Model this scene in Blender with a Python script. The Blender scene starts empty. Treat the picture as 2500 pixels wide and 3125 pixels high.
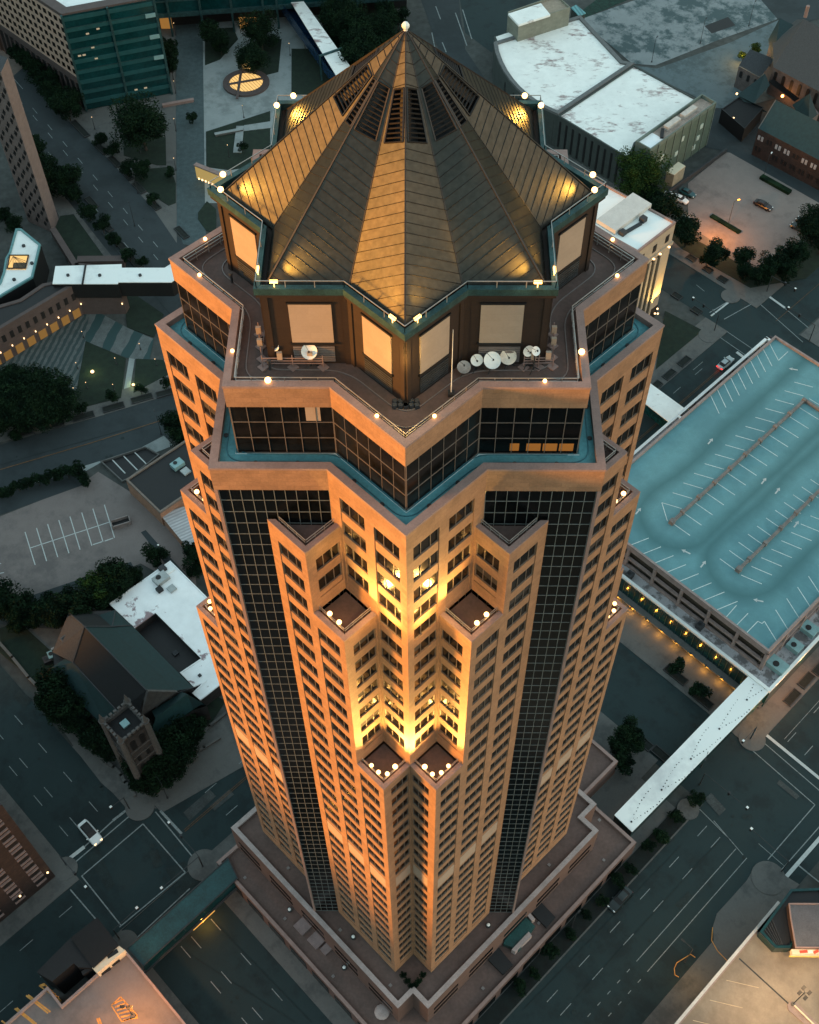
import bpy, math, random
from math import radians as R_, sin, cos, pi
random.seed(7)
sc = bpy.context.scene
col = sc.collection
S2 = 2 ** .5
# ---------------------------------------------------------------- camera model (solved from the tower's geometry)
CAM = (1.7242, -89.7987, 249.896)
FW = (-0.01243053, 0.57734585, -0.81640508)
RT = (0.99991356, 0.01067445, -0.00767586)
UP = (-0.00428305, 0.81642993, 0.57742864)
FOC = 3671.9067
def at(px, py, z=0.):                      # where a sight line of the survey photo meets the level z
    d = [FW[i] * FOC + RT[i] * (px - 1250) - UP[i] * (py - 1562.5) for i in range(3)]
    k = (z - CAM[2]) / d[2]
    return (CAM[0] + d[0] * k, CAM[1] + d[1] * k)
def P3(px, py, z=0.):
    a = at(px, py, z); return (a[0], a[1], z)
def W(P, Q):                               # street grid coordinates -> world
    return ((P - Q) / S2, (P + Q) / S2)
def toPQ(x, y): return ((x + y) / S2, (y - x) / S2)
def pq(px, py, z=0.): return toPQ(*at(px, py, z))
# ---------------------------------------------------------------- materials
MATS = {}
def mat(name, c, rough=.8, var=.15, scale=1., bump=0., metal=0., spec=.5, emit=None, estr=0., c2=None, detail=6, stretch=None, lo=.35, hi=.65, alpha=None):
    if name in MATS: return MATS[name]
    m = bpy.data.materials.new(name); m.use_nodes = True
    nt = m.node_tree; N = nt.nodes; L = nt.links
    b = N['Principled BSDF']
    b.inputs['Roughness'].default_value = rough
    b.inputs['Metallic'].default_value = metal
    b.inputs['Specular IOR Level'].default_value = spec
    if emit:
        b.inputs['Emission Color'].default_value = (*emit, 1); b.inputs['Emission Strength'].default_value = estr
    tc = N.new('ShaderNodeTexCoord'); mp = N.new('ShaderNodeMapping')
    geo = N.new('ShaderNodeNewGeometry')
    L.new(geo.outputs['Position'], mp.inputs['Vector'])
    if stretch: mp.inputs['Scale'].default_value = stretch
    nz = N.new('ShaderNodeTexNoise'); nz.inputs['Scale'].default_value = scale; nz.inputs['Detail'].default_value = detail
    nz.inputs['Roughness'].default_value = .65
    L.new(mp.outputs[0], nz.inputs['Vector'])
    cr = N.new('ShaderNodeValToRGB')
    cr.color_ramp.elements[0].position = lo; cr.color_ramp.elements[1].position = hi
    ca = c2 if c2 else tuple(x * (1 - var) for x in c)
    cb = c if c2 else tuple(min(1, x * (1 + var)) for x in c)
    cr.color_ramp.elements[0].color = (*ca, 1); cr.color_ramp.elements[1].color = (*cb, 1)
    L.new(nz.outputs['Fac'], cr.inputs[0])
    # fine grain on top
    n2 = N.new('ShaderNodeTexNoise'); n2.inputs['Scale'].default_value = scale * 9; n2.inputs['Detail'].default_value = 3
    L.new(geo.outputs['Position'], n2.inputs['Vector'])
    mx = N.new('ShaderNodeMix'); mx.data_type = 'RGBA'; mx.blend_type = 'OVERLAY'; mx.inputs[0].default_value = min(.6, var * 2)
    L.new(cr.outputs[0], mx.inputs[6]); L.new(n2.outputs['Fac'], mx.inputs[7])
    L.new(mx.outputs[2], b.inputs['Base Color'])
    if bump:
        bp = N.new('ShaderNodeBump'); bp.inputs['Strength'].default_value = bump; bp.inputs['Distance'].default_value = .05
        L.new(n2.outputs['Fac'], bp.inputs['Height']); L.new(bp.outputs[0], b.inputs['Normal'])
    MATS[name] = m; return m
def emis(name, c, s):
    return mat(name, tuple(x * .12 for x in c), emit=c, estr=s, var=.02)
def blocks(name, c, sx, sz, mortar, var=.12, rough=.75, rot=False, wobble=0, msize=.02):   # masonry courses on upright walls
    m = mat(name, c, rough=rough, var=var, scale=.5); nt = m.node_tree; N = nt.nodes; L = nt.links
    b = N['Principled BSDF']; geo = N.new('ShaderNodeNewGeometry')
    sep = N.new('ShaderNodeSeparateXYZ'); L.new(geo.outputs['Position'], sep.inputs[0])
    # distance along a wall: dot(position, horizontal tangent)
    cx = N.new('ShaderNodeVectorMath'); cx.operation = 'CROSS_PRODUCT'; cx.inputs[1].default_value = (0, 0, 1)
    L.new(geo.outputs['True Normal'], cx.inputs[0])
    dt = N.new('ShaderNodeVectorMath'); dt.operation = 'DOT_PRODUCT'
    L.new(geo.outputs['Position'], dt.inputs[0]); L.new(cx.outputs[0], dt.inputs[1])
    cb = N.new('ShaderNodeCombineXYZ'); L.new(dt.outputs['Value'], cb.inputs[0]); L.new(sep.outputs[2], cb.inputs[1])
    br = N.new('ShaderNodeTexBrick'); br.inputs['Scale'].default_value = 1; br.inputs['Brick Width'].default_value = sx
    br.inputs['Row Height'].default_value = sz; br.inputs['Mortar Size'].default_value = msize; br.inputs['Mortar Smooth'].default_value = .3
    br.inputs['Color1'].default_value = (1, 1, 1, 1); br.inputs['Color2'].default_value = (1 - var * 1.3,) * 3 + (1,)
    br.inputs['Mortar'].default_value = (mortar,) * 3 + (1,)
    L.new(cb.outputs[0], br.inputs['Vector'])
    src = b.inputs['Base Color'].links[0].from_socket
    mx = N.new('ShaderNodeMix'); mx.data_type = 'RGBA'; mx.blend_type = 'MULTIPLY'; mx.inputs[0].default_value = 1
    L.new(src, mx.inputs[6]); L.new(br.outputs['Color'], mx.inputs[7]); L.new(mx.outputs[2], b.inputs['Base Color'])
    return m
granite = blocks('granite', (.31, .175, .098), 1.6, .66, .72, var=.13)
coping = mat('coping_stone', (.25, .17, .15), .7, .12, .6)
glassk = mat('dark_glass', (.003, .004, .0045), .18, .3, .3, spec=.16)
glassb = mat('bronze_glass', (.007, .0065, .006), .15, .5, .25, spec=.22)
tealg = mat('teal_glass', (.004, .035, .038), .15, .3, .12, spec=.45)
mull = mat('mullion', (.19, .155, .13), .5, .1, 1, metal=.3)
mull2 = mat('grey_mullion', (.20, .22, .21), .5, .1, 1, metal=.3)
tealdeck = mat('teal_membrane', (.085, .27, .30), .75, .16, .35, c2=(.06, .20, .225))
browndeck = mat('brown_membrane', (.125, .078, .066), .85, .15, .3, c2=(.08, .056, .049))
podwall = blocks('podium_stone', (.125, .078, .066), 1.8, .7, .8, var=.1)
rampc = mat('ramp_wall_concrete', (.17, .15, .14), .85, .2, .8)
blindm = mat('window_blind', (.032, .027, .024), .9, .3, .4)
podroof = mat('podium_gravel', (.135, .085, .072), .9, .15, .18, c2=(.095, .062, .053))
drum = blocks('drum_cladding', (.024, .012, .007), 1.4, .5, .6, var=.12)
panel = blocks('pale_panel', (.36, .28, .215), 2.2, .8, .9, var=.04)
copper = mat('roof_sheet', (.066, .062, .053), .52, .2, .25, metal=1., c2=(.047, .049, .045))
seam = mat('roof_seam', (.035, .03, .027), .5, .1, 1, metal=.5)
gutter = mat('gutter_metal', (.028, .075, .078), .55, .35, .8, metal=.4)
black = mat('black', (.006, .006, .007), .6, .2, 1)
dark = mat('dark_grey', (.025, .028, .030), .7, .3, 1)
railm = mat('rail_metal', (.45, .43, .40), .45, .1, 1, metal=.6)
white = mat('white_paint', (.75, .77, .75), .5, .06, 1)
whiteroof = mat('white_roof', (.80, .83, .81), .8, .0, .09, c2=(.58, .60, .60), lo=.3, hi=.48)
def stained(name, base, stain, sc_, lo, hi, rough=.85, stretch=None, seams=None, srot=45):
    m = mat(name, base, rough, .06, .3); nt = m.node_tree; N = nt.nodes; L = nt.links; b = N['Principled BSDF']
    geo = N.new('ShaderNodeNewGeometry'); mp = N.new('ShaderNodeMapping'); L.new(geo.outputs['Position'], mp.inputs[0])
    mp.inputs['Rotation'].default_value = (0, 0, R_(srot))
    if stretch: mp.inputs['Scale'].default_value = stretch
    nz = N.new('ShaderNodeTexNoise'); nz.inputs['Scale'].default_value = sc_; nz.inputs['Detail'].default_value = 8; nz.inputs['Roughness'].default_value = .7
    L.new(mp.outputs[0], nz.inputs[0])
    n3 = N.new('ShaderNodeTexNoise'); n3.inputs['Scale'].default_value = sc_ * .22; n3.inputs['Detail'].default_value = 2; L.new(geo.outputs['Position'], n3.inputs[0])
    ad = N.new('ShaderNodeMath'); ad.operation = 'MULTIPLY_ADD'; ad.inputs[1].default_value = .55; L.new(n3.outputs['Fac'], ad.inputs[0])
    sb = N.new('ShaderNodeMath'); sb.operation = 'SUBTRACT'; sb.inputs[1].default_value = .275
    L.new(nz.outputs['Fac'], sb.inputs[0]); L.new(sb.outputs[0], ad.inputs[2])
    cr = N.new('ShaderNodeValToRGB'); cr.color_ramp.elements[0].position = lo; cr.color_ramp.elements[1].position = hi
    cr.color_ramp.elements[0].color = (0, 0, 0, 1); cr.color_ramp.elements[1].color = (1, 1, 1, 1)
    L.new(ad.outputs[0], cr.inputs[0])
    src = b.inputs['Base Color'].links[0].from_socket
    mx = N.new('ShaderNodeMix'); mx.data_type = 'RGBA'; L.new(cr.outputs[0], mx.inputs[0]); L.new(src, mx.inputs[6]); mx.inputs[7].default_value = (*stain, 1)
    L.new(mx.outputs[2], b.inputs['Base Color']); return m
stroof = stained('stained_white_roof', (.82, .82, .78), (.30, .22, .21), .55, .565, .70, stretch=(.45, 1, 1))
churchwhite = stained('patched_white_roof', (.84, .86, .86), (.30, .22, .23), .16, .64, .68)
asphalt = stained('asphalt', (.0100, .0260, .028), (.0058, .0155, .017), .16, .5, .62)
asphalt2 = stained('worn_asphalt', (.024, .034, .038), (.016, .024, .027), .12, .48, .62)
concrete = stained('pavement', (.105, .105, .10), (.066, .069, .067), .25, .5, .66)
palepave = stained('pale_paving', (.24, .27, .27), (.16, .185, .185), .2, .5, .66)
lotm = stained('lot_asphalt', (.165, .140, .132), (.115, .10, .096), .12, .52, .66)
tanlot = stained('tan_lot_asphalt', (.20, .17, .155), (.14, .12, .112), .12, .52, .66)
gravel = stained('gravel', (.10, .135, .145), (.065, .09, .095), .3, .45, .6)
oldconc = stained('broken_concrete', (.21, .235, .24), (.055, .085, .09), .16, .46, .58, rough=.95)
grass = mat('grass', (.010, .024, .013), .95, .5, .6, c2=(.005, .013, .008), bump=.4)
groundm = mat('city_ground', (.05, .055, .052), .95, .3, .05)
paint = mat('road_paint', (.22, .25, .25), .7, .3, 1.5, c2=(.09, .11, .11), lo=.3, hi=.5)
paintb = mat('bright_paint', (.45, .48, .47), .7, .1, 1.5)
ypaint = mat('faded_orange_paint', (.10, .05, .02), .7, .3, 1.5)
opaint = mat('yellow_paint', (.55, .27, .06), .7, .2, 1.5)
garaged = stained('teal_garage_deck', (.115, .265, .29), (.09, .215, .24), .12, .42, .62)
garc = mat('garage_concrete', (.26, .20, .185), .8, .15, .8)
warmconc = stained('sandy_deck', (.27, .225, .17), (.18, .145, .11), .12, .42, .66)
brick = blocks('red_brick', (.040, .023, .019), .6, .2, .8, var=.3, msize=.01)
beige = blocks('beige_stone', (.50, .35, .27), 1.5, .8, .85, var=.08)
stone = blocks('grey_stone', (.042, .038, .038), .7, .35, .7, var=.25)
pinkst = blocks('pink_stone', (.085, .062, .058), 1.5, .5, .85, var=.1)
greenc = mat('green_metal', (.085, .125, .10), .6, .1, .5)
grayst = blocks('grey_wall', (.050, .062, .058), 2., .8, .85, var=.1)
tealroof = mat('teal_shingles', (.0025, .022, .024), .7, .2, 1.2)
blackroof = mat('black_and_shaded_roof', (.004, .0045, .0055), .8, .3, 1.2)  # black roofs, and the nave slope with its shade painted in
slate = mat('grey_shingles', (.042, .046, .050), .85, .3, 2.2, c2=(.026, .028, .032))
cream = mat('cream_wall', (.62, .56, .42), .8, .05, .4)
sandst = blocks('sandstone', (.42, .33, .24), 1.2, .6, .9, var=.05)
leafm = mat('leaves', (.012, .030, .013), .9, .6, .35, c2=(.004, .012, .007), spec=.1, lo=.4, hi=.62)
leafl = mat('light_leaves', (.040, .070, .014), .9, .6, .35, c2=(.015, .04, .014), spec=.1, lo=.4, hi=.62)
trunkm = mat('bark', (.035, .028, .022), .95, .3, 2)
glow = emis('lamp_glow', (1, .52, .17), 1.7)
glows = emis('small_lamp_glow', (1, .62, .30), .7)
litsky = emis('lit_skylight', (1, .60, .20), .22)
litint = emis('lit_interior', (1, .36, .05), .045)
redglow = emis('red_taillight', (1, .02, .01), 1.0)
# ---------------------------------------------------------------- mesh builder
class M:
    def __init__(s): s.v = []; s.f = []
    def quad(s, a, b, c, d):
        n = len(s.v); s.v += [a, b, c, d]; s.f.append((n, n + 1, n + 2, n + 3))
    def poly(s, pts):
        n = len(s.v); s.v += list(pts); s.f.append(tuple(range(n, n + len(pts))))
    def prism(s, poly, z0, z1, top=True, bot=True, sides=True):
        n = len(poly)
        if area(poly) < 0: poly = poly[::-1]
        if top: s.poly([(x, y, z1) for x, y in poly])
        if bot: s.poly([(x, y, z0) for x, y in poly[::-1]])
        if sides:
            for i in range(n):
                a, b = poly[i], poly[(i + 1) % n]
                s.quad((*a, z0), (*b, z0), (*b, z1), (*a, z1))
    def box(s, cx, cy, z0, z1, hx, hy, rot=0.):
        c, w = cos(rot), sin(rot)
        s.prism([(cx + x * c - y * w, cy + x * w + y * c) for x, y in ((-hx, -hy), (hx, -hy), (hx, hy), (-hx, hy))], z0, z1)
    def bar(s, A, B, r, r2=None, n=4):      # bar between two points
        r2 = r if r2 is None else r2
        d = [B[i] - A[i] for i in range(3)]; l = math.sqrt(sum(x * x for x in d)) or 1; d = [x / l for x in d]
        h = (0, 0, 1) if abs(d[2]) < .9 else (1, 0, 0)
        u = (d[1] * h[2] - d[2] * h[1], d[2] * h[0] - d[0] * h[2], d[0] * h[1] - d[1] * h[0])
        l = math.sqrt(sum(x * x for x in u)); u = [x / l for x in u]
        w = (d[1] * u[2] - d[2] * u[1], d[2] * u[0] - d[0] * u[2], d[0] * u[1] - d[1] * u[0])
        ra = []; rb = []
        for k in range(n):
            t = 2 * pi * (k + .5) / n; o = [u[i] * cos(t) + w[i] * sin(t) for i in range(3)]
            ra.append(tuple(A[i] + o[i] * r for i in range(3))); rb.append(tuple(B[i] + o[i] * r2 for i in range(3)))
        for k in range(n):
            j = (k + 1) % n; s.quad(ra[k], ra[j], rb[j], rb[k])
        s.poly(ra[::-1]); s.poly(rb)
    def cyl(s, x, y, z0, z1, r, r2=None, n=12):
        s.bar((x, y, z0), (x, y, z1), r, r2, n)
    def ball(s, x, y, z, r, n=8, sq=1.):
        rings = []
        for i in range(1, n // 2 + 1):
            t = pi * i / (n // 2 + 1); rings.append([(x + r * sin(t) * cos(2 * pi * k / n), y + r * sin(t) * sin(2 * pi * k / n), z + r * cos(t) * sq) for k in range(n)])
        top, bt = (x, y, z + r * sq), (x, y, z - r * sq)
        for k in range(n):
            j = (k + 1) % n
            s.poly([top, rings[0][k], rings[0][j]])
            for a, b in zip(rings, rings[1:]): s.quad(a[k], b[k], b[j], a[j])
            s.poly([bt, rings[-1][j], rings[-1][k]])
    def add(s, o, off=(0, 0, 0), rot=0., scl=1.):
        n = len(s.v); c, w = cos(rot), sin(rot)
        s.v += [(off[0] + scl * (x * c - y * w), off[1] + scl * (x * w + y * c), off[2] + scl * z) for x, y, z in o.v]
        s.f += [tuple(i + n for i in f) for f in o.f]
    def mesh(s, name, m, smooth=False):
        me = bpy.data.meshes.new(name); me.from_pydata(s.v, [], s.f)
        me.materials.append(m)
        if smooth:
            for p in me.polygons: p.use_smooth = True
        return me
    def obj(s, name, m, parent=None, smooth=False, **kw):
        if not s.f: return None
        o = bpy.data.objects.new(name, s.mesh(name, m, smooth)); col.objects.link(o)
        if parent is not None:
            o.parent = parent
            l = parent; off = [0, 0, 0]
            while l is not None:
                off = [off[i] + l.location[i] for i in range(3)]; l = l.parent
            o.location = (-off[0], -off[1], -off[2])      # geometry is given in world units
        for k, v in kw.items(): o[k] = v
        return o
def area(p): return sum(p[i][0] * p[(i + 1) % len(p)][1] - p[(i + 1) % len(p)][0] * p[i][1] for i in range(len(p))) / 2
def inset(poly, d):
    n = len(poly); out = []
    sg = 1 if area(poly) > 0 else -1
    for i in range(n):
        a, b, c = poly[i - 1], poly[i], poly[(i + 1) % n]
        d1 = (b[0] - a[0], b[1] - a[1]); d2 = (c[0] - b[0], c[1] - b[1])
        l1 = math.hypot(*d1); l2 = math.hypot(*d2)
        n1 = (-d1[1] / l1 * sg, d1[0] / l1 * sg); n2 = (-d2[1] / l2 * sg, d2[0] / l2 * sg)
        k = 1 + n1[0] * n2[0] + n1[1] * n2[1]
        out.append((b[0] + d * (n1[0] + n2[0]) / k, b[1] + d * (n1[1] + n2[1]) / k))
    return out
def thing(name, label, cat, loc=(0, 0, 0), rotz=0, group=None):
    o = bpy.data.objects.new(name, None); col.objects.link(o); o.location = loc; o.rotation_euler = (0, 0, rotz)
    o.empty_display_size = .5
    o['label'] = label; o['category'] = cat
    if group: o['group'] = group
    return o
def tag(o, label, cat, group=None):
    o['label'] = label; o['category'] = cat
    if group: o['group'] = group
    return o
def local(o, parent):                       # a part whose mesh is in its thing's own axes
    o.parent = parent; o.location = (0, 0, 0); return o
def struct(name, m, mt): return m.obj(name, mt, kind='structure')
def dup(root, loc, rotz=0, label=None, group=None, scl=None):
    r = root.copy(); col.objects.link(r); r.location = loc; r.rotation_euler = (0, 0, rotz)
    if scl: r.scale = scl
    if label: r['label'] = label
    if group: r['group'] = group
    for ch in root.children:
        c = ch.copy(); col.objects.link(c); c.parent = r
        for g in ch.children:
            d = g.copy(); col.objects.link(d); d.parent = c
    return r
def ring(m, poly, w, z0, z1):               # a band of width w just inside an outline
    ins = inset(poly, w); n = len(poly)
    for i in range(n):
        j = (i + 1) % n; a, b, c, d = poly[i], poly[j], ins[j], ins[i]
        m.quad((*a, z1), (*b, z1), (*c, z1), (*d, z1)); m.quad((*a, z0), (*b, z0), (*b, z1), (*a, z1)); m.quad((*d, z1), (*c, z1), (*c, z0), (*d, z0))
        m.quad((*d, z0), (*c, z0), (*b, z0), (*a, z0))
def sidewalls(m, poly, z0, z1):
    n = len(poly)
    for i in range(n):
        a, b = poly[i], poly[(i + 1) % n]; m.quad((*a, z0), (*b, z0), (*b, z1), (*a, z1))
# ================================================================ THE TOWER
a_ = 19.2; V0 = 19.06; V1 = 23.79; w_ = 4.907
U = {3: V0, 2: V0 - w_, 1: V0 - 2 * w_}
Ug = a_ * S2 - V1; Ug0 = a_ * S2 - V0
ZT, Z1, Z2, Z3, ZP = 157.03, 148.46, 136.6, 104.3, 16.93
FH = 3.965
tower = thing('office_tower', 'tall orange granite office tower with stepped corners and a star shaped metal roof', 'skyscraper', (0, 0, 0))
def rot4(p, k):
    x, y = p
    for _ in range(k): x, y = -y, x
    return (x, y)
def uv(u, v, k=0): return rot4(((u - v) / S2, -(u + v) / S2), k)
def outline(lv):
    o = []
    for k in range(4):
        if lv == 0: t = [(Ug0, V0), (V0, V0), (V0, Ug0)]
        elif lv == 3: t = [(Ug, V1), (V0, V1), (V0, V0), (V1, V0), (V1, Ug)]
        else: t = [(Ug, V1), (U[lv], V1), (U[lv], V0), (V0, V0), (V0, U[lv]), (V1, U[lv]), (V1, Ug)]
        o += [uv(u, v, k) for u, v in t]
        o.append(rot4((a_, -a_), k))
    return o
facade = M(); glassM = {'g': []}
wins = []     # (x, y, z, angle, width, kind)
WH = 2.38
def bay(A, B, z0, z1, cols, zr0=None, zr1=None):
    """granite wall A->B (outward to the right of travel) with recessed window columns"""
    L_ = math.hypot(B[0] - A[0], B[1] - A[1]); d = ((B[0] - A[0]) / L_, (B[1] - A[1]) / L_); n = (d[1], -d[0])
    def pt(s, z, dep=0.): return (A[0] + d[0] * s - n[0] * dep, A[1] + d[1] * s - n[1] * dep, z)
    rows = []
    top = (zr1 if zr1 else z1) - 1.85; bot = (zr0 if zr0 else z0) + .15
    for k in range(-40, 12):
        t = Z2 - 2.5 + k * FH; b = t - WH
        fl = k
        if fl == BLANK: rows.append((b - .8, t + .55, 'blank')) if t <= top and b - 1.15 >= bot else None
        elif t <= top and b >= bot: rows.append((b, t, 'win'))
    rows.sort()
    if not rows or not cols:
        facade.quad(pt(0, z0), pt(L_, z0), pt(L_, z1), pt(0, z1)); return
    cz0, cz1 = max(z0, rows[0][0] - 1.0), min(z1, rows[-1][1] + .12)
    if zr0 is not None and z0 >= zr0: cz0 = z0
    e = .10; dp = .27
    s = 0.
    for (c0, c1) in cols:
        facade.quad(pt(s, z0), pt(c0, z0), pt(c0, z1), pt(s, z1)); s = c1
        facade.quad(pt(c0, cz1), pt(c1, cz1), pt(c1, z1), pt(c0, z1))
        if cz0 > z0: facade.quad(pt(c0, z0), pt(c1, z0), pt(c1, cz0), pt(c0, cz0))
        facade.quad(pt(c0, cz0), pt(c0, cz0, e), pt(c0, cz1, e), pt(c0, cz1)); facade.quad(pt(c1, cz0, e), pt(c1, cz0), pt(c1, cz1), pt(c1, cz1, e))
        facade.quad(pt(c0, cz1, e), pt(c1, cz1, e), pt(c1, cz1), pt(c0, cz1)); facade.quad(pt(c0, cz0), pt(c1, cz0), pt(c1, cz0, e), pt(c0, cz0, e))
        z = cz0
        for (b, t, kd) in rows:
            if b > z: facade.quad(pt(c0, z, e), pt(c1, z, e), pt(c1, b, e), pt(c0, b, e))
            if kd == 'win':
                for (q0, q1) in (((c0, b), (c1, b)), ((c1, b), (c1, t)), ((c1, t), (c0, t)), ((c0, t), (c0, b))):
                    facade.quad(pt(q0[0], q0[1], e), pt(q1[0], q1[1], e), pt(q1[0], q1[1], dp), pt(q0[0], q0[1], dp))
                m_ = pt((c0 + c1) / 2, b, dp); wins.append((m_[0], m_[1], b, math.atan2(d[1], d[0]), c1 - c0, 'w'))
            else:
                m_ = pt((c0 + c1) / 2, b, e); wins.append((m_[0], m_[1], b, math.atan2(d[1], d[0]), c1 - c0, 'b'))
            z = t
        if cz1 > z: facade.quad(pt(c0, z, e), pt(c1, z, e), pt(c1, cz1, e), pt(c0, cz1, e))
    facade.quad(pt(s, z0), pt(L_, z0), pt(L_, z1), pt(s, z1))
BLANK = -17
zt_of = {0: ZT, 1: Z1, 2: Z2, 3: Z3}; zlo = {1: Z2, 2: Z3, 3: ZP, 0: Z1}
def face(u0, v0, u1, v1, k, z0, z1, cols, mirror, zr0=None, zr1=None):
    A, B = uv(u0, v0, k), uv(u1, v1, k)
    L_ = math.hypot(B[0] - A[0], B[1] - A[1])
    if not mirror: bay(A, B, z0, z1, cols, zr0, zr1)
    else:
        A, B = uv(v1, u1, k), uv(v0, u0, k)
        bay(A, B, z0, z1, [(L_ - c1, L_ - c0) for c0, c1 in cols[::-1]], zr0, zr1)
for k in range(4):
    for mr in (False, True):
        prev = Ug
        for j in (1, 2, 3):
            face(prev, V1, U[j], V1, k, ZP, zt_of[j], [(U[j] - .95 - 3.6 - prev, U[j] - .95 - prev)], mr)
            prev = U[j]
            if j < 3:
                face(U[j], V1, U[j], V0, k, zlo[j], zt_of[j], [(1.2, 4.5)], mr)
                face(U[j], V0, U[j + 1], V0, k, zlo[j], ZT, [(.38, 3.95)], mr, zlo[j], ZT)
        face(Ug0, V0, U[1], V0, k, Z1, ZT, [], mr)
        # the notch between the two prows
        face(V0, V1, V0, V0, k, ZP, Z3, [(1.3, 4.45)], mr)
facade.obj('facade', granite, tower)
# windows: glass sheet, frame and two mullions; the 100 that show largest are single parts
def win_mesh(wd, kind):
    g = M(); f = M(); h = WH
    g.quad((-wd / 2, 0, 0), (wd / 2, 0, 0), (wd / 2, 0, h), (-wd / 2, 0, h))
    for x in (-wd / 2 + .04, -wd * .17, wd * .2, wd / 2 - .04): f.box(x, -.04, 0, h, .035, .05)
    for z in (0, h - .07): f.box(0, -.04, z, z + .07, wd / 2, .045)
    return g, f
wm = {}
def frontness(w):
    x, y, z = w[0], w[1], w[2]
    d = math.dist((x, y, z), CAM); na = w[3] - pi / 2; nx, ny = cos(na), sin(na)
    vis = (nx * (CAM[0] - x) + ny * (CAM[1] - y)) / d
    return -1 if (vis <= 0.05 or y > -14) else vis / d / d
wins.sort(key=frontness, reverse=True)
restg, restf, blank, blinds = M(), M(), M(), M(); cnt = 0; rb_r = random.Random(5)
def blind_mesh(wd, k, dpt):
    m = M(); x0, x1 = ((-wd / 2 + .08, wd / 2 - .08), (-wd / 2 + .08, -wd * .19), (-wd * .15, wd / 2 - .08))[k]; m.quad((x0, -.02, WH - dpt), (x1, -.02, WH - dpt), (x1, -.02, WH - .06), (x0, -.02, WH - .06)); return m
bm_c = {}
for (x, y, z, an, wd, kd) in wins:
    if kd == 'b':
        q = M(); q.box(0, 0, 0, WH + 1.35, wd / 2, .05); b2_ = M(); b2_.add(q, (x, y, z), an); b2_.obj('wall_panel', panel, tower); continue
    g, f = win_mesh(wd, kd)
    if cnt < 99:
        key = round(wd, 2)
        if key not in wm: wm[key] = (g.mesh('window', glassb), f.mesh('window_frame', mull))
        o = bpy.data.objects.new('window', wm[key][0]); col.objects.link(o); o.parent = tower; o.location = (x, y, z); o.rotation_euler = (0, 0, an)
        fr = bpy.data.objects.new('window_frame', wm[key][1]); col.objects.link(fr); fr.parent = o
        cnt += 1
        if rb_r.random() < .5:
            kk = (key, rb_r.randrange(3), rb_r.choice((.45, .8, 1.3)))
            if kk not in bm_c: bm_c[kk] = blind_mesh(wd, kk[1], kk[2]).mesh('blind', blindm)
            bo = bpy.data.objects.new('blind', bm_c[kk]); col.objects.link(bo); bo.parent = o
    else:
        restg.add(g, (x, y, z), an); restf.add(f, (x, y, z), an)
        if rb_r.random() < .5: blinds.add(blind_mesh(wd, rb_r.randrange(3), rb_r.choice((.45, .8, 1.3))), (x, y, z), an)
o = restg.obj('windows', glassb, tower, kind='stuff'); restf.obj('window_frames', mull, tower, kind='stuff')
blinds.obj('blinds', blindm, tower, kind='stuff')
# curtain walls on the four flat sides, each side of each corner
def curtain(A, B, z0, z1, nx, nz, name='curtain_wall', off=.25, gm=glassk, mm=mull2, t=.045, lit=None):
    L_ = math.hypot(B[0] - A[0], B[1] - A[1]); d = ((B[0] - A[0]) / L_, (B[1] - A[1]) / L_); n = (d[1], -d[0])
    def pt(s, z, dep=0.): return (A[0] + d[0] * s - n[0] * dep, A[1] + d[1] * s - n[1] * dep, z)
    g = M(); g.quad(pt(0, z0, off), pt(L_, z0, off), pt(L_, z1, off), pt(0, z1, off))
    o = g.obj(name, gm, tower)
    f = M()
    for i in range(nx + 1):
        s = L_ * i / nx; s = min(max(s, t), L_ - t)
        f.bar(pt(s, z0, off - .03), pt(s, z1, off - .03), t)
    for j in range(nz + 1):
        z = z0 + (z1 - z0) * j / nz
        f.bar(pt(0, z, off - .035), pt(L_, z, off - .035), t * .95)
    fo = f.obj('mullions', mm, o)
    return o
up = outline(3)
HB = 3.3           # depth of the granite band under the parapet
for k in range(4):
    cr_ = rot4((a_, -a_), k)
    for side in (0, 1):
        # segment from reentrant to square corner; narrower below the lower blocks (they simply cover it)
        if side == 0:
            A = uv(V0, Ug0, k); B = cr_
        else:
            A = cr_; B = uv(Ug0, V0, (k + 1) % 4)
        L_ = math.hypot(B[0] - A[0], B[1] - A[1]); d = ((B[0] - A[0]) / L_, (B[1] - A[1]) / L_)
        A2 = (A[0] + d[0] * (.35 if side == 1 else .0), A[1] + d[1] * (.35 if side == 1 else .0))
        B2 = (B[0] - d[0] * (.35 if side == 0 else .0), B[1] - d[1] * (.35 if side == 0 else .0))
        curtain(A2, B2, ZP, ZT - HB, 10, 68)
corner = M()
for k in range(4):
    cx, cy = rot4((a_, -a_), k); sx = 1 if cx > 0 else -1; sy = 1 if cy > 0 else -1
    corner.box(cx - sx * .175, cy - sy * .175, ZP, ZT - HB, .175, .175)
corner.obj('corner_posts', coping, tower)
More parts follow.
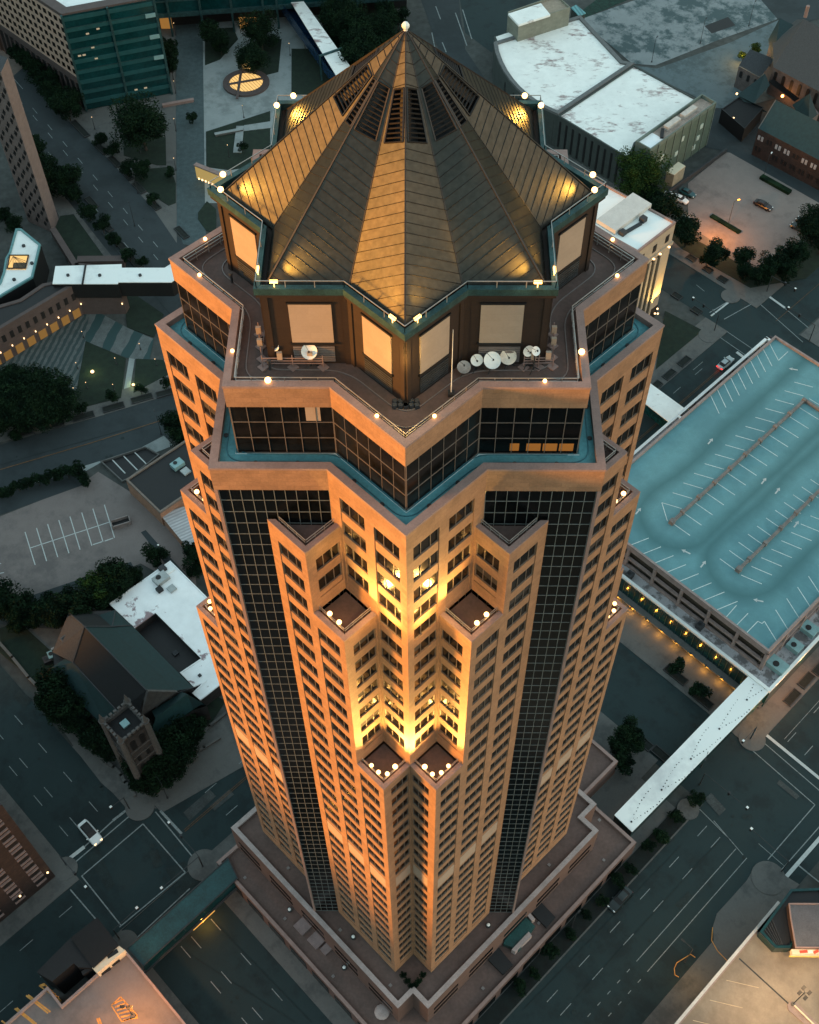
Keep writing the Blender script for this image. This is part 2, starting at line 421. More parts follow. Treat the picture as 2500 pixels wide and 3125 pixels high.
# parapet band at the teal terrace: outline level 0, granite, with coping
o0 = outline(0)
band = M()
n_ = len(o0)
for i in range(n_):
    a, b = o0[i], o0[(i + 1) % n_]
    axis = abs(a[0] - b[0]) < .01 or abs(a[1] - b[1]) < .01
    if axis:
        band = M(); band.quad((*a, ZT - HB), (*b, ZT - HB), (*b, ZT), (*a, ZT))
        n = ((b[1] - a[1]), -(b[0] - a[0])); l = math.hypot(*n); n = (n[0] / l * .4, n[1] / l * .4)
        band.quad((a[0], a[1], ZT - HB), (a[0] - n[0], a[1] - n[1], ZT - HB), (b[0] - n[0], b[1] - n[1], ZT - HB), (b[0], b[1], ZT - HB)); band.obj('parapet_band', granite, tower)
def level(poly, z, w, deckdrop, deckmat, dname, capm=coping, th=.28):
    c = M(); ring(c, [(x, y) for x, y in inset(poly, -.06)], w, z, z + th); c.obj('coping', capm, tower)
    i2 = inset(poly, w - .06); s = M(); n = len(i2)
    for i in range(n):
        a, b = i2[i], i2[(i + 1) % n]; s.quad((*b, z - deckdrop), (*a, z - deckdrop), (*a, z), (*b, z))
    s.obj('parapet_inside', capm, tower)
    d = M(); d.poly([(x, y, z - deckdrop) for x, y in i2]); d.obj(dname, deckmat, tower)
level(o0, ZT, .85, .45, tealdeck, 'teal_deck')
# the stepped terraces: one deck, coping and rail for each block
railing_pts = []
def terrace(pts, open_edges, z, wcap=.62):
    """pts CCW; open_edges = indices of edges that carry a parapet"""
    d = M(); d.poly([(x, y, z - .75) for x, y in pts])
    o = d.obj('terrace', browndeck, tower)
    c = M(); s = M(); n = len(pts); i2 = inset(pts, wcap)
    sub = [pts[e] for e in open_edges] + [pts[(open_edges[-1] + 1) % n]]
    def off(w):
        q = inset(pts, w); r = [q[e] for e in open_edges] + [q[(open_edges[-1] + 1) % n]]
        # run the ends straight into the walls
        for (idx, e, nb) in ((0, open_edges[0], open_edges[0]), (-1, open_edges[-1], open_edges[-1])):
            a, b = pts[e], pts[(e + 1) % n]; l = math.hypot(b[0] - a[0], b[1] - a[1]); dd = ((b[0] - a[0]) / l, (b[1] - a[1]) / l)
            nn = (-dd[1], dd[0]); P = a if idx == 0 else b
            # intersection of offset line with the adjoining wall edge
            pe = pts[e - 1] if idx == 0 else pts[(e + 2) % n]
            wd = (pe[0] - P[0], pe[1] - P[1]); den = wd[0] * nn[0] + wd[1] * nn[1]
            t = w / den if abs(den) > 1e-6 else 0
            r[idx] = (P[0] + wd[0] * t, P[1] + wd[1] * t)
        return r
    I = off(wcap)
    for i in range(len(sub) - 1):
        a, b, e, f = sub[i], sub[i + 1], I[i + 1], I[i]
        c.quad((*a, z + .25), (*b, z + .25), (*e, z + .25), (*f, z + .25)); c.quad((*a, z), (*b, z), (*b, z + .25), (*a, z + .25))
        c.quad((*e, z - .75), (*f, z - .75), (*f, z + .25), (*e, z + .25))
    c.obj('coping', coping, o)
    r = M(); J = off(wcap + .28); H = 1.05
    for i in range(len(J) - 1):
        a, b = J[i], J[i + 1]; l = math.hypot(b[0] - a[0], b[1] - a[1])
        m_ = .06
        for h in (.5, H - .1): r.bar((*a, z + h - .3), (*b, z + h - .3), .05)
        for q in range(int(l / 1.1) + 1):
            t = q / max(1, int(l / 1.1)); x, y = a[0] + (b[0] - a[0]) * t, a[1] + (b[1] - a[1]) * t
            r.bar((x, y, z - .7), (x, y, z + H - .35), .045)
    r.obj('railing', railm, o)
    return o
lamps = []
for k in range(4):
    for mr in (False, True):
        def q(u, v): return uv(v, u, k) if mr else uv(u, v, k)
        def order(p, e):                 # mirrored blocks: reverse the point order and edge list
            if not mr: return p, e
            n = len(p); p2 = p[::-1]; e2 = sorted([(n - 2 - i) % n for i in e]); return p2, e2
        # block 1 (triangle): glass line - prow - right face
        Lx = q(Ug, V1); Fx = q(U[1], V1); Rx = q(U[1], V0); 
        G0 = q(Ug0, V0)
        p, e = order([Lx, Fx, Rx, G0], [0, 1]); terrace(p, e, Z1)
        for j, zz in ((2, Z2), (3, Z3)):
            A = q(U[j - 1], V1); B = q(U[j], V1); C_ = q(U[j], V0); D = q(U[j - 1], V0)
            p, e = order([A, B, C_, D], [0, 1]); terrace(p, e, zz)
# shoulder pieces of the flat side just above block 1 are covered by glass; crown storey
ag, ac = 16.68, 16.86; rc = 1.4165
def star(a, b=None, ph=0):
    b = a * S2 if b is None else b; e = b - a; o = []
    for k in range(4):
        o += [rot4((0, -b), k), rot4((e, -a), k), rot4((a, -a), k), rot4((a, -e), k)]
    return o
ZD, ZG, ZC = 156.6, 163.66, 166.35
sg = star(ag, ag * rc)
for i in range(16):
    a, b = sg[i], sg[(i + 1) % 16]
    curtain(a, b, ZD, ZG, 6, 3, 'crown_glazing', 0.0, glassb if i in (0, 3, 14, 15, 12, 13) else glassk, mull, .05)
# lit restaurant room behind one corner of the crown glazing
for i in range(4):
    s0 = ag * .985 - 1.60 * (i + 1); x0, x1 = s0, s0 + (1.4 if i < 3 else .9)
    li = M(); li.quad((x0, -ag - .02, 157.0), (x1, -ag - .02, 157.0), (x1, -ag - .02, 158.15), (x0, -ag - .02, 158.15)); li.obj('lit_window', litint, tower)
pn = M(); pn.quad((-9.55, -ag - .025, 161.5), (-8.15, -ag - .025, 161.5), (-8.15, -ag - .025, 163.5), (-9.55, -ag - .025, 163.5)); pn.obj('drawn_blind', panel, tower)
so = star(ac, ac * rc); bandc = M(); sidewalls(bandc, so, ZG, ZC)
bandc.poly([(x, y, ZG) for x, y in so[::-1]]); bandc.obj('crown_band', granite, tower)
level(so, ZC, .75, 1.0, browndeck, 'crown_deck')
sk = M(); sidewalls(sk, [(x * 1.0, y) for x, y in star(ag + .22, (ag + .22) * rc)], ZD - .02, ZD + .1); sk.obj('glazing_kerb', white, tower)
# window-washing tracks on both decks, rounded at the corners
def roundpath(poly, rr):
    out = []; n = len(poly)
    for i in range(n):
        a, b, c = poly[i - 1], poly[i], poly[(i + 1) % n]
        def tow(p, q, r):
            l = math.hypot(q[0] - p[0], q[1] - p[1]); return (p[0] + (q[0] - p[0]) * min(.45, r / l), p[1] + (q[1] - p[1]) * min(.45, r / l))
        s, e = tow(b, a, rr), tow(b, c, rr)
        for t in [q / 6 for q in range(7)]:
            out.append(tuple((1 - t) ** 2 * s[i2] + 2 * t * (1 - t) * b[i2] + t * t * e[i2] for i2 in (0, 1)))
    return out
def track(poly, ins, z, rr, r, m_, nm):
    p = roundpath(inset(poly, ins), rr); t = M()
    for i in range(len(p)): t.bar((*p[i], z), (*p[(i + 1) % len(p)], z), r)
    t.obj(nm, m_, tower)
trk = mat('track_rail', (.20, .17, .16), .6, .1, 1, metal=.2)
trk2 = mat('teal_track', (.03, .13, .16), .6, .1, 1)
track(so, 1.7, ZC - .93, 2.2, .07, trk, 'track_rail'); track(so, 3.1, ZC - .93, 2.2, .07, trk, 'track_rail')
track(o0, 1.35, ZT - .40, 2.0, .06, trk2, 'track_rail'); track(o0, 2.3, ZT - .40, 1.6, .06, trk2, 'track_rail')
drain = M()
for i in range(len(o0)):
    a, b = inset(o0, 1.15)[i], inset(o0, 1.15)[(i + 1) % len(o0)]
    l = math.hypot(b[0] - a[0], b[1] - a[1])
    for t in ((.3, .68) if l > 6 else (.5,)): drain = M(); drain.cyl(a[0] + (b[0] - a[0]) * t, a[1] + (b[1] - a[1]) * t, ZT - .45, ZT - .30, .24); drain.obj('roof_drain', dark, tower)
# rail along the crown parapet
def rails(poly, ins, z, h, r, nr, step, nm, m_=railm, skip=()):
    p = inset(poly, ins); t = M(); n = len(p)
    for i in range(n):
        if i in skip: continue
        a, b = p[i], p[(i + 1) % n]; l = math.hypot(b[0] - a[0], b[1] - a[1])
        for q_ in range(nr):
            zz = z + h * (q_ + 1) / nr; t.bar((*a, zz), (*b, zz), r)
        for q_ in range(int(l / step) + 1):
            f = q_ / int(l / step); x, y = a[0] + (b[0] - a[0]) * f, a[1] + (b[1] - a[1]) * f
            t.bar((x, y, z), (x, y, z + h), r * 1.1)
    t.obj(nm, m_, tower)
rails(so, 1.0, ZC - .9, 1.25, .05, 3, 1.5, 'crown_railing')
# drum with pale panels
da, db = 12.85, 18.0; ds = star(da, db); ZE = 175.4
dm = M(); sidewalls(dm, ds, ZC - 1.0, ZE - .9); dm.obj('drum', drum, tower)
for i in range(16):
    a, b = ds[i], ds[(i + 1) % 16]; L_ = math.hypot(b[0] - a[0], b[1] - a[1]); d = ((b[0] - a[0]) / L_, (b[1] - a[1]) / L_); n = (d[1], -d[0])
    # panel nearer the reentrant end
    s0, s1 = (.30, .80) if i % 2 == 0 else (.26, .76)
    if i % 2 == 0: s0, s1 = 1 - s1 - .0, 1 - s0
    s0, s1 = (.24, .74) if (i % 4 in (0,)) else (.26, .76) if i % 4 == 3 else (.20, .70) if i % 4 == 1 else (.30, .80)
    c = ((a[0] + b[0]) / 2 + d[0] * L_ * ((s0 + s1) / 2 - .5) + n[0] * .05, (a[1] + b[1]) / 2 + d[1] * L_ * ((s0 + s1) / 2 - .5) + n[1] * .05)
    pm = M(); pm.box(c[0], c[1], 168.3, 173.2, L_ * (s1 - s0) / 2, .07, math.atan2(d[1], d[0])); po = pm.obj('drum_panel', panel, tower)
    fm = M()
    for (za, zb, h) in ((168.0, 168.3, .14), (173.2, 173.4, .12)): fm.box(c[0], c[1], za, zb, L_ * (s1 - s0) / 2 + .15, h, math.atan2(d[1], d[0]))
    fm.obj('panel_trim', black, po)
    lv = M()
    for q_ in range(7): lv.box(c[0], c[1], 165.7 + q_ * .3, 165.9 + q_ * .3, L_ * (s1 - s0) / 2, .06, math.atan2(d[1], d[0]))
    lv.obj('louvre', dark if i % 4 in (0, 3) else trk, tower)
    pl = M()
    for sx in (.04, .96):
        if (i % 2 == 0) == (sx < .5): pass
        x, y = a[0] + d[0] * L_ * sx, a[1] + d[1] * L_ * sx; pl = M(); pl.box(x + n[0] * .03, y + n[1] * .03, ZC - 1, ZE - 1, .25, .12, math.atan2(d[1], d[0])); pl.obj('pilaster', drum, tower)
# eave: projecting metal gutter with a deep trough behind it
es = star(13.34, 18.82)
ev = M(); ring(ev, es, .55, ZE - .75, ZE); ev.obj('gutter', gutter, tower)
ev2 = M(); ring(ev2, inset(es, .12), 1.2, ZE - 1.15, ZE - .76); ev2.obj('cornice', drum, tower)
tr = M(); tr.poly([(x, y, ZE - .8) for x, y in inset(es, .4)]); tr.obj('gutter_bed', black, tower)
rails(es, .25, ZE, .75, .045, 1, 2.1, 'eave_railing')
# 16 roof sheets with standing seams and louvres
ra, rb = 12.35, 17.35; rs = star(ra, rb); ZR = 174.9; ZA = 191.9
apex = (0, 0, ZA)
def sub3(a, b): return tuple(a[i] - b[i] for i in range(3))
def add3(a, b, t=1.): return tuple(a[i] + b[i] * t for i in range(3))
def dot3(a, b): return sum(a[i] * b[i] for i in range(3))
def crs(a, b): return (a[1] * b[2] - a[2] * b[1], a[2] * b[0] - a[0] * b[2], a[0] * b[1] - a[1] * b[0])
def nrm(a):
    l = math.sqrt(dot3(a, a)); return tuple(x / l for x in a)
for i in range(16):
    a, b = (*rs[i], ZR), (*rs[(i + 1) % 16], ZR)
    tip, val = (a, b) if i % 2 == 0 else (b, a)
    n = nrm(crs(sub3(b, a), sub3(apex, a)))
    if n[2] < 0: n = tuple(-x for x in n)
    # louvre zone in (t from apex, s from ridge) coordinates
    def ps(t, s, h=0.):
        p = add3(apex, sub3(tip, apex), t * (1 - s)); p = add3(p, sub3(val, apex), t * s); return add3(p, n, h)
    m = M()
    mp_ = M()
    t0, t1, s0, s1 = .195, .375, .11, .86
    sl = .055          # the openings run askew, like the seams
    def pq_(t, s, h=0.): return ps(t + sl * (1 - 2 * s) * -1 * (-1), s, h)
    Aq, Bq, Cq, Dq = ps(t0, s0), ps(t0 + .025, s1), ps(t1 + .045, s1), ps(t1, s0)
    K = [Aq, Bq, Cq, Dq]
    m.poly([apex, Aq, Bq]) if False else None
    # sheet around the opening
    m.poly([apex, Aq, Dq, tip]); m.poly([apex, val, Cq, Bq]); m.poly([apex, Bq, Aq]); m.poly([tip, Dq, Cq, val])
    if i % 2: m.f = [f[::-1] for f in m.f]
    sh = m.obj('roof_sheet', copper, tower)
    lm = M()
    lm.poly([add3(q_, n, -1.1) for q_ in K]);
    for q0, q1 in zip(K, K[1:] + K[:1]): lm.quad(q0, q1, add3(q1, n, -1.1), add3(q0, n, -1.1))
    lo = lm.obj('louvre_opening', black, sh)
    sm = M(); N_ = 11
    for q_ in range(1, N_):
        f = q_ / N_; p0 = add3(Aq, sub3(Dq, Aq), f); p1 = add3(Bq, sub3(Cq, Bq), f)
        sm.bar(add3(p0, n, -.05), add3(p1, n, -.05), .075)
    for q0, q1 in zip(K, K[1:] + K[:1]): sm.bar(add3(q0, n, .04), add3(q1, n, .04), .08)
    sm.obj('louvre_slats', seam, sh)
    # seams: from the ridge down to the valley, square to the ridge in the plane of the sheet
    r_ = nrm(sub3(tip, apex)); base = nrm(sub3(val, tip)); k_ = dot3(base, r_)
    dr = nrm(tuple(base[q_] - k_ * r_[q_] for q_ in range(3))); ds_ = nrm((n[0], n[1], -(n[0] ** 2 + n[1] ** 2) / max(n[2], .01)))
    dr = nrm(tuple(dr[q_] + .16 * ds_[q_] for q_ in range(3)))
    Lr = math.dist(apex, tip); ss = M()
    def clip(p, d):       # walk from ridge point p along d until the valley or eave line
        best = 1e9
        for q0, q1 in ((apex, val), (tip, val)):
            e_ = sub3(q1, q0); c_ = crs(e_, n); den = dot3(d, c_)
            if abs(den) < 1e-6: continue
            t = dot3(sub3(q0, p), c_) / den
            if t > .05: best = min(best, t)
        return best
    q_ = .9
    while q_ < Lr - .7:
        if q_ <= Lr:
            p = add3(apex, r_, q_); t = clip(p, dr)
            if t < 40:
                # leave the louvre zone open
                tt = q_ / Lr
                if not (t0 - .01 < tt < t1 + .01): ss.bar(add3(p, n, .03), add3(add3(p, dr, t), n, .03), .028)
                else:
                    ss.bar(add3(p, n, .03), add3(add3(p, dr, t * .13), n, .03), .038)
        q_ += .86
    ss.obj('seams', seam, sh)
rg = M()
for i in range(0, 16, 2): rg.bar(apex, (*rs[i], ZR), .07, .12)
for i in range(1, 16, 2): rg.bar(apex, (*rs[i], ZR), .05, .08)
rg.obj('ridge_caps', seam, tower)
fi = M(); fi.cyl(0, 0, ZA - .4, ZA + .15, .2, .15); fi.ball(0, 0, ZA + .3, .34); fi.obj('finial', white, tower)
# ---- podium
def pol0(pts, z): return [at(x, y, z) for x, y in pts]
def notched(s, c): 
    o = []
    for k in range(4):
        for p, q_ in ((-s, -s + c), (-s + c, -s + c), (-s + c, -s)):
            P_, Q_ = p, q_
            for _ in range(k): P_, Q_ = -Q_, P_
            o.append((P_, Q_))
    return o
_s, _c = 27.95, 3.9
pu = [W(P, Q) for P, Q in ((-_s, -_s + _c), (-_s + _c, -_s + _c), (-_s + _c, -_s), (_s - _c, -_s), (_s - _c, -_s + _c), (_s, -_s + _c), (_s, 24.05), (-_s, 24.05))]
ZL = 6.6
pod = M(); sidewalls(pod, pu, ZL - .2, ZP + .2)
# lower podium outline in street coordinates
LOW = [(-33.2, -34.2), (28.5, -34.2), (31.6, -32.3), (42.0, -32.3), (42.0, -19.5), (42.0, 24.0), (-33.2, 24.0)]
LOW = [(-33.2, -30.0), (-30.5, -33.4), (31.5, -33.4), (31.5, -19.2), (42.6, -19.2), (42.6, 24.4), (-33.2, 24.4)]
lw = [W(*p) for p in LOW]
if area(lw) < 0: lw = lw[::-1]
sidewalls(pod, lw, 0, ZL)
pod.obj('podium_wall', podwall, tower)
def plain(poly, z, w, drop, dm_, nm, cm, th=.25):
    c = M(); ring(c, poly, w, z, z + th); c.obj('parapet', cm, tower)
    d = M(); d.poly([(x, y, z - drop) for x, y in inset(poly, w * .9)]); d.obj(nm, dm_, tower)
    s = M(); sidewalls(s, inset(poly, w * .95)[::-1], z - drop, z); s.obj('parapet_inside', cm, tower)
pale = mat('pale_coping', (.34, .275, .26), .7, .15, .7)
plain(pu, ZP, .95, .5, podroof, 'podium_deck', pale)
plain(lw, ZL, .7, .45, podroof, 'podium_roof', coping)
pwv = M()
for k in range(4):         # ribbon windows of the podium's upper storey
    for t in range(5):
        P0 = -22.5 + t * 9.6
        for zz in (8.2, 11.2):
            pp, qq = P0 + 3.3, -27.97
            for _ in range(k): pp, qq = -qq, pp
            if k == 2 and False: continue
            x, y = W(pp, qq) if k != 3 and k != 2 else W(pp, min(qq, 24.0)); pwv = M(); pwv.box(x, y, zz, zz + 1.3, 3.2, .09, pi / 4 + k * pi / 2); pwv.obj('ribbon_window', glassk, tower)
g2 = M()
for t in range(9):
    x, y = W(-26 + t * 6.4, -33.42); g2 = M(); g2.box(x, y, .6, 4.6, 2.4, .06, pi / 4); g2.obj('shop_window', glassk, tower)
for t in range(8):
    x, y = W(-33.22, -27 + t * 6.6); g2 = M(); g2.box(x, y, .6, 4.6, 2.4, .06, -pi / 4); g2.obj('shop_window', glassk, tower)
vents = M()
for (P, Q) in ((-31, 18), (-30.6, 6), (-31.2, -9), (-29.7, -20), (24, -31), (5, -30.2), (-12, -31), (36, -5), (26, -26.5), (12, -25.5), (-25, 10), (-25.8, -6), (-26, -20)):
    x, y = W(P, Q); z = ZL - .45 if max(abs(P), abs(Q)) > 28 else ZP - .5; vents = M(); vents.box(x, y, z, z + .2, .28, .28, pi / 4); vents.obj('roof_drain', trk, tower)
bx_ = M()
for (px, py) in ((926, 2824), (968, 2866), (995, 2896)):
    x, y = at(px, py, ZL); r_ = .9 if px > 990 else 1.5; bx_ = M(); bx_.box(x, y, ZL - .45, ZL + .1, r_, r_ * .9, pi / 4); bx_.obj('roof_hatch', mat('hatch_stone', (.20, .15, .145), .8), tower)
dmv = M(); x, y = at(1166, 3087, ZL); dmv.ball(x, y, ZL - .3, 1.5, 14, .4); dmv.obj('round_skylight', pale, tower)
# skylight and entrance canopy cut in the podium's street side
for pts, zz, m_, nm in (([(1535, 2885), (1583, 2905), (1632, 2832), (1590, 2790)], 1.2, mat('green_skylight', (.012, .060, .055), .3, .3, .4), 'entrance_skylight'), ([(1608, 2772), (1642, 2745), (1695, 2800), (1668, 2832)], .3, black, 'roof_well'), ([(1485, 2925), (1522, 2892), (1565, 2945), (1535, 2975)], .3, black, 'roof_well'), ([(1560, 2905), (1612, 2850), (1622, 2862), (1572, 2912)], 1.6, pale, 'skylight_wall'), ([(1602, 2792), (1612, 2788), (1632, 2812), (1622, 2818)], 1.6, pale, 'skylight_wall')):
    m = M(); m.prism(pol0(pts, ZL), ZL - .4, ZL + zz); m.obj(nm, m_, tower)
# ---- floodlights on terraces and crown
def flood(x, y, z, rad, parent, gm=glow):
    m_ = M(); m_.ball(x, y, z, rad * .95, 10); return m_.obj('floodlight', gm, parent)
def light(x, y, z, e, c=(1, .52, .12), r=.3, kind='POINT', tgt=None, size=80, nm='lamp_light', blend=.6):
    l = bpy.data.lights.new(nm, kind); l.energy = e; l.color = c; l.shadow_soft_size = r
    o = bpy.data.objects.new(nm, l); col.objects.link(o); o.location = (x, y, z)
    if kind == 'SPOT':
        l.spot_size = R_(size); l.spot_blend = blend
        import mathutils
        o.rotation_euler = (mathutils.Vector(tgt) - mathutils.Vector((x, y, z))).to_track_quat('-Z', 'Y').to_euler()
    return o
FE = .42
for k in range(4):
    vis = 1 if k in (0, 1, 3) else 0
    for mr in (False, True):
        def q(u, v): return uv(v, u, k) if mr else uv(u, v, k)
        # tier 3: four lamps along the prow parapet; tier 2: two
        for (u, v, r_) in ((U[3] - 3.3, V1 - 1.05, .28), (U[3] - 2.0, V1 - 1.05, .3), (U[3] - 1.05, V1 - 1.7, .3), (U[3] - 1.05, V1 - 3.1, .36)):
            flood(*q(u, v), Z3 + .75, r_, tower)
        for (u, v) in ((U[2] - 3.4, V1 - 1.05), (U[2] - 1.9, V1 - 1.05)):
            flood(*q(u, v), Z2 + .7, .3, tower)
        if k == 0:
            x, y = q(U[3] - 2.1, V1 - 1.4); tx, ty = q(V0 - 3.0, V0)
            light(x, y, Z3 + 1.6, 9000 * FE, kind='SPOT', tgt=(tx, ty, Z3 + 16), size=95, r=1.)
            x, y = q(U[3] - 1.6, V1 - 2.6); tx, ty = q(V0 - .5, V0)
            light(x, y, Z3 + 1.6, 6500 * FE, kind='SPOT', tgt=(tx, ty, Z3 + 15), size=75, r=1.)
            x, y = q(U[2] - 1.5, V1 - 1.5); tx, ty = q(U[2] + .5, V0)
            light(x, y, Z2 + 1.2, 4500 * FE, kind='SPOT', tgt=(tx, ty, Z2 + 11), size=90)
        elif vis:
            x, y = q(U[3] - 2.1, V1 - 1.6); tx, ty = q(V0 - 3.0, V0)
            light(x, y, Z3 + 1.2, 3000 * FE, kind='SPOT', tgt=(tx, ty, Z3 + 12), size=90)
# lamps clipped to the upper prow walls
for (px, py, zz) in ((1198, 1775, 139.5), (1300, 1774, 139.5), (1330, 1752, 141.0)):
    x, y = at(px, py, zz); flood(x, y, zz, .3, tower)
x, y = at(1248, 1790, 139.5)
for sx in (-1, 1): light(sx * 2.6, -V0 * S2 + .8, 139.3, 750 * FE, r=.6)
for (px, py, zz, r_) in ((1070, 2108, 116, .34), (1080, 2138, 114, .28), (1422, 2093, 116.5, .34), (1420, 2142, 114, .28), (1083, 2232, 108, .2), (1175, 2155, 113, .2), (1330, 2155, 113, .2)):
    x, y = at(px, py, zz); flood(x, y, zz, r_, tower)
# lamps on the crown parapet
cl = []
so_i = inset(so, .55)
for k in range(4):
    for (i, t) in ((0, .38), (1, .62), (2, .38), (3, .62)):
        a, b = so_i[k * 4 + i], so_i[(k * 4 + i + 1) % 16]
        x, y = a[0] + (b[0] - a[0]) * t, a[1] + (b[1] - a[1]) * t; big = i == 2 and k in (3,) or i == 2 and k == 0
        flood(x, y, ZC + .5, .2 if not (i == 2) else .32, tower)
# eave lamps that wash the roof: two beside each tip
es_i = inset(es, .3)
for i in range(0, 16, 2):
    for (j, sg_) in ((i, 1), (i - 1, -1)):
        a, b = es_i[i], es_i[(i + sg_) % 16]; L_ = math.hypot(b[0] - a[0], b[1] - a[1])
        x, y = a[0] + (b[0] - a[0]) * .2, a[1] + (b[1] - a[1]) * .2
        back = y > -3
        if back: flood(x, y, ZE + .75, .3, tower)
        else:
            h = M(); dx, dy = (b[0] - a[0]) / L_, (b[1] - a[1]) / L_
            h.bar((x, y, ZE), (x, y, ZE + .5), .05); h.bar((x - dx * .35, y - dy * .35, ZE + .62), (x + dx * .35, y + dy * .35, ZE + .62), .16); h.obj('floodlight', emis('dim_glow', (1, .50, .12), 1.6), tower)
        # aim at the neighbouring roof sheet
        tx, ty = x * .80 + (b[0] * .08), y * .80 + (b[1] * .08)
        light(x, y, ZE + 1.0, (3000 if back else 3000) * FE, c=(1, .50, .08), kind='SPOT', tgt=(tx, ty, ZR + 1.6), size=58, r=.15, blend=1.)
# lamps at the drum corner
light(0, -19.3, 171.5, 330 * FE, r=.1, c=(1, .6, .15))
# ================================================================ GROUND, ROADS
g = M(); g.poly([(-900, -700, -.02), (900, -700, -.02), (900, 1500, -.02), (-900, 1500, -.02)]); struct('ground', g, groundm)
def gp(pts, z=0.): return [(*at(x, y, 0), z) for x, y in pts]
SZ = [.0]
def nz():
    SZ[0] += .003; return SZ[0]
def sheet(name, m, z, *polys):
    s = M()
    for p in polys:
        z = nz()
        q = [at(x, y, 0) for x, y in p]
        if area(q) < 0: q = q[::-1]
        s.poly([(x, y, z) for x, y in q])
    return struct(name, s, m)
def sheetPQ(name, m, z, *rects):
    s = M()
    for (P0, P1, Q0, Q1) in rects:
        z = nz()
        s.poly([(*W(P, Q), z) for P, Q in ((P0, Q0), (P1, Q0), (P1, Q1), (P0, Q1))])
    return struct(name, s, m)
def slab(name, m, h, polys=(), rects=(), z0=-.01):
    s = M()
    for p in polys: s.prism([at(x, y, 0) for x, y in p], z0, h)
    for i_, (P0, P1, Q0, Q1) in enumerate(rects): s.prism([W(P, Q) for P, Q in ((P0, Q0), (P1, Q0), (P1, Q1), (P0, Q1))], z0, h + .003 * i_)
    return struct(name, s, m)
# roads on the tower's own grid
sheetPQ('road', asphalt, .004, (-260, 230, 29.5, 44.2), (-55.2, -36.5, -240, 29.5), (-55.2, -38.8, 44.2, 100), (-240, 300, -56.5, -37.3), (51, 69, -37.3, 29.5), (168, 181.3, -60, 130), (-38.8, -34, 44.2, 50), (36.5, 69, -62, -56.5))
sheet('road', asphalt2, .008, [(0, 325), (30, 210), (60, 180), (200, 360), (345, 500), (470, 640), (575, 760), (760, 900), (760, 1150), (505, 1050), (330, 850), (245, 765), (170, 640), (70, 440)])
sheet('road', asphalt2, .012, [(-60, 1375), (300, 1272), (560, 1192), (740, 1150), (740, 1290), (500, 1345), (420, 1372), (200, 1440), (-60, 1520)])
sheet('road', asphalt2, .008, [(1262, -60), (1300, 40), (1345, 170), (1430, 300), (1520, 300), (1420, 150), (1405, 40), (1395, -60)])
sheet('road', asphalt, .006, [(1395, -60), (1420, 100), (1500, 160), (1560, 110), (1720, 60), (1720, -60)])
sheet('brick_path', mat('teal_brick_path', (.050, .075, .080), .85, .2, .6), .016, [(536, -60), (617, -60), (630, 620), (628, 760), (560, 745), (540, 700)])
sheet('plaza_paving', palepave, .02, [(617, -60), (980, -60), (1080, 300), (960, 620), (760, 620), (626, 620)])
sheet('plaza_paving', concrete, .012, [(215, 365), (380, 300), (440, 260), (536, 220), (540, 742), (470, 640), (345, 500)], [(480, 60), (536, 40), (536, 230), (520, 250)])
sheet('driveway', mat('brown_paving', (.15, .12, .10), .85, .15, .3), .008, [(-30, 130), (60, 90), (90, 190), (20, 250), (0, 300), (-30, 330)])
sheet('pavement', concrete, .014, [(70, 440), (170, 640), (245, 765), (330, 850), (380, 830), (300, 730), (190, 590), (110, 440)])
slab('pavement', concrete, .12, polys=[[(-60, 1320), (0, 1300), (250, 1228), (515, 1145), (560, 1135), (560, 1192), (300, 1272), (0, 1350), (-60, 1375)]])
sheet('pavement', palepave, .015, [(-60, 1520), (200, 1440), (420, 1372), (500, 1330), (530, 1360), (440, 1395), (308, 1412), (250, 1445), (0, 1500), (-60, 1520)], [(470, 1110), (560, 1080), (560, 1135), (515, 1145), (456, 1100)], [(395, 1090), (412, 1096), (398, 1180), (405, 1210), (372, 1215), (380, 1180)])
# podium and garage blocks
slab('pavement', concrete, .13, rects=[(-36.5, 46, -37.3, 29.5), (-58.5, -36.5, 29.5, 29.6), (69, 168, -37.3, 29.5), (46, 52, -24, 29.5), (-200, -58.4, 44.2, 50), (-58.4, -55.2, 44.2, 110), (-34, 168, 44.2, 52), (-38.8, -32, 50, 70), (181.3, 195, 44, 130), (181.3, 195, -60, 29), (-200, -55.2, -60, 29.5), (69, 168, -70, -56.6), (-240, 36.5, -62, -56.5)])
# parking lots, lawns, gravel
sheet('parking_lot', lotm, .006, [(-60, 1600), (245, 1480), (300, 1440), (460, 1540), (590, 1690), (600, 1790), (520, 1770), (430, 1720), (330, 1760), (60, 1850), (-60, 1880)])
sheet('driveway', asphalt2, .010, [(-60, 1515), (0, 1500), (240, 1440), (262, 1478), (0, 1572), (-60, 1600)], [(45, 1835), (400, 1715), (425, 1765), (180, 1850), (60, 1880)], [(430, 1625), (445, 1618), (600, 1790), (620, 1850), (590, 1830)])
sheet('parking_lot', tanlot, .010, [(2100, 560), (2215, 465), (2260, 470), (2500, 620), (2500, 660), (2420, 760), (2300, 830), (2100, 740)])
sheet('road', asphalt2, .012, [(2180, 330), (2230, 300), (2400, 420), (2560, 520), (2560, 660), (2500, 620), (2225, 465), (2150, 450)])
sheet('gravel_lot', gravel, .014, [(1930, 200), (2005, 210), (2230, 130), (2380, 60), (2440, 70), (2440, 280), (2260, 330), (2180, 330), (2130, 300)])
sheet('broken_concrete', oldconc, .018, [(1770, 60), (2110, -60), (2420, -60), (2370, 60), (2200, 120), (2000, 200), (1930, 195)])
sheet('road', asphalt2, .022, [(2270, -60), (2560, -60), (2560, 40), (2420, 80), (2370, 55)])
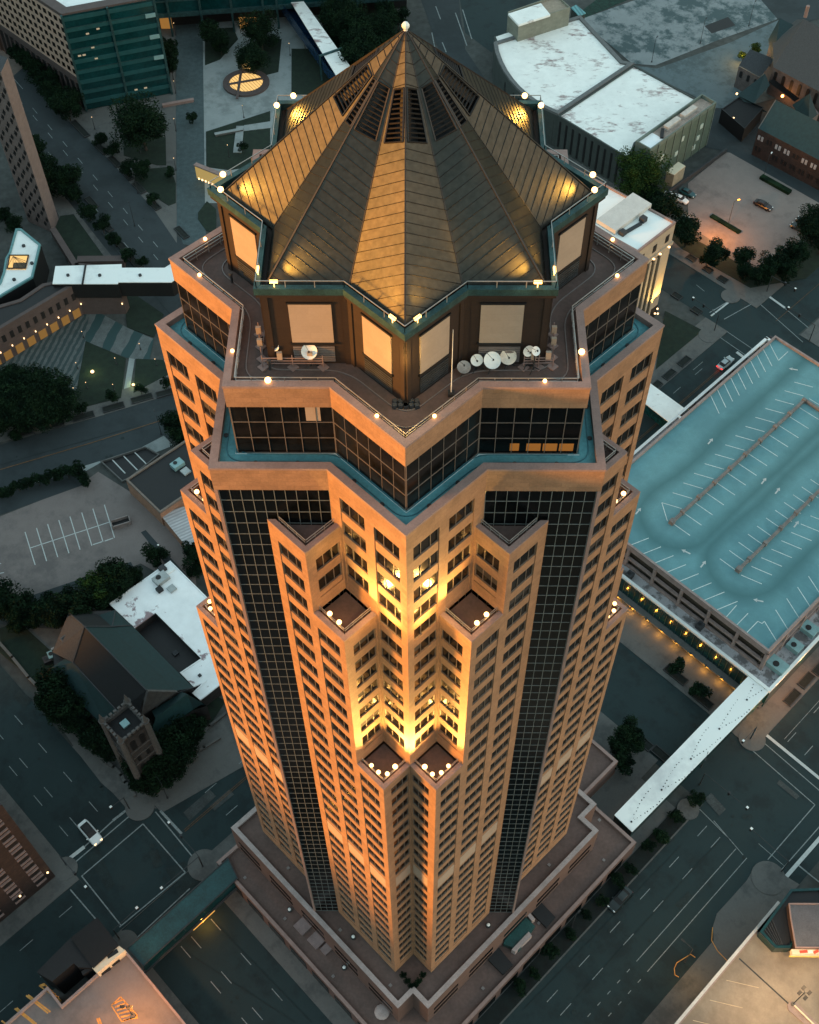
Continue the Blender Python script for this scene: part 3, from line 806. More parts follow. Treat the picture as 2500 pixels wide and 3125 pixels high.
sheet('hedge_bed', mat('dark_hedge', (.006, .030, .022), .95, .5, .8), .026, [(1786, 55), (2010, -40), (2060, -60), (1900, -60), (1780, 30)])
sheet('parking_bay', black, .022, [(2150, 80), (2222, 52), (2245, 78), (2172, 103)])
lg = M(); 
LAWNS = [[(376, 400), (506, 420), (508, 505), (480, 505), (378, 475)], [(415, 520), (520, 510), (537, 560), (537, 620), (515, 628), (410, 560)], [(626, 90), (712, 85), (727, 120), (672, 182), (626, 200)], [(725, 175), (790, 120), (860, 120), (850, 220), (810, 230), (726, 210)],
 [(890, 150), (1010, 150), (1060, 300), (890, 290)], [(629, 403), (825, 340), (825, 500), (700, 520), (630, 510)], [(605, 650), (632, 615), (660, 640), (660, 710), (630, 705), (605, 670)], [(185, 660), (225, 655), (330, 800), (205, 800), (163, 711)],
 [(262, 1042), (385, 1095), (370, 1215), (240, 1248), (232, 1205)], [(416, 1096), (500, 1100), (520, 1140), (408, 1200)], [(-60, 1180), (232, 1205), (240, 1240), (0, 1300), (-60, 1320)], [(388, 1000), (470, 1030), (500, 960), (420, 905), (380, 905)],
 [(-40, 1930), (60, 1900), (170, 2000), (150, 2090), (120, 2090), (-40, 1960)], [(150, 2100), (300, 2100), (420, 2330), (350, 2310), (240, 2240), (178, 2160)], [(430, 2180), (610, 2100), (690, 2140), (560, 2330), (450, 2425), (410, 2330)], [(1970, 610), (2100, 720), (2300, 830), (2400, 790), (2500, 700), (2560, 760), (2460, 850), (2290, 880), (2080, 760), (1950, 640)],
 [(960, -40), (1200, -40), (1240, 200), (1150, 330), (1040, 250), (1010, 120)], [(2030, 950), (2145, 1010), (2060, 1080), (2000, 1130)]]
for p in LAWNS:
    q_ = [at(*a, 0) for a in p]; q_ = q_ if area(q_) > 0 else q_[::-1]; lz = .18 + .003 * LAWNS.index(p); lg.poly([(x, y, lz) for x, y in q_]); sidewalls(lg, q_, 0, lz)
struct('lawn', lg, grass)
# striped plaza
stripe = mat('striped_paving', (.085, .10, .10), .8, .2, .5)
def add_stripes(m, deg, period, c2, th=.5, jitter=2.):
    nt = m.node_tree; N = nt.nodes; L = nt.links; b = N['Principled BSDF']
    geo = N.new('ShaderNodeNewGeometry'); mp = N.new('ShaderNodeMapping'); mp.inputs['Rotation'].default_value = (0, 0, R_(deg)); mp.inputs['Scale'].default_value = (1 / period,) * 3
    L.new(geo.outputs['Position'], mp.inputs[0]); wv = N.new('ShaderNodeTexWave'); wv.inputs['Scale'].default_value = .314; wv.inputs['Distortion'].default_value = jitter; wv.inputs['Detail Scale'].default_value = 2.5
    L.new(mp.outputs[0], wv.inputs[0]); gt = N.new('ShaderNodeMath'); gt.operation = 'GREATER_THAN'; gt.inputs[1].default_value = th; L.new(wv.outputs['Fac'], gt.inputs[0])
    src = b.inputs['Base Color'].links[0].from_socket; mx = N.new('ShaderNodeMix'); mx.data_type = 'RGBA'; L.new(gt.outputs[0], mx.inputs[0]); L.new(src, mx.inputs[6]); mx.inputs[7].default_value = (*c2, 1); L.new(mx.outputs[2], b.inputs['Base Color'])
add_stripes(stripe, 12, 1.7, (.028, .05, .052))
stripe2 = mat('wide_striped_paving', (.095, .11, .11), .8, .2, .5); add_stripes(stripe2, 14, 6.5, (.018, .05, .052), .62, 1.)
sheet('striped_plaza', stripe, .04, [(20, 1100), (276, 950), (262, 1042), (258, 1100), (236, 1205), (150, 1190), (60, 1180), (-40, 1180)])
sheet('striped_plaza', stripe2, .044, [(276, 940), (388, 1000), (470, 1035), (456, 1105), (412, 1096), (385, 1092), (262, 1042), (272, 960)])
sheetPQ('planting_strip', mat('dark_planting_strip', (.004, .009, .0085), .95, .4, .5), .2, (-40, 50, -37.0, -33.6))
kind_strip = bpy.data.objects['planting_strip']; kind_strip.location.z = .12
# painted lines ---------------------------------------------------------------
def line(m, a, b, w=.15, z=.125):
    (x0, y0), (x1, y1) = at(*a, 0), at(*b, 0); l = math.hypot(x1 - x0, y1 - y0); nx, ny = -(y1 - y0) / l * w / 2, (x1 - x0) / l * w / 2
    m.poly([(x0 + nx, y0 + ny, z), (x0 - nx, y0 - ny, z), (x1 - nx, y1 - ny, z), (x1 + nx, y1 + ny, z)])
def lpq(m, P0, Q0, P1, Q1, w=.15, z=.125):
    x0, y0 = W(P0, Q0); x1, y1 = W(P1, Q1); l = math.hypot(x1 - x0, y1 - y0); nx, ny = -(y1 - y0) / l * w / 2, (x1 - x0) / l * w / 2
    m.poly([(x0 + nx, y0 + ny, z), (x0 - nx, y0 - ny, z), (x1 - nx, y1 - ny, z), (x1 + nx, y1 + ny, z)])
pl_ = M(); yl = M(); bl = M()
for P in (-48.8, -43.7, -51.5):          # lanes of the street beside the church and past the podium
    q_ = -100
    while q_ < 110:
        if not (27 < q_ + 3 < 46 or 27 < q_ < 46): lpq(pl_, P + (3 if q_ < 20 else 0), q_, P + (3 if q_ < 20 else 0), q_ + 3.2, .16)
        q_ += 9.6
for Q in (40.6, 33.4):
    p_ = -130
    while p_ < 150:
        if not (-58 < p_ < -32): lpq(pl_, p_, Q, p_ + 3.2, Q, .16)
        p_ += 9.6
lpq(yl, -33, 37.2, 160, 37.2, .14); lpq(yl, -33, 36.8, 160, 36.8, .14); lpq(yl, 181, 37, 260, 37, .14)
for Q in (-40.8, -44.3):
    p_ = -90
    while p_ < 52: lpq(pl_, p_, Q, p_ + 3.2, Q, .16); p_ += 9.6
lpq(pl_, 16, -48.2, 48, -48.2, .16); lpq(pl_, 16, -51.0, 48, -51.0, .16)
p_ = -60
while p_ < 16: lpq(pl_, p_, -48.2, p_ + .9, -48.2, .16); lpq(pl_, p_, -51.0, p_ + .9, -51.0, .16); p_ += 3
for Q in (-41.5, -46): 
    for p_ in (76, 86, 96, 106): lpq(pl_, p_, Q, p_ + 3.2, Q, .16)
lpq(pl_, 76, -40.6, 130, -40.6, .12)
# crosswalks of the lower-left crossing
for (a, b, w) in (((437, 2515), (566, 2663), .25), ((566, 2663), (365, 2830), .25), ((250, 2674), (437, 2515), .25), ((250, 2674), (370, 2825), .25),
                  ((475, 2478), (602, 2632), .25), ((405, 2483), (230, 2632), .25), ((215, 2715), (340, 2860), .25), ((580, 2712), (410, 2870), .25)): line(pl_, a, b, w)
line(pl_, (490, 2475), (555, 2545), .55, .129); line(pl_, (390, 2470), (345, 2505), .55, .129); line(bl, (258, 2585), (213, 2620), .8, .129); line(pl_, (345, 2506), (258, 2585), .3, .129)
# right-hand crossing
for (a, b, w) in (((2293, 2288), (2487, 2457), .2), ((2487, 2457), (2343, 2624), .2), ((2325, 2262), (2520, 2430), .2), ((2385, 2655), (2530, 2490), .2), ((2178, 2505), (2268, 2610), .15), ((2135, 2470), (2225, 2560), .15)): line(pl_, a, b, w)
line(bl, (2338, 2243), (2530, 2400), .7, .129); line(bl, (2400, 2675), (2540, 2515), .8, .129); line(pl_, (2435, 2640), (2540, 2725), .3); line(pl_, (2315, 2575), (2395, 2645), .12)
# crossing behind the tower
for (a, b, w) in (((2165, 955), (2255, 902), .3), ((2210, 975), (2300, 925), .25), ((2175, 945), (2180, 950), .3), ((2345, 900), (2490, 1020), .2), ((2310, 920), (2450, 1045), .2), ((2200, 1000), (2310, 1075), .2), ((2190, 1025), (2290, 1095), .2)): line(pl_, a, b, w)
line(bl, (2170, 965), (2252, 902), .5, .129); line(bl, (2343, 903), (2395, 940), .7, .129); line(bl, (2248, 1075), (2268, 1090), .9, .129)
# wide diagonal street
for k_ in range(14):
    for (x0, y0, dx, dy) in ((10, 300, 46, 55), (55, 300, 46, 53), (100, 330, 46, 51)):
        xx, yy = x0 + dx * k_, y0 + dy * k_
        if yy > 120 and yy < 800: line(pl_, (xx, yy), (xx + 14, yy + 17), .18)
line(pl_, (20, 215), (70, 272), .2)
line(yl, (-20, 1440), (280, 1352), .3); line(yl, (280, 1352), (560, 1262), .3)
for (a, b) in (((1390, 40), (1425, 140)), ((1412, 30), (1440, 120)), ((1330, 20), (1345, 60)), ((1318, 100), (1328, 150)), ((1350, 130), (1362, 160))): line(pl_, a, b, .35)
for (a, b) in (((2125, 870), (2150, 890)), ((1890 + 225, 1130), (2145, 1105))): line(pl_, a, b, .15)
# stalls of the open lot on the left
base_ = [(93, 1673), (128, 1661), (162, 1649), (196, 1637), (230, 1626), (266, 1614), (300, 1602), (335, 1590)]
for i, (x, y) in enumerate(base_):
    line(bl, (x - 16, y - 49), (x + 15, y + 52), .24)
line(bl, (93, 1673), (335, 1594), .24); line(bl, (284, 1663), (312, 1654), .3); line(bl, (320, 1652), (346, 1643), .3)
for i in range(5): line(bl, (-30, 1700 + i * 28), (-5 + i * 9, 1688 + i * 28 + 4), .22)
struct('road_markings', pl_, paint); struct('road_markings', yl, ypaint); struct('road_markings', bl, paintb)
rpm = mat('dark_road_patch', (.010, .020, .020), .85, .3, .4); rp2 = mat('pale_road_patch', (.042, .050, .050), .85, .3, .4); pa = M(); pb2 = M()
for p in ([(505, 2652), (566, 2628), (610, 2690), (548, 2738)], [(300, 2590), (352, 2700), (330, 2722), (262, 2610)], [(455, 2600), (480, 2590), (500, 2640), (470, 2650)], [(800, 2770), (850, 2760), (900, 2830), (850, 2850)], [(1760, 2700), (1800, 2680), (1830, 2720), (1790, 2740)], [(2000, 2560), (2040, 2530), (2062, 2560), (2024, 2590)], [(60, 2105), (100, 2135), (78, 2160), (40, 2130)], [(1940, 1960), (2000, 2010), (1985, 2030), (1925, 1985)], [(2060, 2760), (2100, 2720), (2112, 2734), (2074, 2778)]): 
    q_ = [at(*k, 0) for k in p]; q_ = q_ if area(q_) > 0 else q_[::-1]; pa.poly([(x, y, .1185 + .0005 * (len(pa.f) % 4)) for x, y in q_])
for p in ([(640, 2460), (700, 2410), (715, 2425), (655, 2475)], [(2170, 2420), (2215, 2470), (2195, 2490), (2150, 2440)], [(560, 2480), (640, 2410), (660, 2430), (580, 2505)], [(1480, 3060), (1620, 2930), (1630, 2940), (1490, 3070)], [(2380, 2380), (2440, 2430), (2430, 2440), (2370, 2392)]):
    q_ = [at(*k, 0) for k in p]; q_ = q_ if area(q_) > 0 else q_[::-1]; pb2.poly([(x, y, .1215) for x, y in q_])
for (a_1, b_1) in (((180, 2120), (560, 2560)), ((250, 2090), (420, 2300)), ((560, 2900), (900, 3120)), ((480, 2980), (620, 3125)), ((1600, 3080), (2080, 2580)), ((1700, 3110), (2200, 2560)), ((60, 420), (520, 960)), ((0, 1420), (420, 1300)), ((1900, 1900), (2160, 2100)), ((660, 2820), (950, 3120))): line(pa, a_1, b_1, .16, .123)
rr_ = random.Random(4)
for (x0, y0, x1, y1, n) in ((60, 2150, 330, 2460, 7), (380, 2560, 560, 2800, 8), (600, 2880, 950, 3100, 7), (1550, 2800, 2250, 3100, 14), (2180, 2450, 2400, 2620, 8), (1900, 1900, 2150, 2250, 6), (100, 400, 450, 800, 8), (50, 1330, 420, 1400, 4)):
    for i in range(n): X, Y = at(rr_.uniform(x0, x1), rr_.uniform(y0, y1)); k = rr_.uniform(.3, .6); pa.poly([(X + k * cos(t * pi / 4), Y + k * sin(t * pi / 4), .1242) for t in range(8)])
struct('road_patches', pa, rpm); struct('road_patches', pb2, rp2)
# round islands and corner pads
cp = M()
for (px, py, r_) in ((428, 2462, 3.2), (622, 2640, 3.4), (383, 2878, 2.6), (200, 2652, 2.6)):
    x, y = at(px, py); cp.cyl(x, y, 0, .20 + .00002 * px, r_, n=24)
for (px, py, r_) in ((2345, 2680, 3.6), (2295, 2255, 3.), (2230, 905, 2.8), (2162, 1025, 2.8), (2100, 2470, 2.4)):
    x, y = at(px, py); cp.cyl(x, y, 0, .20 + .00002 * px, r_, n=24)
struct('corner_pavement', cp, concrete)
slab('median_island', concrete, .15, polys=[[(2188, 2788), (2232, 2740), (2280, 2686), (2300, 2650), (2335, 2640), (2375, 2660), (2440, 2700), (2375, 2770), (2225, 2935), (2200, 2910), (2178, 2870), (2175, 2830)]])
yk = M()
pts_ = [(2175, 2830), (2172, 2870), (2190, 2902), (2222, 2935)]
for a, b in zip(pts_, pts_[1:]): yk.bar(P3(*a, .16), P3(*b, .16), .09)
pts_ = [(2122, 2922), (2108, 2912), (2095, 2920), (2066, 2938), (2058, 2955), (2060, 2975), (2072, 2982)]
for a, b in zip(pts_, pts_[1:]): yk.bar(P3(*a, .05), P3(*b, .05), .1)
for a, b in (((2097, 2995), (2150, 3022)), ((2145, 2945), (2185, 2977))): yk.bar(P3(*a, .05), P3(*b, .05), .1)
struct('kerb_paint', yk, opaint)
# the church forecourt, steps, walls
sheet('pavement', concrete, .132, [(190, 2180), (245, 2240), (340, 2290), (400, 2360), (450, 2430), (480, 2450), (500, 2470), (390, 2460), (310, 2390), (240, 2300), (160, 2180), (110, 2110), (125, 2098)])
sheet('pavement', concrete, .136, [(480, 2460), (560, 2400), (680, 2300), (760, 2250), (760, 2330), (500, 2478)])
sheet('courtyard', concrete, .02, [(62, 1918), (200, 1915), (230, 1960), (175, 2000), (95, 1992)])
sheet('pavement', asphalt2, .018, [(-60, 1895), (0, 1905), (60, 1915), (180, 1920), (200, 1905), (60, 1895), (0, 1880), (-60, 1868)])
# ================================================================ BUILDINGS AROUND
def T(name, label, cat, px, py, z=0, group=None):
    x, y = at(px, py, z); return thing(name, label, cat, (x, y, 0), 0, group)
def pol(pts, z): return [at(x, y, z) for x, y in pts]
def ccw(p): return p if area(p) > 0 else p[::-1]
def block(t, poly, z0, z1, wm_, rm, rname='roof', wname='wall', par=.0, parw=.4, parm=None):
    poly = ccw(poly); m = M(); sidewalls(m, poly, z0, z1 + par); w = m.obj(wname, wm_, t)
    r = M(); r.poly([(x, y, z1) for x, y in (inset(poly, parw * .9) if par else poly)]); ro = r.obj(rname, rm, t)
    if par:
        c = M(); ring(c, inset(poly, -.03), parw, z1 - .2, z1 + par + .03); c.obj('parapet', parm or wm_, t)
    return w, ro
def wallgrid(t, A, B, z0, z1, nc, nr, wf, hf, m_, name='window', dep=.06, z_in=0., off=.0, shape=None):
    """windows as separate parts, set just proud of / in the wall plane"""
    L_ = math.hypot(B[0] - A[0], B[1] - A[1]); d = ((B[0] - A[0]) / L_, (B[1] - A[1]) / L_); n = (d[1], -d[0]); an = math.atan2(d[1], d[0]); cw = L_ / nc; ch = (z1 - z0) / nr
    me = None; cnt = 0; rest = M()
    for r in range(nr):
        for c in range(nc):
            s = (c + .5) * cw; x, y = A[0] + d[0] * s + n[0] * off, A[1] + d[1] * s + n[1] * off; zz = z0 + (r + .5) * ch
            b = M(); hw, hh = cw * wf / 2, ch * hf / 2
            if shape == 'slant': b.quad((-hw, -.03, -hh), (hw * .6, -.03, -hh), (hw, -.03, hh * .6), (hw, -.03, hh)); b.box(0, 0, -hh, hh, hw, dep)
            else: b.box(0, 0, -hh, hh, hw, dep)
            if cnt < 95:
                if me is None: me = b.mesh(name, m_)
                o = bpy.data.objects.new(name, me); col.objects.link(o); o.parent = t; l = t.location; o.location = (x - l[0], y - l[1], zz - l[2]); o.rotation_euler = (0, 0, an); cnt += 1
            else: rest.add(b, (x, y, zz), an)
    if rest.f: rest.obj(name + 's', m_, t, kind='stuff')
def strip(t, A, B, z0, z1, dep, m_, name):
    b = M(); L_ = math.hypot(B[0] - A[0], B[1] - A[1]); b.box((A[0] + B[0]) / 2, (A[1] + B[1]) / 2, z0, z1, L_ / 2, dep, math.atan2(B[1] - A[1], B[0] - A[0])); return b.obj(name, m_, t)
def lerp(A, B, t): return (A[0] + (B[0] - A[0]) * t, A[1] + (B[1] - A[1]) * t)
# --- office block, upper left: beige grid wall on the street side, teal glass on the plaza side
z = 34
A = at(190, 52, z); B = at(472, 0, z); C_ = at(112, 0, z); dl = math.dist(A, C_); D0 = (A[0] + (C_[0] - A[0]) * 75 / dl, A[1] + (C_[1] - A[1]) * 75 / dl); E0 = (D0[0] + B[0] - A[0], D0[1] + B[1] - A[1])
t = thing('office_building', 'beige gridded office block with teal glass end wall and white roof at the upper left', 'office building', (*A, 0))
poly = [A, B, E0, D0]
block(t, poly, 0, z, beige, whiteroof, par=1.0, parw=3.4, parm=pinkst)
strip(t, A, B, .2, z + .4, .25, tealg, 'glass_wall')
for i in range(9):
    zz = z - .6 - i * 3.75; strip(t, (A[0] + .1, A[1] - .3), (B[0] + .1, B[1] - .3), zz - .9, zz + .5 - .0, .12, mat('teal_spandrel', (.015, .075, .08), .4, .15, .5), 'spandrel')
    if i % 2: strip(t, (A[0] + .1, A[1] - .45), (B[0] + .1, B[1] - .45), zz + .45, zz + .6, .12, gutter, 'sill_line')
for tt in (0, .49, .995):
    p = lerp(A, B, tt); m = M(); m.box(p[0], p[1] - .5, 0, z + .8, .35, .35, .3); m.obj('column', gutter, t)
for i in (1, 3, 5): p = lerp(A, B, .93); m = M(); m.box(p[0], p[1] - .75, z - 3.4 - i * 3.75 + 2, z - 3.4 - i * 3.75 + 3.4, 1.6, .1, .3); m.obj('pale_panel', mat('pale_teal', (.20, .34, .35), .5, .1, 1), t)
for (px, py, zz) in ((272, 90, 27), (303, 78, 28), (250, 150, 20), (265, 143, 20), (290, 125, 22), (300, 160, 18), (415, 280, 4), (445, 270, 4)):
    x, y = at(px, py, zz); f_ = (x - A[0]) / (B[0] - A[0]); p = lerp(A, B, f_); m = M(); m.box(p[0], p[1] - .5, zz, zz + .45, .5, .1, .3); m.obj('lit_window', emis('faint_window', (.9, .75, .5), .08), t)
q_ = lerp(D0, A, 0)
wallgrid(t, D0, A, 12.5, 33.4, 26, 7, .5, .5, glassb, dep=.12, off=.06)
for i in range(24):
    p = lerp(D0, A, (i + .3) / 24); m = M(); m.box(p[0], p[1], .1, 9.8, .42, .55, -.92); m.obj('column', pinkst, t) if i < 24 else None
strip(t, D0, A, .5, 9.4, .3, black, 'arcade_glass'); strip(t, D0, A, 9.9, 12.0, .35, pinkst, 'arcade_lintel')
# --- slab with diamond windows at the far left
K0, K1, K2 = at(86, 675), at(162, 712), at(179, 668)
t = thing('office_building', 'pink stone slab with staggered diamond windows at the far left edge', 'office building', (*K1, 0))
dd = (K1[0] - K0[0], K1[1] - K0[1]); K3 = (K0[0] + K2[0] - K1[0], K0[1] + K2[1] - K1[1])
block(t, [K0, K1, K2, K3], 0, 56, blocks('slab_stone', (.17, .13, .12), 1.5, .6, .85, var=.1), slate)
L_ = math.dist(K0, K1); an = math.atan2(dd[1], dd[0]); d1 = (dd[0] / L_, dd[1] / L_); n1 = (d1[1], -d1[0])
me = None
for r in range(26):
    for c in range(3):
        s = L_ * (c + .5 + (.28 if r % 2 else -.1)) / 3; zz = 3 + r * 2.05
        if s < .6 or s > L_ - .6: continue
        if me is None:
            b = M(); b.v = [(-.62, -.05, -.2), (0, -.05, -1.05), (.62, -.05, .2), (0, -.05, 1.05)]; b.f = [(0, 1, 2, 3)]; b.bar((-.62, -.08, -.2), (0, -.08, -1.05), .06); b.bar((0, -.08, 1.05), (.62, -.08, .2), .06); me = b.mesh('window', black)
        o = bpy.data.objects.new('window', me); col.objects.link(o); o.parent = t; o.location = (K0[0] + d1[0] * s + n1[0] * .03 - K1[0], K0[1] + d1[1] * s + n1[1] * .03 - K1[1], zz); o.rotation_euler = (0, 0, an)
# wall flanking the slab
t = T('garden_wall', 'low pink wall running down from the diamond windowed slab to the white footbridge', 'wall', 200, 740)
m = M(); pts = [(163, 700), (232, 810), (290, 815)]
for a, b in zip(pts, pts[1:]):
    A, B = at(*a, 3), at(*b, 3); m.box((A[0] + B[0]) / 2, (A[1] + B[1]) / 2, 0, 3.2, math.dist(A, B) / 2 + .4, .9, math.atan2(B[1] - A[1], B[0] - A[0]))
m.obj('wall', pinkst, t)
m = M(); A, B = at(235, 792, 3), at(375, 800, 3); m.box((A[0] + B[0]) / 2, (A[1] + B[1]) / 2 + 1, 0, 3.0, math.dist(A, B) / 2, 1.2, 0.02); m.obj('planter_wall', pinkst, t)
# --- polygonal pavilion with white roof and lit skylight
t = T('pavilion', 'dark pavilion with polygonal white roof and a yellow lit skylight', 'building', 60, 800)
zr = 10; pv = [(-40, 700), (49, 699), (65, 700), (125, 747), (101, 848), (-10, 912), (-60, 930)]
pv = [(49, 700), (66, 700), (125, 748), (101, 848), (0, 908), (-40, 912), (0, 864), (11, 832), (18, 790), (29, 772)]
block(t, pol(pv, zr), 0, zr, black, whiteroof, par=.35, parw=.6, parm=mat('teal_trim', (.10, .24, .25), .5, .1, 1))
sk_ = pol([(30, 781), (90, 781), (80, 823), (22, 823)], zr); m = M(); m.prism(ccw(sk_), zr + .02, zr + .3); so_ = m.obj('skylight', litsky, t)
m = M(); ring(m, ccw(sk_), .3, zr, zr + .55); m.obj('skylight_frame', black, t)
m = M()
a0 = sk_[0]
for i in range(7): b_ = lerp(sk_[1], sk_[2], i / 6) if i > 2 else lerp(sk_[3], sk_[2], i / 3); m.bar((a0[0] + 1.2, a0[1] - .6, zr + .42), (*b_, zr + .42), .06)
mx_ = ccw([lerp(sk_[0], sk_[3], .55), lerp(sk_[1], sk_[2], .55), lerp(sk_[1], sk_[2], .95), lerp(sk_[0], sk_[3], .95)]); 
m.obj('skylight_bars', black, t)
m = M(); m.prism(ccw([lerp(mx_[0], mx_[1], .3), mx_[1], mx_[2], lerp(mx_[3], mx_[2], .3)]), zr + .31, zr + .36); m.obj('skylight_shade', mat('shade', (.10, .07, .04), .8), t)
for (px, py) in ((73, 752), (44, 855), (98, 805)): m = M(); x, y = at(px, py, zr); m.cyl(x, y, zr, zr + .5, .5); m.obj('roof_vent', slate, t)
# --- dark atrium and pink crescent lobby
t = T('lobby_building', 'low dark pink building bent around the striped plaza, square windows above yellow lit doorways', 'building', 200, 950)
zr = 11.5
lobby = [(-60, 1042), (227, 871), (362, 869), (372, 850), (240, 845), (130, 868), (60, 915), (-60, 950)]
lp_ = pol(lobby, zr); block(t, lp_, 0, zr, pinkst, black, par=.25, parw=1.1, parm=pinkst)
A, B, C_ = at(-60, 1042, zr), at(227, 871, zr), at(362, 869, zr)
L_ = math.dist(A, B)
def outd(A, B, o): l = math.dist(A, B); return ((B[1] - A[1]) / l * o, -(B[0] - A[0]) / l * o)
wallgrid(t, A, B, 6.6, 9.2, 12, 1, .42, .9, black, off=.05)
wallgrid(t, B, C_, 6.6, 9.2, 4, 1, .4, .9, black, off=.05)
wallgrid(t, A, B, .2, 3.4, 8, 1, .62, .95, emis('lit_doorway', (1, .50, .12), .035), name='doorway', off=.05)
for i in range(9):
    p = lerp(A, B, i / 8); o_ = outd(A, B, .5); m = M(); m.ball(p[0] + o_[0], p[1] + o_[1], 4.6, .2, 6, 1.7); m.obj('wall_lamp', glows, t)
m = M(); p = C_; m.ball(p[0] - .3, p[1] - .5, 4.6, .2, 6, 1.7); m.obj('wall_lamp', glows, t)
# --- left footbridge, white roof
def bridge(label, roofpx, zr, h, glass, trim=True, name='footbridge'):
    c = roofpx[0]; t = T(name, label, 'bridge', *c, zr); p = ccw(pol(roofpx, zr))
    m = M(); sidewalls(m, p, zr - h, zr); m.poly([(x, y, zr - h) for x, y in p[::-1]]); m.obj('side_wall', glass, t)
    return t, p
t, p = bridge('white roofed footbridge with black sides running left from the tower', [(161, 868), (360, 868), (362, 863), (523, 863), (560, 838), (560, 800), (519, 809), (503, 819), (372, 819), (372, 808), (170, 814)], 12.5, 5.2, black)
m = M(); m.prism(p, 12.5, 12.75); m.obj('roof', whiteroof, t)
m = M(); A, B = at(262, 808, 12.8), at(252, 868, 12.8); m.box((A[0] + B[0]) / 2, (A[1] + B[1]) / 2, 12.76, 13.0, math.dist(A, B) / 2, .25, math.atan2(B[1] - A[1], B[0] - A[0])); m.obj('roof_joint', black, t)
for px in (208, 305, 428): x, y = at(px, 841, 12.8); m = M(); m.cyl(x, y, 12.75, 13.2, .45); m.obj('roof_vent', slate, t)
# --- glass walkway across the top with white roof
zr = 9
t, p = bridge('long white roofed glass footbridge slanting down behind the tower spire', [(840, -20), (895, -20), (1068, 205), (1030, 232), (1008, 215)], zr, 4.2, mat('blue_glass', (.008, .03, .07), .2, .3, .2))
rp = ccw(pol([(846, -60), (880, -60), (1070, 205), (1026, 232)], zr)); m = M(); m.prism(rp, zr, zr + .25); m.obj('roof', stroof, t)
m = M(); A, B = at(977, 175, zr), at(1043, 152, zr); m.box((A[0] + B[0]) / 2, (A[1] + B[1]) / 2, zr + .3, zr + .8, math.dist(A, B) / 2 + .3, .35, math.atan2(B[1] - A[1], B[0] - A[0])); m.box(A[0], A[1], 0, zr + .5, .3, .3); m.box(B[0], B[1], 0, zr + .5, .3, .3); m.obj('portal_frame', gutter, t)
# --- teal glass building along the top edge, slim white columns
z = 22
A, B = at(455, 36, 10), at(1240, -25, 10)
t = thing('glass_building', 'teal glass building with slim pale columns along the top edge of the photo', 'building', (*A, 0))
A = (A[0] - 5, A[1]); up_ = (0, 30)
po_ = [A, B, (B[0] - 4, B[1] + 40), (A[0] - 4, A[1] + 40)]
block(t, po_, 7, 26, tealg, slate)
block(t, [(A[0], A[1] + 6), (B[0], B[1] + 6), (B[0], B[1] + 35), (A[0], A[1] + 35)], 0, 7, black, slate, rname='soffit', wname='recessed_wall')
strip(t, (A[0], A[1] - .3), (B[0], B[1] - .3), 7.2, 8.8, .3, gutter, 'floor_band'); strip(t, (A[0], A[1] - .3), (B[0], B[1] - .3), 13, 13.5, .3, gutter, 'floor_band')
for px in (455, 516, 612, 705, 800, 842, 1088, 1182):
    f_ = (at(px, 20, 10)[0] - A[0]) / (B[0] - A[0]); p = lerp(A, B, f_); m = M(); m.box(p[0], p[1] - .7, 0, 26, .32, .32); m.obj('column', gutter, t)
for (px0, px1, e) in ((735, 790, 1), (495, 530, 1)):
    p0 = at(px0, 66, 1); p1 = at(px1, 66, 1); m = M(); m.box((p0[0] + p1[0]) / 2, A[1] + 5.2, .3, 4.5, (p1[0] - p0[0]) / 2, .2); m.obj('lit_entrance', emis('lit_entrance', (1, .45, .1), .06), t)
# --- round pool skylight in the plaza
x, y = at(752, 256); t = thing('round_skylight', 'round yellow lit glass skylight set in a stone ring on the plaza', 'skylight', (x, y, 0))
m = M(); rr = [(x + 7.9 * cos(2 * pi * i / 40), y + 7.4 * sin(2 * pi * i / 40)) for i in range(40)]; m2 = M(); ring(m2, rr, 2.2, 0, .75); m2.obj('stone_ring', pinkst, t)
m.poly([(x + 5.8 * cos(2 * pi * i / 40), y + 5.3 * sin(2 * pi * i / 40), .62) for i in range(40)]); m.obj('lit_glass', litsky, t)
m = M()
for i in range(-5, 6):
    yy = i * 1.0; 
    for (c_, s_) in ((cos(-.95), sin(-.95)),):
        h_ = math.sqrt(max(0, 5.6 ** 2 - yy ** 2)); m.bar((x + c_ * -h_ - s_ * yy, y + s_ * -h_ + c_ * yy, .68), (x + c_ * h_ - s_ * yy, y + s_ * h_ + c_ * yy, .68), .06)
m.obj('glazing_bars', slate, t)
m = M(); m.box(x, y + .3, .7, 1.0, 6.2, .45, .28); m.box(x - 2.2, y - .8, .7, 1.05, .42, 8.5, 0); m.obj('crossing_beams', pinkst, t)
x2, y2 = at(756, 212); m = M(); m.box(x2, y2, 0, 3.4, 1.7, .25, .2); m.obj('glass_hood', litsky, t)
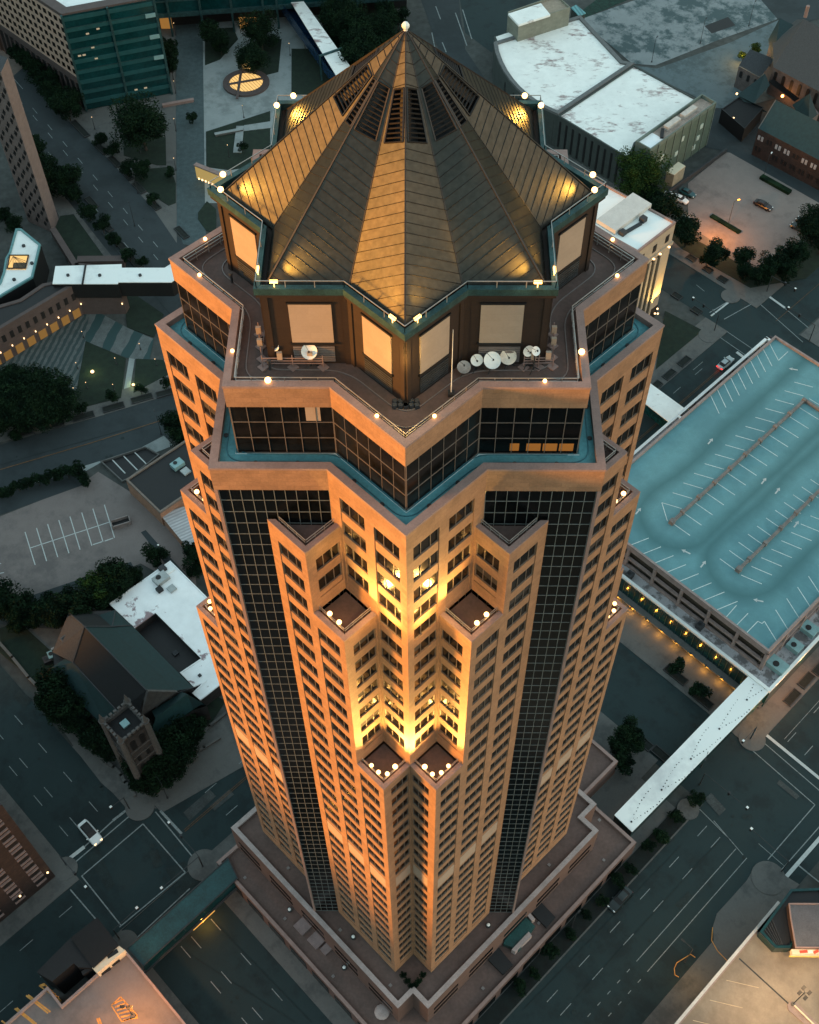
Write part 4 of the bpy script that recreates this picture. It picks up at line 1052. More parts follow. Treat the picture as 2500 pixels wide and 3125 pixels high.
# --- lit canopy panel beside the eave
t = T('entrance_canopy', 'slatted canopy with a row of warm lamps beside the brick path left of the roof', 'canopy', 640, 520)
A, B = at(597, 503, 6), at(690, 540, 6); m = M(); m.box((A[0] + B[0]) / 2, (A[1] + B[1]) / 2, 1.2, 6, math.dist(A, B) / 2, .5, math.atan2(B[1] - A[1], B[0] - A[0])); m.obj('slatted_screen', emis('lit_slats', (.9, .62, .2), .09), t)
m = M(); m.box((A[0] + B[0]) / 2, (A[1] + B[1]) / 2, 6, 6.4, math.dist(A, B) / 2 + .2, .75, math.atan2(B[1] - A[1], B[0] - A[0])); m.obj('canopy_top', coping, t)
for i in range(9):
    p = lerp(A, B, (i + .5) / 9); m = M(); m.box(p[0], p[1] - .6, 1.1, 1.7, .28, .1); m.obj('lamp', glows, t)
for (px, py, l_, an, lab) in ((545, 318, 5.2, .3, 'long pink bench wall crossing the brick path'), (700, 408, 4.6, .3, 'short pale bench wall on the dark lawn beside the roof'), (730, 395, 0, 0, '')):
    if l_:
        x, y = at(px, py); t = thing('bench_wall', lab, 'bench', (x, y, 0)); m = M(); m.box(x, y, 0, .9, l_, .45, an); m.obj('wall', coping if 'pink' in lab else concrete, t); m = M(); m.box(x, y, .9, 1.05, l_ + .15, .6, an); m.obj('top_slab', coping if 'pink' in lab else palepave, t)
x, y = at(740, 430); t = thing('garden_terrace', 'pale L shaped paved terrace in the dark lawn left of the roof lamps', 'terrace', (x, y, 0)); m = M()
m.prism(pol([(722, 387), (745, 387), (738, 468), (712, 468)], 0), 0, .4); m.obj('paving', palepave, t); m = M(); m.prism(pol([(745, 385), (830, 372), (830, 392), (745, 402)], 0), 0, .35); m.obj('paving', palepave, t)
# --- open dark shop roof with the orange side wall
t = T('low_building', 'low building with black roof, rooftop air units and an orange lit side wall', 'building', 480, 1480)
zr = 5.5; blk = [(385, 1466), (559, 1351), (640, 1330), (700, 1500), (600, 1530), (489, 1567)]
blk = [(385, 1466), (562, 1350), (700, 1500), (489, 1567)]
brk = blocks('warm_brick', (.36, .20, .13), .6, .25, .8, var=.15)
rect_ = [pq(385, 1466, zr), pq(489, 1567, zr)]
P0, Q0 = pq(385, 1466, zr); P1, _ = pq(560, 1350, zr); _, Q1 = pq(489, 1567, zr)
A4 = [at(385, 1466, zr), at(489, 1567, zr)]; dv = (at(560, 1350, zr)[0] - A4[0][0], at(560, 1350, zr)[1] - A4[0][1])
block(t, [A4[0], A4[1], (A4[1][0] + dv[0] * 1.25, A4[1][1] + dv[1] * 1.25), (A4[0][0] + dv[0] * 1.25, A4[0][1] + dv[1] * 1.25)], 0, zr, brk, black, par=.4, parw=.5, parm=mat('shop_coping', (.16, .13, .11), .8))
w2 = [at(489, 1570, 3.5), at(572, 1672, 3.5), at(660, 1640, 3.5), at(560, 1545, 3.5)]
ribr = mat('ribbed_grey_roof', (.42, .42, .43), .7, .12, .5); add_stripes(ribr, 60, .9, (.30, .30, .31), .5, .6)
block(t, w2, 0, 3.5, brk, ribr, rname='ribbed_roof')
def hvac(parent, px, py, z, sx, sy, h, rot=pi / 4, m_=None, fan=True, name='air_unit'):
    x, y = at(px, py, z); m = M(); m.box(x, y, z, z + h, sx, sy, rot); o = m.obj(name, m_ or mat('unit_grey', (.33, .36, .36), .6, .15, 1), parent)
    if fan: f = M(); f.cyl(x - sx * .3, y, z + h, z + h + .12, min(sx, sy) * .5); f.obj('fan', black, o)
    return o
hvac(t, 543, 1422, zr, 1.6, 1.1, 1.3, m_=mat('pale_teal', (.20, .34, .35), .5, .1, 1)); hvac(t, 567, 1440, zr, 1.0, 1.0, .5, fan=False)
# walled parking stalls next to it
x, y = at(380, 1420); t = thing('walled_yard', 'small dark walled yard with painted stalls beside the black roofed building', 'yard', (x, y, 0))
yd = ccw(pol([(308, 1413), (445, 1368), (490, 1392), (398, 1465), (375, 1475)], 0)); m = M(); m.poly([(a, b, .19) for a, b in yd]); m.obj('surface', black, t); m = M(); ring(m, yd, .3, 0, .9); m.obj('low_wall', concrete, t)
m = M()
for (a, b) in (((342, 1403), (383, 1446)), ((377, 1392), (420, 1436)), ((411, 1381), (450, 1420))): line(m, a, b, .3, .21)
m.obj('stall_lines', paintb, t)
# dumpster
x, y = at(371, 1600); t = thing('dumpster', 'open dark steel skip standing on the left parking lot', 'dumpster', (x, y, 0)); m = M(); an = .38
for (ox, oy, hx, hy) in ((0, -1.0, 2.4, .12), (0, 1.0, 2.4, .12), (-2.3, 0, .12, 1.1), (2.3, 0, .12, 1.1)): m.box(x + ox * cos(an) - oy * sin(an), y + ox * sin(an) + oy * cos(an), 0, 1.5, hx, hy, an)
m.obj('sides', mat('skip_paint', (.22, .19, .18), .7), t); m = M(); m.box(x, y, .1, .5, 2.2, .9, an); m.obj('floor', black, t)
# --- church annex, white roof
zr = 4.5; t = T('church_annex', 'flat annex with patched white roof wrapping a sunken black roof, left of the tower', 'building', 480, 1800)
U_ = [(334, 1843), (412, 1917), (475, 1870), (615, 2010), (550, 2053), (592, 2097), (620, 2085), (587, 2116), (612, 2137), (800, 1990), (520, 1712)]
block(t, pol(U_, zr), 0, zr, stone, churchwhite, par=.12, parw=.25, parm=churchwhite)
m = M(); m.poly([(x, y, 1.8) for x, y in ccw(pol([(405, 1915), (475, 1862), (622, 2008), (540, 2060)], 2))]); m.obj('sunken_roof', black, t)
hvac(t, 493, 1770, zr, 1.8, 1.3, 1.2); hvac(t, 525, 1798, zr, .9, .9, .5, fan=False); hvac(t, 488, 1802, zr, .7, .7, .9, m_=black, fan=False); hvac(t, 497, 1738, zr, .8, .8, .9, m_=slate, fan=False); hvac(t, 536, 1995, 1.8, .6, .6, .5, m_=slate, fan=False)
hvac(t, 508, 1752, zr, 2.3, .5, .3, m_=whiteroof, fan=False); hvac(t, 610, 2062, zr, .35, .35, .3, m_=slate, fan=False)
# --- the church: nave, aisles, transept gables and battlemented tower
t = T('church', 'dark stone church with teal shingle roofs, the slope in shade coloured black, and a battlemented corner tower', 'church', 380, 2050)
def rp_(pts, m_, nm, par=t):
    m = M(); m.poly([P3(*q) for q in pts]); return m.obj(nm, m_, par)
R0, R1 = (258, 1912, 16), (447, 2106, 16)
E0_, E1_ = (402, 1908, 8), (590, 2098, 8)
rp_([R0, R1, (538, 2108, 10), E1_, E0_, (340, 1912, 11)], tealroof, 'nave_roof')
rp_([R0, R1, (425, 2180, 11), (362, 2174, 10), (223, 2022, 10)], blackroof, 'nave_roof')  # slope turned away from the light, its shade put into the colour
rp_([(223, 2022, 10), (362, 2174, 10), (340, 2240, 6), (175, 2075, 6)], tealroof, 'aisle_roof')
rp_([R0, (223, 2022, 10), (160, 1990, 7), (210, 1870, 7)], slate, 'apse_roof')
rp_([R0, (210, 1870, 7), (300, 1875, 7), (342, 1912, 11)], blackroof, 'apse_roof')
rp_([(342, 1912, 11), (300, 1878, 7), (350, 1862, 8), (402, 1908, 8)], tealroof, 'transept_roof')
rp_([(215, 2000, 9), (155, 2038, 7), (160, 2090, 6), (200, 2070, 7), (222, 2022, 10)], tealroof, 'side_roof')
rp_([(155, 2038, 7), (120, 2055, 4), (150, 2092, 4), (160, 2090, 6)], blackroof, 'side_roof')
for (a, b) in ((R0, R1), (R0, (223, 2022, 10)), ((223, 2022, 10), (362, 2174, 10)), (R0, (342, 1912, 11)), (R0, (210, 1870, 7)), ((342, 1912, 11), (402, 1908, 8)), ((215, 2010, 9), (160, 2090, 6)), ((540, 2115, 9), (590, 2098, 8)), ((342, 1914, 11), (352, 1862, 8))):
    m = M(); m.bar(P3(*a[:2], a[2] + .12), P3(*b[:2], b[2] + .12), .17); m.obj('ridge_cap', slate, t)
base_p = ccw(pol([(160, 1990), (215, 1868), (352, 1862), (402, 1908), (590, 2098), (425, 2190), (345, 2242), (172, 2078)], 6)); m = M(); sidewalls(m, base_p, 0, 6.2); m.poly([(x, y, 6) for x, y in base_p]); m.obj('wall', stone, t)
gv = [P3(448, 2104, 16.6), P3(425, 2182, 10), P3(538, 2106, 10)]; m = M(); m.poly(gv); dn = W(0, -1); dn = (dn[0] * .6, dn[1] * .6)
m.poly([tuple(q[i] + (dn[i] if i < 2 else 0) for i in range(3)) for q in gv][::-1])
for a, b in zip(gv, gv[1:] + gv[:1]): m.quad(a, b, (b[0] + dn[0], b[1] + dn[1], b[2]), (a[0] + dn[0], a[1] + dn[1], a[2]))
g_ = m.obj('gable_wall', mat('pale_stone', (.075, .069, .066), .85, .2, 1), t)
m = M(); m.quad(P3(425, 2182, 10), P3(538, 2106, 10), (*at(538, 2106, 10), 0), (*at(425, 2182, 10), 0)); m.obj('gable_wall', stone, t)
m = M()
for i in range(9):
    a0_, a1_ = pi * i / 9, pi * (i + 1) / 9; c = at(487, 2135, 8.5); 
    f_ = lambda a: (c[0] + dn[0] * 2 + cos(a) * 2.3 * cos(pi / 4), c[1] + dn[1] * 2 + cos(a) * 2.3 * sin(pi / 4), 7.5 + sin(a) * 2.3)
    m.bar(f_(a0_), f_(a1_), .28)
m.obj('window_arch', mat('pale_stone', (.2, .18, .16)), g_)
# cross wing right of the tower
rp_([(455, 2260, 7), (475, 2190, 11), (572, 2118, 11), (590, 2165, 7)], mat('teal_shingles2', (.006, .040, .042), .7, .2, 1.2), 'wing_roof'); rp_([(475, 2190, 11), (572, 2118, 11), (555, 2112, 9), (462, 2170, 9)], tealroof, 'wing_roof')
rp_([(572, 2118, 11), (590, 2165, 7), (615, 2150, 7), (632, 2154, 6)], tealroof, 'wing_roof')
m = M(); sidewalls(m, ccw(pol([(455, 2262), (590, 2167), (632, 2154), (575, 2110), (460, 2190)], 7)), 0, 7); m.obj('wall', stone, t)
# battlemented tower
zt_ = 24.; cx, cy = at(382, 2208, zt_); hs = 3.15; u1 = (cos(pi / 4), sin(pi / 4)); u2 = (-sin(pi / 4), cos(pi / 4))
def tp(a, b): return (cx + u1[0] * a + u2[0] * b, cy + u1[1] * a + u2[1] * b)
sq = [tp(-hs, -hs), tp(hs, -hs), tp(hs, hs), tp(-hs, hs)]
m = M(); sidewalls(m, sq, 0, zt_ + .6); tw = m.obj('tower_wall', stone, t)
m = M(); m.poly([(x, y, zt_ - .6) for x, y in inset(sq, .4)]); m.obj('tower_roof', blackroof, t); m = M(); ring(m, sq, .45, zt_ - .6, zt_ + .6); m.obj('parapet', mat('pale_stone', (.2, .18, .165)), t)
m = M()
for i in range(4):
    a, b = sq[i], sq[(i + 1) % 4]
    for j in range(1, 6): p = lerp(a, b, j / 6); m.box(p[0], p[1], zt_ + .6, zt_ + 1.35, .33, .26, pi / 4 + i * pi / 2)
m.obj('battlements', mat('pale_stone', (.2, .18, .16)), t)
for p in sq:
    m = M(); m.cyl(p[0], p[1], 0, zt_ + 1.0, .85, .62, 8); m.cyl(p[0], p[1], zt_ + 1, zt_ + 1.35, .8, .8, 8); m.cyl(p[0], p[1], zt_ + 1.35, zt_ + 4.2, .6, .06, 8); m.obj('corner_turret', mat('pale_stone', (.2, .18, .16)), t)
m = M(); p = tp(0, .2); m.box(p[0], p[1], zt_ - .6, zt_ - .1, .8, .8, pi / 4); m.obj('roof_hatch', mat('pale_teal', (.2, .34, .35)), t)
for (fa, fb, an) in ((1, 0, 0), (0, 1, 1)):
    for s_ in (-1.15, 1.15):
        for (zz, h_, w__) in ((18.2, 3.3, .62), (12.6, 1.7, .4), (8.2, 2.2, .5)):
            c = tp(s_, -hs - .03) if fa else tp(-hs - .03, s_); m = M(); ro_ = pi / 4 if fa else -pi / 4
            m.box(c[0], c[1], zz, zz + h_, w__, .06, ro_); m.bar((c[0], c[1], zz + h_), (c[0] - (u2 if fa else u1)[0] * .08, c[1] - (u2 if fa else u1)[1] * .08, zz + h_), w__, n=10); m.obj('arched_window', black, t)
m = M()
for zz in (17.4, 11.8, 15.0):
    ring(m, [tuple(q) for q in inset(sq, -.15)], .2, zz, zz + .35)
m.obj('string_course', mat('pale_stone', (.2, .18, .16)), t)
hvac(t, 178, 1992, .2, 1.1, 1.1, 1.4, rot=.5, m_=mat('unit_grey', (.33, .36, .36), .6, .15, 1)); hvac(t, 163, 2004, .2, 1.0, 1.0, 1.4, rot=.5, m_=mat('pale_teal', (.2, .34, .35))); hvac(t, 147, 2018, .2, .9, .9, 1.2, rot=.5, m_=slate)
m = M(); x, y = at(198, 1952, 9); m.box(x, y, 4, 9.5, .8, .8, pi / 4); m.obj('chimney', mat('pale_stone', (.2, .18, .16)), t); m = M(); m.box(x, y, 9.5, 9.56, .45, .45, pi / 4); m.obj('chimney_flue', black, t)
# low garden walls
def wallrun(label, pts, h, w__, m_, cm=None):
    t = T('garden_wall', label, 'wall', *pts[0]); m = M(); c = M()
    for a, b in zip(pts, pts[1:]):
        A, B = at(*a), at(*b); an = math.atan2(B[1] - A[1], B[0] - A[0]); m.box((A[0] + B[0]) / 2, (A[1] + B[1]) / 2, 0, h, math.dist(A, B) / 2 + w__ * .4, w__ / 2, an); c.box((A[0] + B[0]) / 2, (A[1] + B[1]) / 2, h, h + .12, math.dist(A, B) / 2 + w__ * .5, w__ / 2 + .08, an)
    m.obj('wall', m_, t); c.obj('coping', cm or concrete, t)
wallrun('curved low stone wall in front of the battlemented church tower', [(325, 2330), (350, 2345), (372, 2370), (385, 2392), (400, 2410), (412, 2430)], .9, .5, concrete)
wallrun('low stone wall hooked around the trees at the corner below the church', [(420, 2370), (432, 2398), (446, 2422), (460, 2428), (485, 2420), (540, 2360), (605, 2310)], .8, .5, concrete)
wallrun('long low wall between the church garden and the left avenue', [(178, 2164), (205, 2195), (232, 2228), (250, 2236), (262, 2228)], .8, .5, concrete)
wallrun('low wall along the hedge above the left avenue', [(0, 1965), (40, 2010), (90, 2072), (112, 2094), (127, 2090)], .8, .5, concrete)
wallrun('short garden wall right of the church cross wing', [(610, 2255), (640, 2220), (690, 2180)], .8, .45, concrete)
wallrun('second short garden wall close to the foot of the orange tower', [(595, 2300), (625, 2285), (672, 2255)], .8, .45, concrete)
# --- brick tower, lower left
Pb, Qb = -58.4, 48.2; t = thing('brick_building', 'tall red brick building with ledged windows at the lower left edge', 'building', (*W(Pb, Qb), 0))
A, B = W(Pb - 30, Qb), W(Pb, Qb); block(t, [A, B, W(Pb, Qb + 40), W(Pb - 30, Qb + 40)], 0, 40, brick, slate)
for c in range(5):
    for r in range(9):
        s_ = -2.8 - c * 5.2; P = Pb + s_; zz = 3 + r * 4.1; x, y = W(P, Qb); m = M(); m.box(x, y, zz, zz + 2.3, 1.0, .1, pi / 4); o = m.obj('window', black, t); m = M(); x, y = W(P, Qb - .2); m.box(x, y, zz - .25, zz, 1.2, .25, pi / 4); m.box(x, y, zz + 2.3, zz + 2.5, 1.2, .25, pi / 4); m.obj('sill', coping, o)
for (P, hh) in ((-59.2, 5.2), (-66, 5.)): m = M(); x, y = W(P, Qb - .5); m.ball(x, y, hh, .25, 6); m.obj('wall_lamp', glows, t)
# --- lower-left garage roof
zr = 8.; t = thing('parking_garage', 'orange lit rooftop parking deck with yellow hatching in the lower left corner', 'parking garage', (*W(-57.3, 22), 0))
gpoly = ccw([W(-57.2, 22.8), W(-57.2, -60), W(-140, -60), W(-140, 27.5), W(-72, 27.5), W(-72, 22.8)])
block(t, gpoly, 0, zr, garc, warmconc if False else stained('mauve_deck', (.17, .155, .15), (.105, .10, .10), .12, .42, .66), par=.9, parw=.45, parm=garc, rname='deck')
dk = [(297, 2799), (362, 2884), (284, 2954), (216, 2862)]; m = M(); p = ccw(pol(dk, zr + 3)); sidewalls(m, p, 0, zr + 3); m.poly([(x, y, zr + 3) for x, y in p]); m.obj('stair_block', blackroof, t)
dk = [(216, 2862), (284, 2954), (240, 2952), (225, 2940), (160, 2995), (112, 2966)]; m = M(); p = ccw(pol(dk, zr + 2)); sidewalls(m, p, 0, zr + 2); m.poly([(x, y, zr + 2) for x, y in p]); m.obj('stair_block', black, t)
dk = [(360, 2884), (382, 2900), (297, 2970), (281, 2954)]; m = M(); p = ccw(pol(dk, zr + 2.6)); sidewalls(m, p, 0, zr + 2.6); m.poly([(x, y, zr + 2.6) for x, y in p]); c_ = m.obj('cream_wall', cream, t)
m = M(); x, y = at(344, 2911, zr + 2.6); m.box(x, y, zr + 2.61, zr + 2.66, 1.1, .4, .62); m.obj('opening', black, c_)
for (px, py) in ((351, 2937), (323, 2962), (268, 2965)): m = M(); x, y = at(px, py, zr + .1); m.box(x, y, zr, zr + 1.0, 1.0, .4, .62); m.obj('vent', black, t)
m = M()
def zline(m, a, b, w, z):
    (x0, y0), (x1, y1) = at(*a, z), at(*b, z); l = math.hypot(x1 - x0, y1 - y0); nx, ny = -(y1 - y0) / l * w / 2, (x1 - x0) / l * w / 2
    m.poly([(x0 + nx, y0 + ny, z + .01), (x0 - nx, y0 - ny, z + .01), (x1 - nx, y1 - ny, z + .01), (x1 + nx, y1 + ny, z + .01)])
for a, b in (((368, 3042), (340, 3068)), ((340, 3068), (372, 3118)), ((368, 3042), (420, 3100)), ((372, 3118), (420, 3100)), ((120, 3008), (135, 3002)), ((135, 3002), (188, 3056)), ((120, 3008), (188, 3056))): zline(m, a, b, .22, zr)
for i in range(6): zline(m, (345 + i * 6, 3064 + i * 10), (376 + i * 9, 3050 + i * 11), .28, zr); 
for i in range(5): zline(m, (126 + i * 11, 3009 + i * 9), (140 + i * 10, 3006 + i * 9), .3, zr)
for (a, b) in (((80, 3038), (147, 3092)), ((86, 3036), (154, 3088)), ((45, 3078), (105, 3125)), ((51, 3076), (112, 3125)), ((5, 3115), (25, 3130)), ((296, 3108), (304, 3128)), ((302, 3106), (310, 3126))): zline(m, a, b, .3, zr)
m.obj('hatched_markings', opaint, t)
x, y = at(408, 3100, zr); lt = thing('deck_lamp', 'lamp post on the orange lit deck beside the yellow hatching', 'street lamp', (x, y, zr)); m = M(); m.cyl(x, y, zr, zr + .8, .45); m.obj('base', concrete, lt); m = M(); m.cyl(x, y, zr + .8, zr + 7, .1); m.obj('pole', dark, lt)
for dx in (-.7, .7): m = M(); m.box(x + dx, y, zr + 7, zr + 7.25, .45, .25); m.obj('lamp_head', dark, lt)
# --- low teal covered walkway at the podium's left
t = thing('covered_walkway', 'flat dark teal roofed walkway crossing the street left of the podium', 'bridge', (*W(-45, 20), 0))
pw_ = ccw([at(438, 2950, 7), at(727, 2681, 7), at(697, 2618, 7), at(388, 2895, 7)]); m = M(); m.prism(pw_, 3.2, 7.0); m.obj('side_wall', tealg, t)
m = M(); m.prism(inset(pw_, .12), 7.0, 7.12); m.obj('roof', mat('teal_flat_roof', (.008, .045, .048), .6, .3, .3), t)
m = M(); ring(m, pw_, .18, 7.0, 7.3); m.obj('edge_trim', slate, t)
m = M()
for dy_ in (0, 1.0):
    A, B = at(432 + 8, 2960 + dy_ * 12, 4), at(722 + 8, 2692 + dy_ * 12, 4); m.bar((*A, 4), (*B, 4), .25)
m.obj('lower_rail', slate, t)
m = M(); A, B = at(590, 2838, 2.6), at(655, 2778, 2.6); m.bar((*A, 2.6), (*B, 2.6), .18); m.obj('strip_lamp', emis('strip_glow', (1, .50, .10), .22), t)
# ---------- skybridge to the garage
t, p = bridge('long white roofed skybridge joining the tower podium to the parking garage', [(1877, 2488), (2290, 2060), (2345, 2112), (1929, 2538)], 6.9, 3.6, tealg)
m = M(); m.prism(inset(p, -.1), 6.9, 7.15); ro_ = m.obj('roof', whiteroof, t)
m = M(); tr_pts = [(2275, 2072), (2237, 2110), (2210, 2115), (2180, 2150)]
random.seed(3)
A_, B_ = W(31.5, -29.7), W(77, -29.7)
for i in range(5):
    P0 = 33.5 + i * 10.0
    x, y = W(P0 + .5, -29.9); m.cyl(x, y, 7.15, 7.3, .22, n=8)
    for s_ in (-1, 1):
        for k_ in range(11):
            P = P0 + .5 + k_ * .85; Q = -29.9 + s_ * (1.9 * math.sin(pi * min(1, k_ / 11) * .5)) * (1 if (i + (s_ > 0)) % 2 else .75)
            x, y = W(P + random.uniform(-.15, .15), Q + random.uniform(-.1, .1)); m.cyl(x, y, 7.15, 7.19, random.uniform(.06, .16), n=6)
m.obj('roof_stains', slate, t)
# ---------- parking garage with teal deck
zr = 7.; zd = 14.5
gP0 = pq(2343, 1985, zd)[0]; gQ0 = pq(2343, 1985, zd)[1]
t = thing('parking_garage', 'large parking garage with empty teal roof deck and white painted stalls on the right', 'parking garage', (*W(84, -27), 0))
gQ1 = pq(2360, 1045, zd)[1] + .3; gP1 = pq(2365, 1040, zd)[0] + .5
ring_low = [(79.0, -32.6), (172, -32.6 - 40), (172, 32.4), (79.0, 32.4)]
lowp = ccw([W(79.0, -32.4), W(190, -32.4), W(190, 0), W(128, 0), W(128, 32.3), W(79.0, 32.3)])
m = M(); sidewalls(m, lowp, 0, zr); m.obj('wall', tealg, t)
lowroof = mat('grey_ballast_roof', (.34, .33, .34), .9, .1, .3, c2=(.13, .12, .12), lo=.42, hi=.5)
m = M(); m.poly([(x, y, zr) for x, y in lowp]); m.obj('lower_roof', lowroof, t)
m = M(); ring(m, lowp, .75, zr - .3, zr + .6); m.obj('white_parapet', white, t)
print('garage', gP0, gQ0, gP1, gQ1)
dp_ = ccw([W(gP0, gQ0), W(gP1 + 60, gQ0), W(gP1 + 60, gQ0 + 20), W(gP1, gQ0 + 20), W(gP1, gQ1), W(gP0, gQ1)])
dp_ = ccw([W(gP0, gQ0), W(gP1, gQ0), W(gP1, gQ1), W(gP0, gQ1)])
def loops(mt, segs):
    nt = mt.node_tree; N = nt.nodes; L = nt.links; b = N['Principled BSDF']; geo = N.new('ShaderNodeNewGeometry'); sp = N.new('ShaderNodeSeparateXYZ'); L.new(geo.outputs['Position'], sp.inputs[0])
    def mth(op, x, y=None, z=None):
        n = N.new('ShaderNodeMath'); n.operation = op
        for i_, v in enumerate((x, y, z)):
            if v is None: continue
            if isinstance(v, (int, float)): n.inputs[i_].default_value = v
            else: L.new(v, n.inputs[i_])
        return n.outputs[0]
    X, Y = sp.outputs[0], sp.outputs[1]; P = mth('MULTIPLY', mth('ADD', X, Y), 1 / S2); Q = mth('MULTIPLY', mth('SUBTRACT', Y, X), 1 / S2); tot = None
    nz_ = N.new('ShaderNodeTexNoise'); nz_.inputs['Scale'].default_value = .08; L.new(geo.outputs['Position'], nz_.inputs[0]); wob = mth('MULTIPLY', mth('SUBTRACT', nz_.outputs['Fac'], .5), 3.)
    for (Pa_, Pb2, Qc, rad, wd, st) in segs:
        dx = mth('MAXIMUM', mth('MAXIMUM', mth('SUBTRACT', Pa_, P), mth('SUBTRACT', P, Pb2)), 0.); dy = mth('SUBTRACT', Q, Qc)
        dd_ = mth('SQRT', mth('ADD', mth('MULTIPLY', dx, dx), mth('MULTIPLY', dy, dy))); e_ = mth('ABSOLUTE', mth('SUBTRACT', mth('ADD', dd_, wob), rad)); k = mth('MULTIPLY', mth('MAXIMUM', mth('SUBTRACT', 1., mth('DIVIDE', e_, wd)), 0.), st)
        tot = k if tot is None else mth('MAXIMUM', tot, k)
    src = b.inputs['Base Color'].links[0].from_socket; mx = N.new('ShaderNodeMix'); mx.data_type = 'RGBA'; L.new(tot, mx.inputs[0]); L.new(src, mx.inputs[6]); mx.inputs[7].default_value = (.045, .13, .14, 1); L.new(mx.outputs[2], b.inputs['Base Color'])
_a, _b, _c = pq(2050, 1597, zd), pq(2450, 1220, zd), pq(2253, 1742, zd)
loops(garaged, [(_a[0] + 2, _b[0] + 14, _a[1], 8.4, 3.2, .8), (_c[0] + 2, 220, _c[1], 8.4, 3.2, .8)])
m = M(); m.poly([(x, y, zd) for x, y in dp_]); m.obj('deck', garaged, t)
m = M(); ring(m, inset(dp_, -.55), .55, zd - 1.2, zd + .75); m.obj('deck_parapet', garc, t)
fr = M(); op = M()
for i in range(4):
    A, B = inset(dp_, -.4)[i], inset(dp_, -.4)[(i + 1) % 4]; L_ = math.dist(A, B); an = math.atan2(B[1] - A[1], B[0] - A[0])
    cxx, cyy = (A[0] + B[0]) / 2, (A[1] + B[1]) / 2
    for zz in (zr, zr + 3.0): fr.box(cxx, cyy, zz, zz + .8, L_ / 2, .28, an)
    for j in range(int(L_ / 7) + 1):
        p = lerp(A, B, j / int(L_ / 7)); fr.box(p[0], p[1], zr, zd - .5, .32, .4, an)
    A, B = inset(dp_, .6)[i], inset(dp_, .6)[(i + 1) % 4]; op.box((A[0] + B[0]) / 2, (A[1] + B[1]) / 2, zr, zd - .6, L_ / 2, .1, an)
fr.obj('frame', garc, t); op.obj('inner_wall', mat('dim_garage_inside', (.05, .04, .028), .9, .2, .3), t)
# ramp wells: two long kerb walls, the upper one with a sunken ramp
Qa = pq(2050, 1597, zd)[1]; Pa = pq(2050, 1597, zd)[0]; Pa2 = pq(2450, 1220, zd)[0]
Qb_ = pq(2253, 1742, zd)[1]; Pb_ = pq(2253, 1742, zd)[0]
m = M()
x0, y0 = W((Pa + Pa2) / 2, Qa); m.box(x0, y0, zd, zd + .9, (Pa2 - Pa) / 2, .3, pi / 4); m.box(*W(Pa, Qa), zd, zd + 1.3, .6, .6, pi / 4)
x0, y0 = W((Pb_ + 190) / 2, Qb_); m.box(x0, y0, zd, zd + .9, (190 - Pb_) / 2, .3, pi / 4); m.box(*W(Pb_, Qb_), zd, zd + 1.3, .6, .6, pi / 4)
for j in range(9): m.box(*W(Pa + 4 + j * 6.2, Qa), zd, zd + 1.25, .35, .5, pi / 4)
for j in range(9): m.box(*W(Pb_ + 4 + j * 6.2, Qb_), zd, zd + 1.25, .35, .5, pi / 4)
Pw = pq(2450, 1222, zd)[0]; m.box(*W(Pw, Qa - 6), zd, zd + .9, .35, 6.2, pi / 4)
m.obj('ramp_walls', rampc, t)
m = M(); 
sl_ = M()
def stall(P, Q, dP, dQ, w=.17): x0, y0 = W(P, Q); x1, y1 = W(P + dP, Q + dQ); l = math.hypot(x1 - x0, y1 - y0); nx, ny = -(y1 - y0) / l * w / 2, (x1 - x0) / l * w / 2; sl_.poly([(x0 + nx, y0 + ny, zd + .02), (x0 - nx, y0 - ny, zd + .02), (x1 - nx, y1 - ny, zd + .02), (x1 + nx, y1 + ny, zd + .02)])
def zp(a, b): P, Q = pq(*a, zd); P2, Q2 = pq(*b, zd); stall(P, Q, P2 - P, Q2 - Q)
# rows measured from the painted bays: (start, step, count)
def row(a, b, n, a2):            # first line a->b, last line starts at a2
    P, Q = pq(*a, zd); P2, Q2 = pq(*b, zd); R, S = pq(*a2, zd)
    for i in range(n): stall(P + (R - P) * i / (n - 1), Q + (S - Q) * i / (n - 1), P2 - P, Q2 - Q)
row((2020, 1534), (2080, 1552), 14, (2424, 1166)); row((2046, 1592), (2106, 1634), 15, (2500, 1190)); zp((2020, 1534), (2037, 1590))
row((2197, 1705), (2248, 1742), 12, (2500, 1440)); row((2262, 1755), (2325, 1782), 11, (2560, 1500))
row((1916, 1667), (1980, 1642), 8, (2186, 1862)); zp((2248, 1847), (2215, 1885)); row((2245, 1848), (2245, 1848 + 1), 2, (2246, 1850)) if 0 else None
zp((2248, 1908), (2283, 1872)); zp((2278, 1932), (2313, 1896)); zp((2313, 1896), (2326, 1903)); zp((2326, 1903), (2333, 1896)); 
row((2333, 1896), (2370, 1956), 6, (2500, 1725)) ; row((2150, 1225), (2195, 1260), 2, (2125, 1250)) if 0 else None
row((2195, 1262), (2168, 1205), 10, (2376, 1100)); zp((2376, 1100), (2405, 1073))
sl_.obj('stall_lines', mat('stall_paint', (.55, .62, .60), .7, .2, 1.5), t)
ar = M()
for (px, py, an) in ((2168, 1347, .9), (1948, 1560, .9), (2094, 1684, 2.6), (2146, 1722, .9), (2315, 1833, 2.9), (2331, 1468, .9), (2373, 1498, .9), (2422, 1127, 2.9), (2430, 1600, .9)):
    x, y = at(px, py, zd); a = M(); a.box(-.35, 0, 0, .02, .75, .17); a.poly([(.3, -.5, .02), (1.2, 0, .02), (.3, .5, .02)]); ar.add(a, (x, y, zd + .01), an)
ar.obj('painted_arrows', paintb, t)
hvq = [(2448, 1948), (2425, 1977), (2380, 2030), (2360, 2046), (2120, 1915), (2130, 2005)]
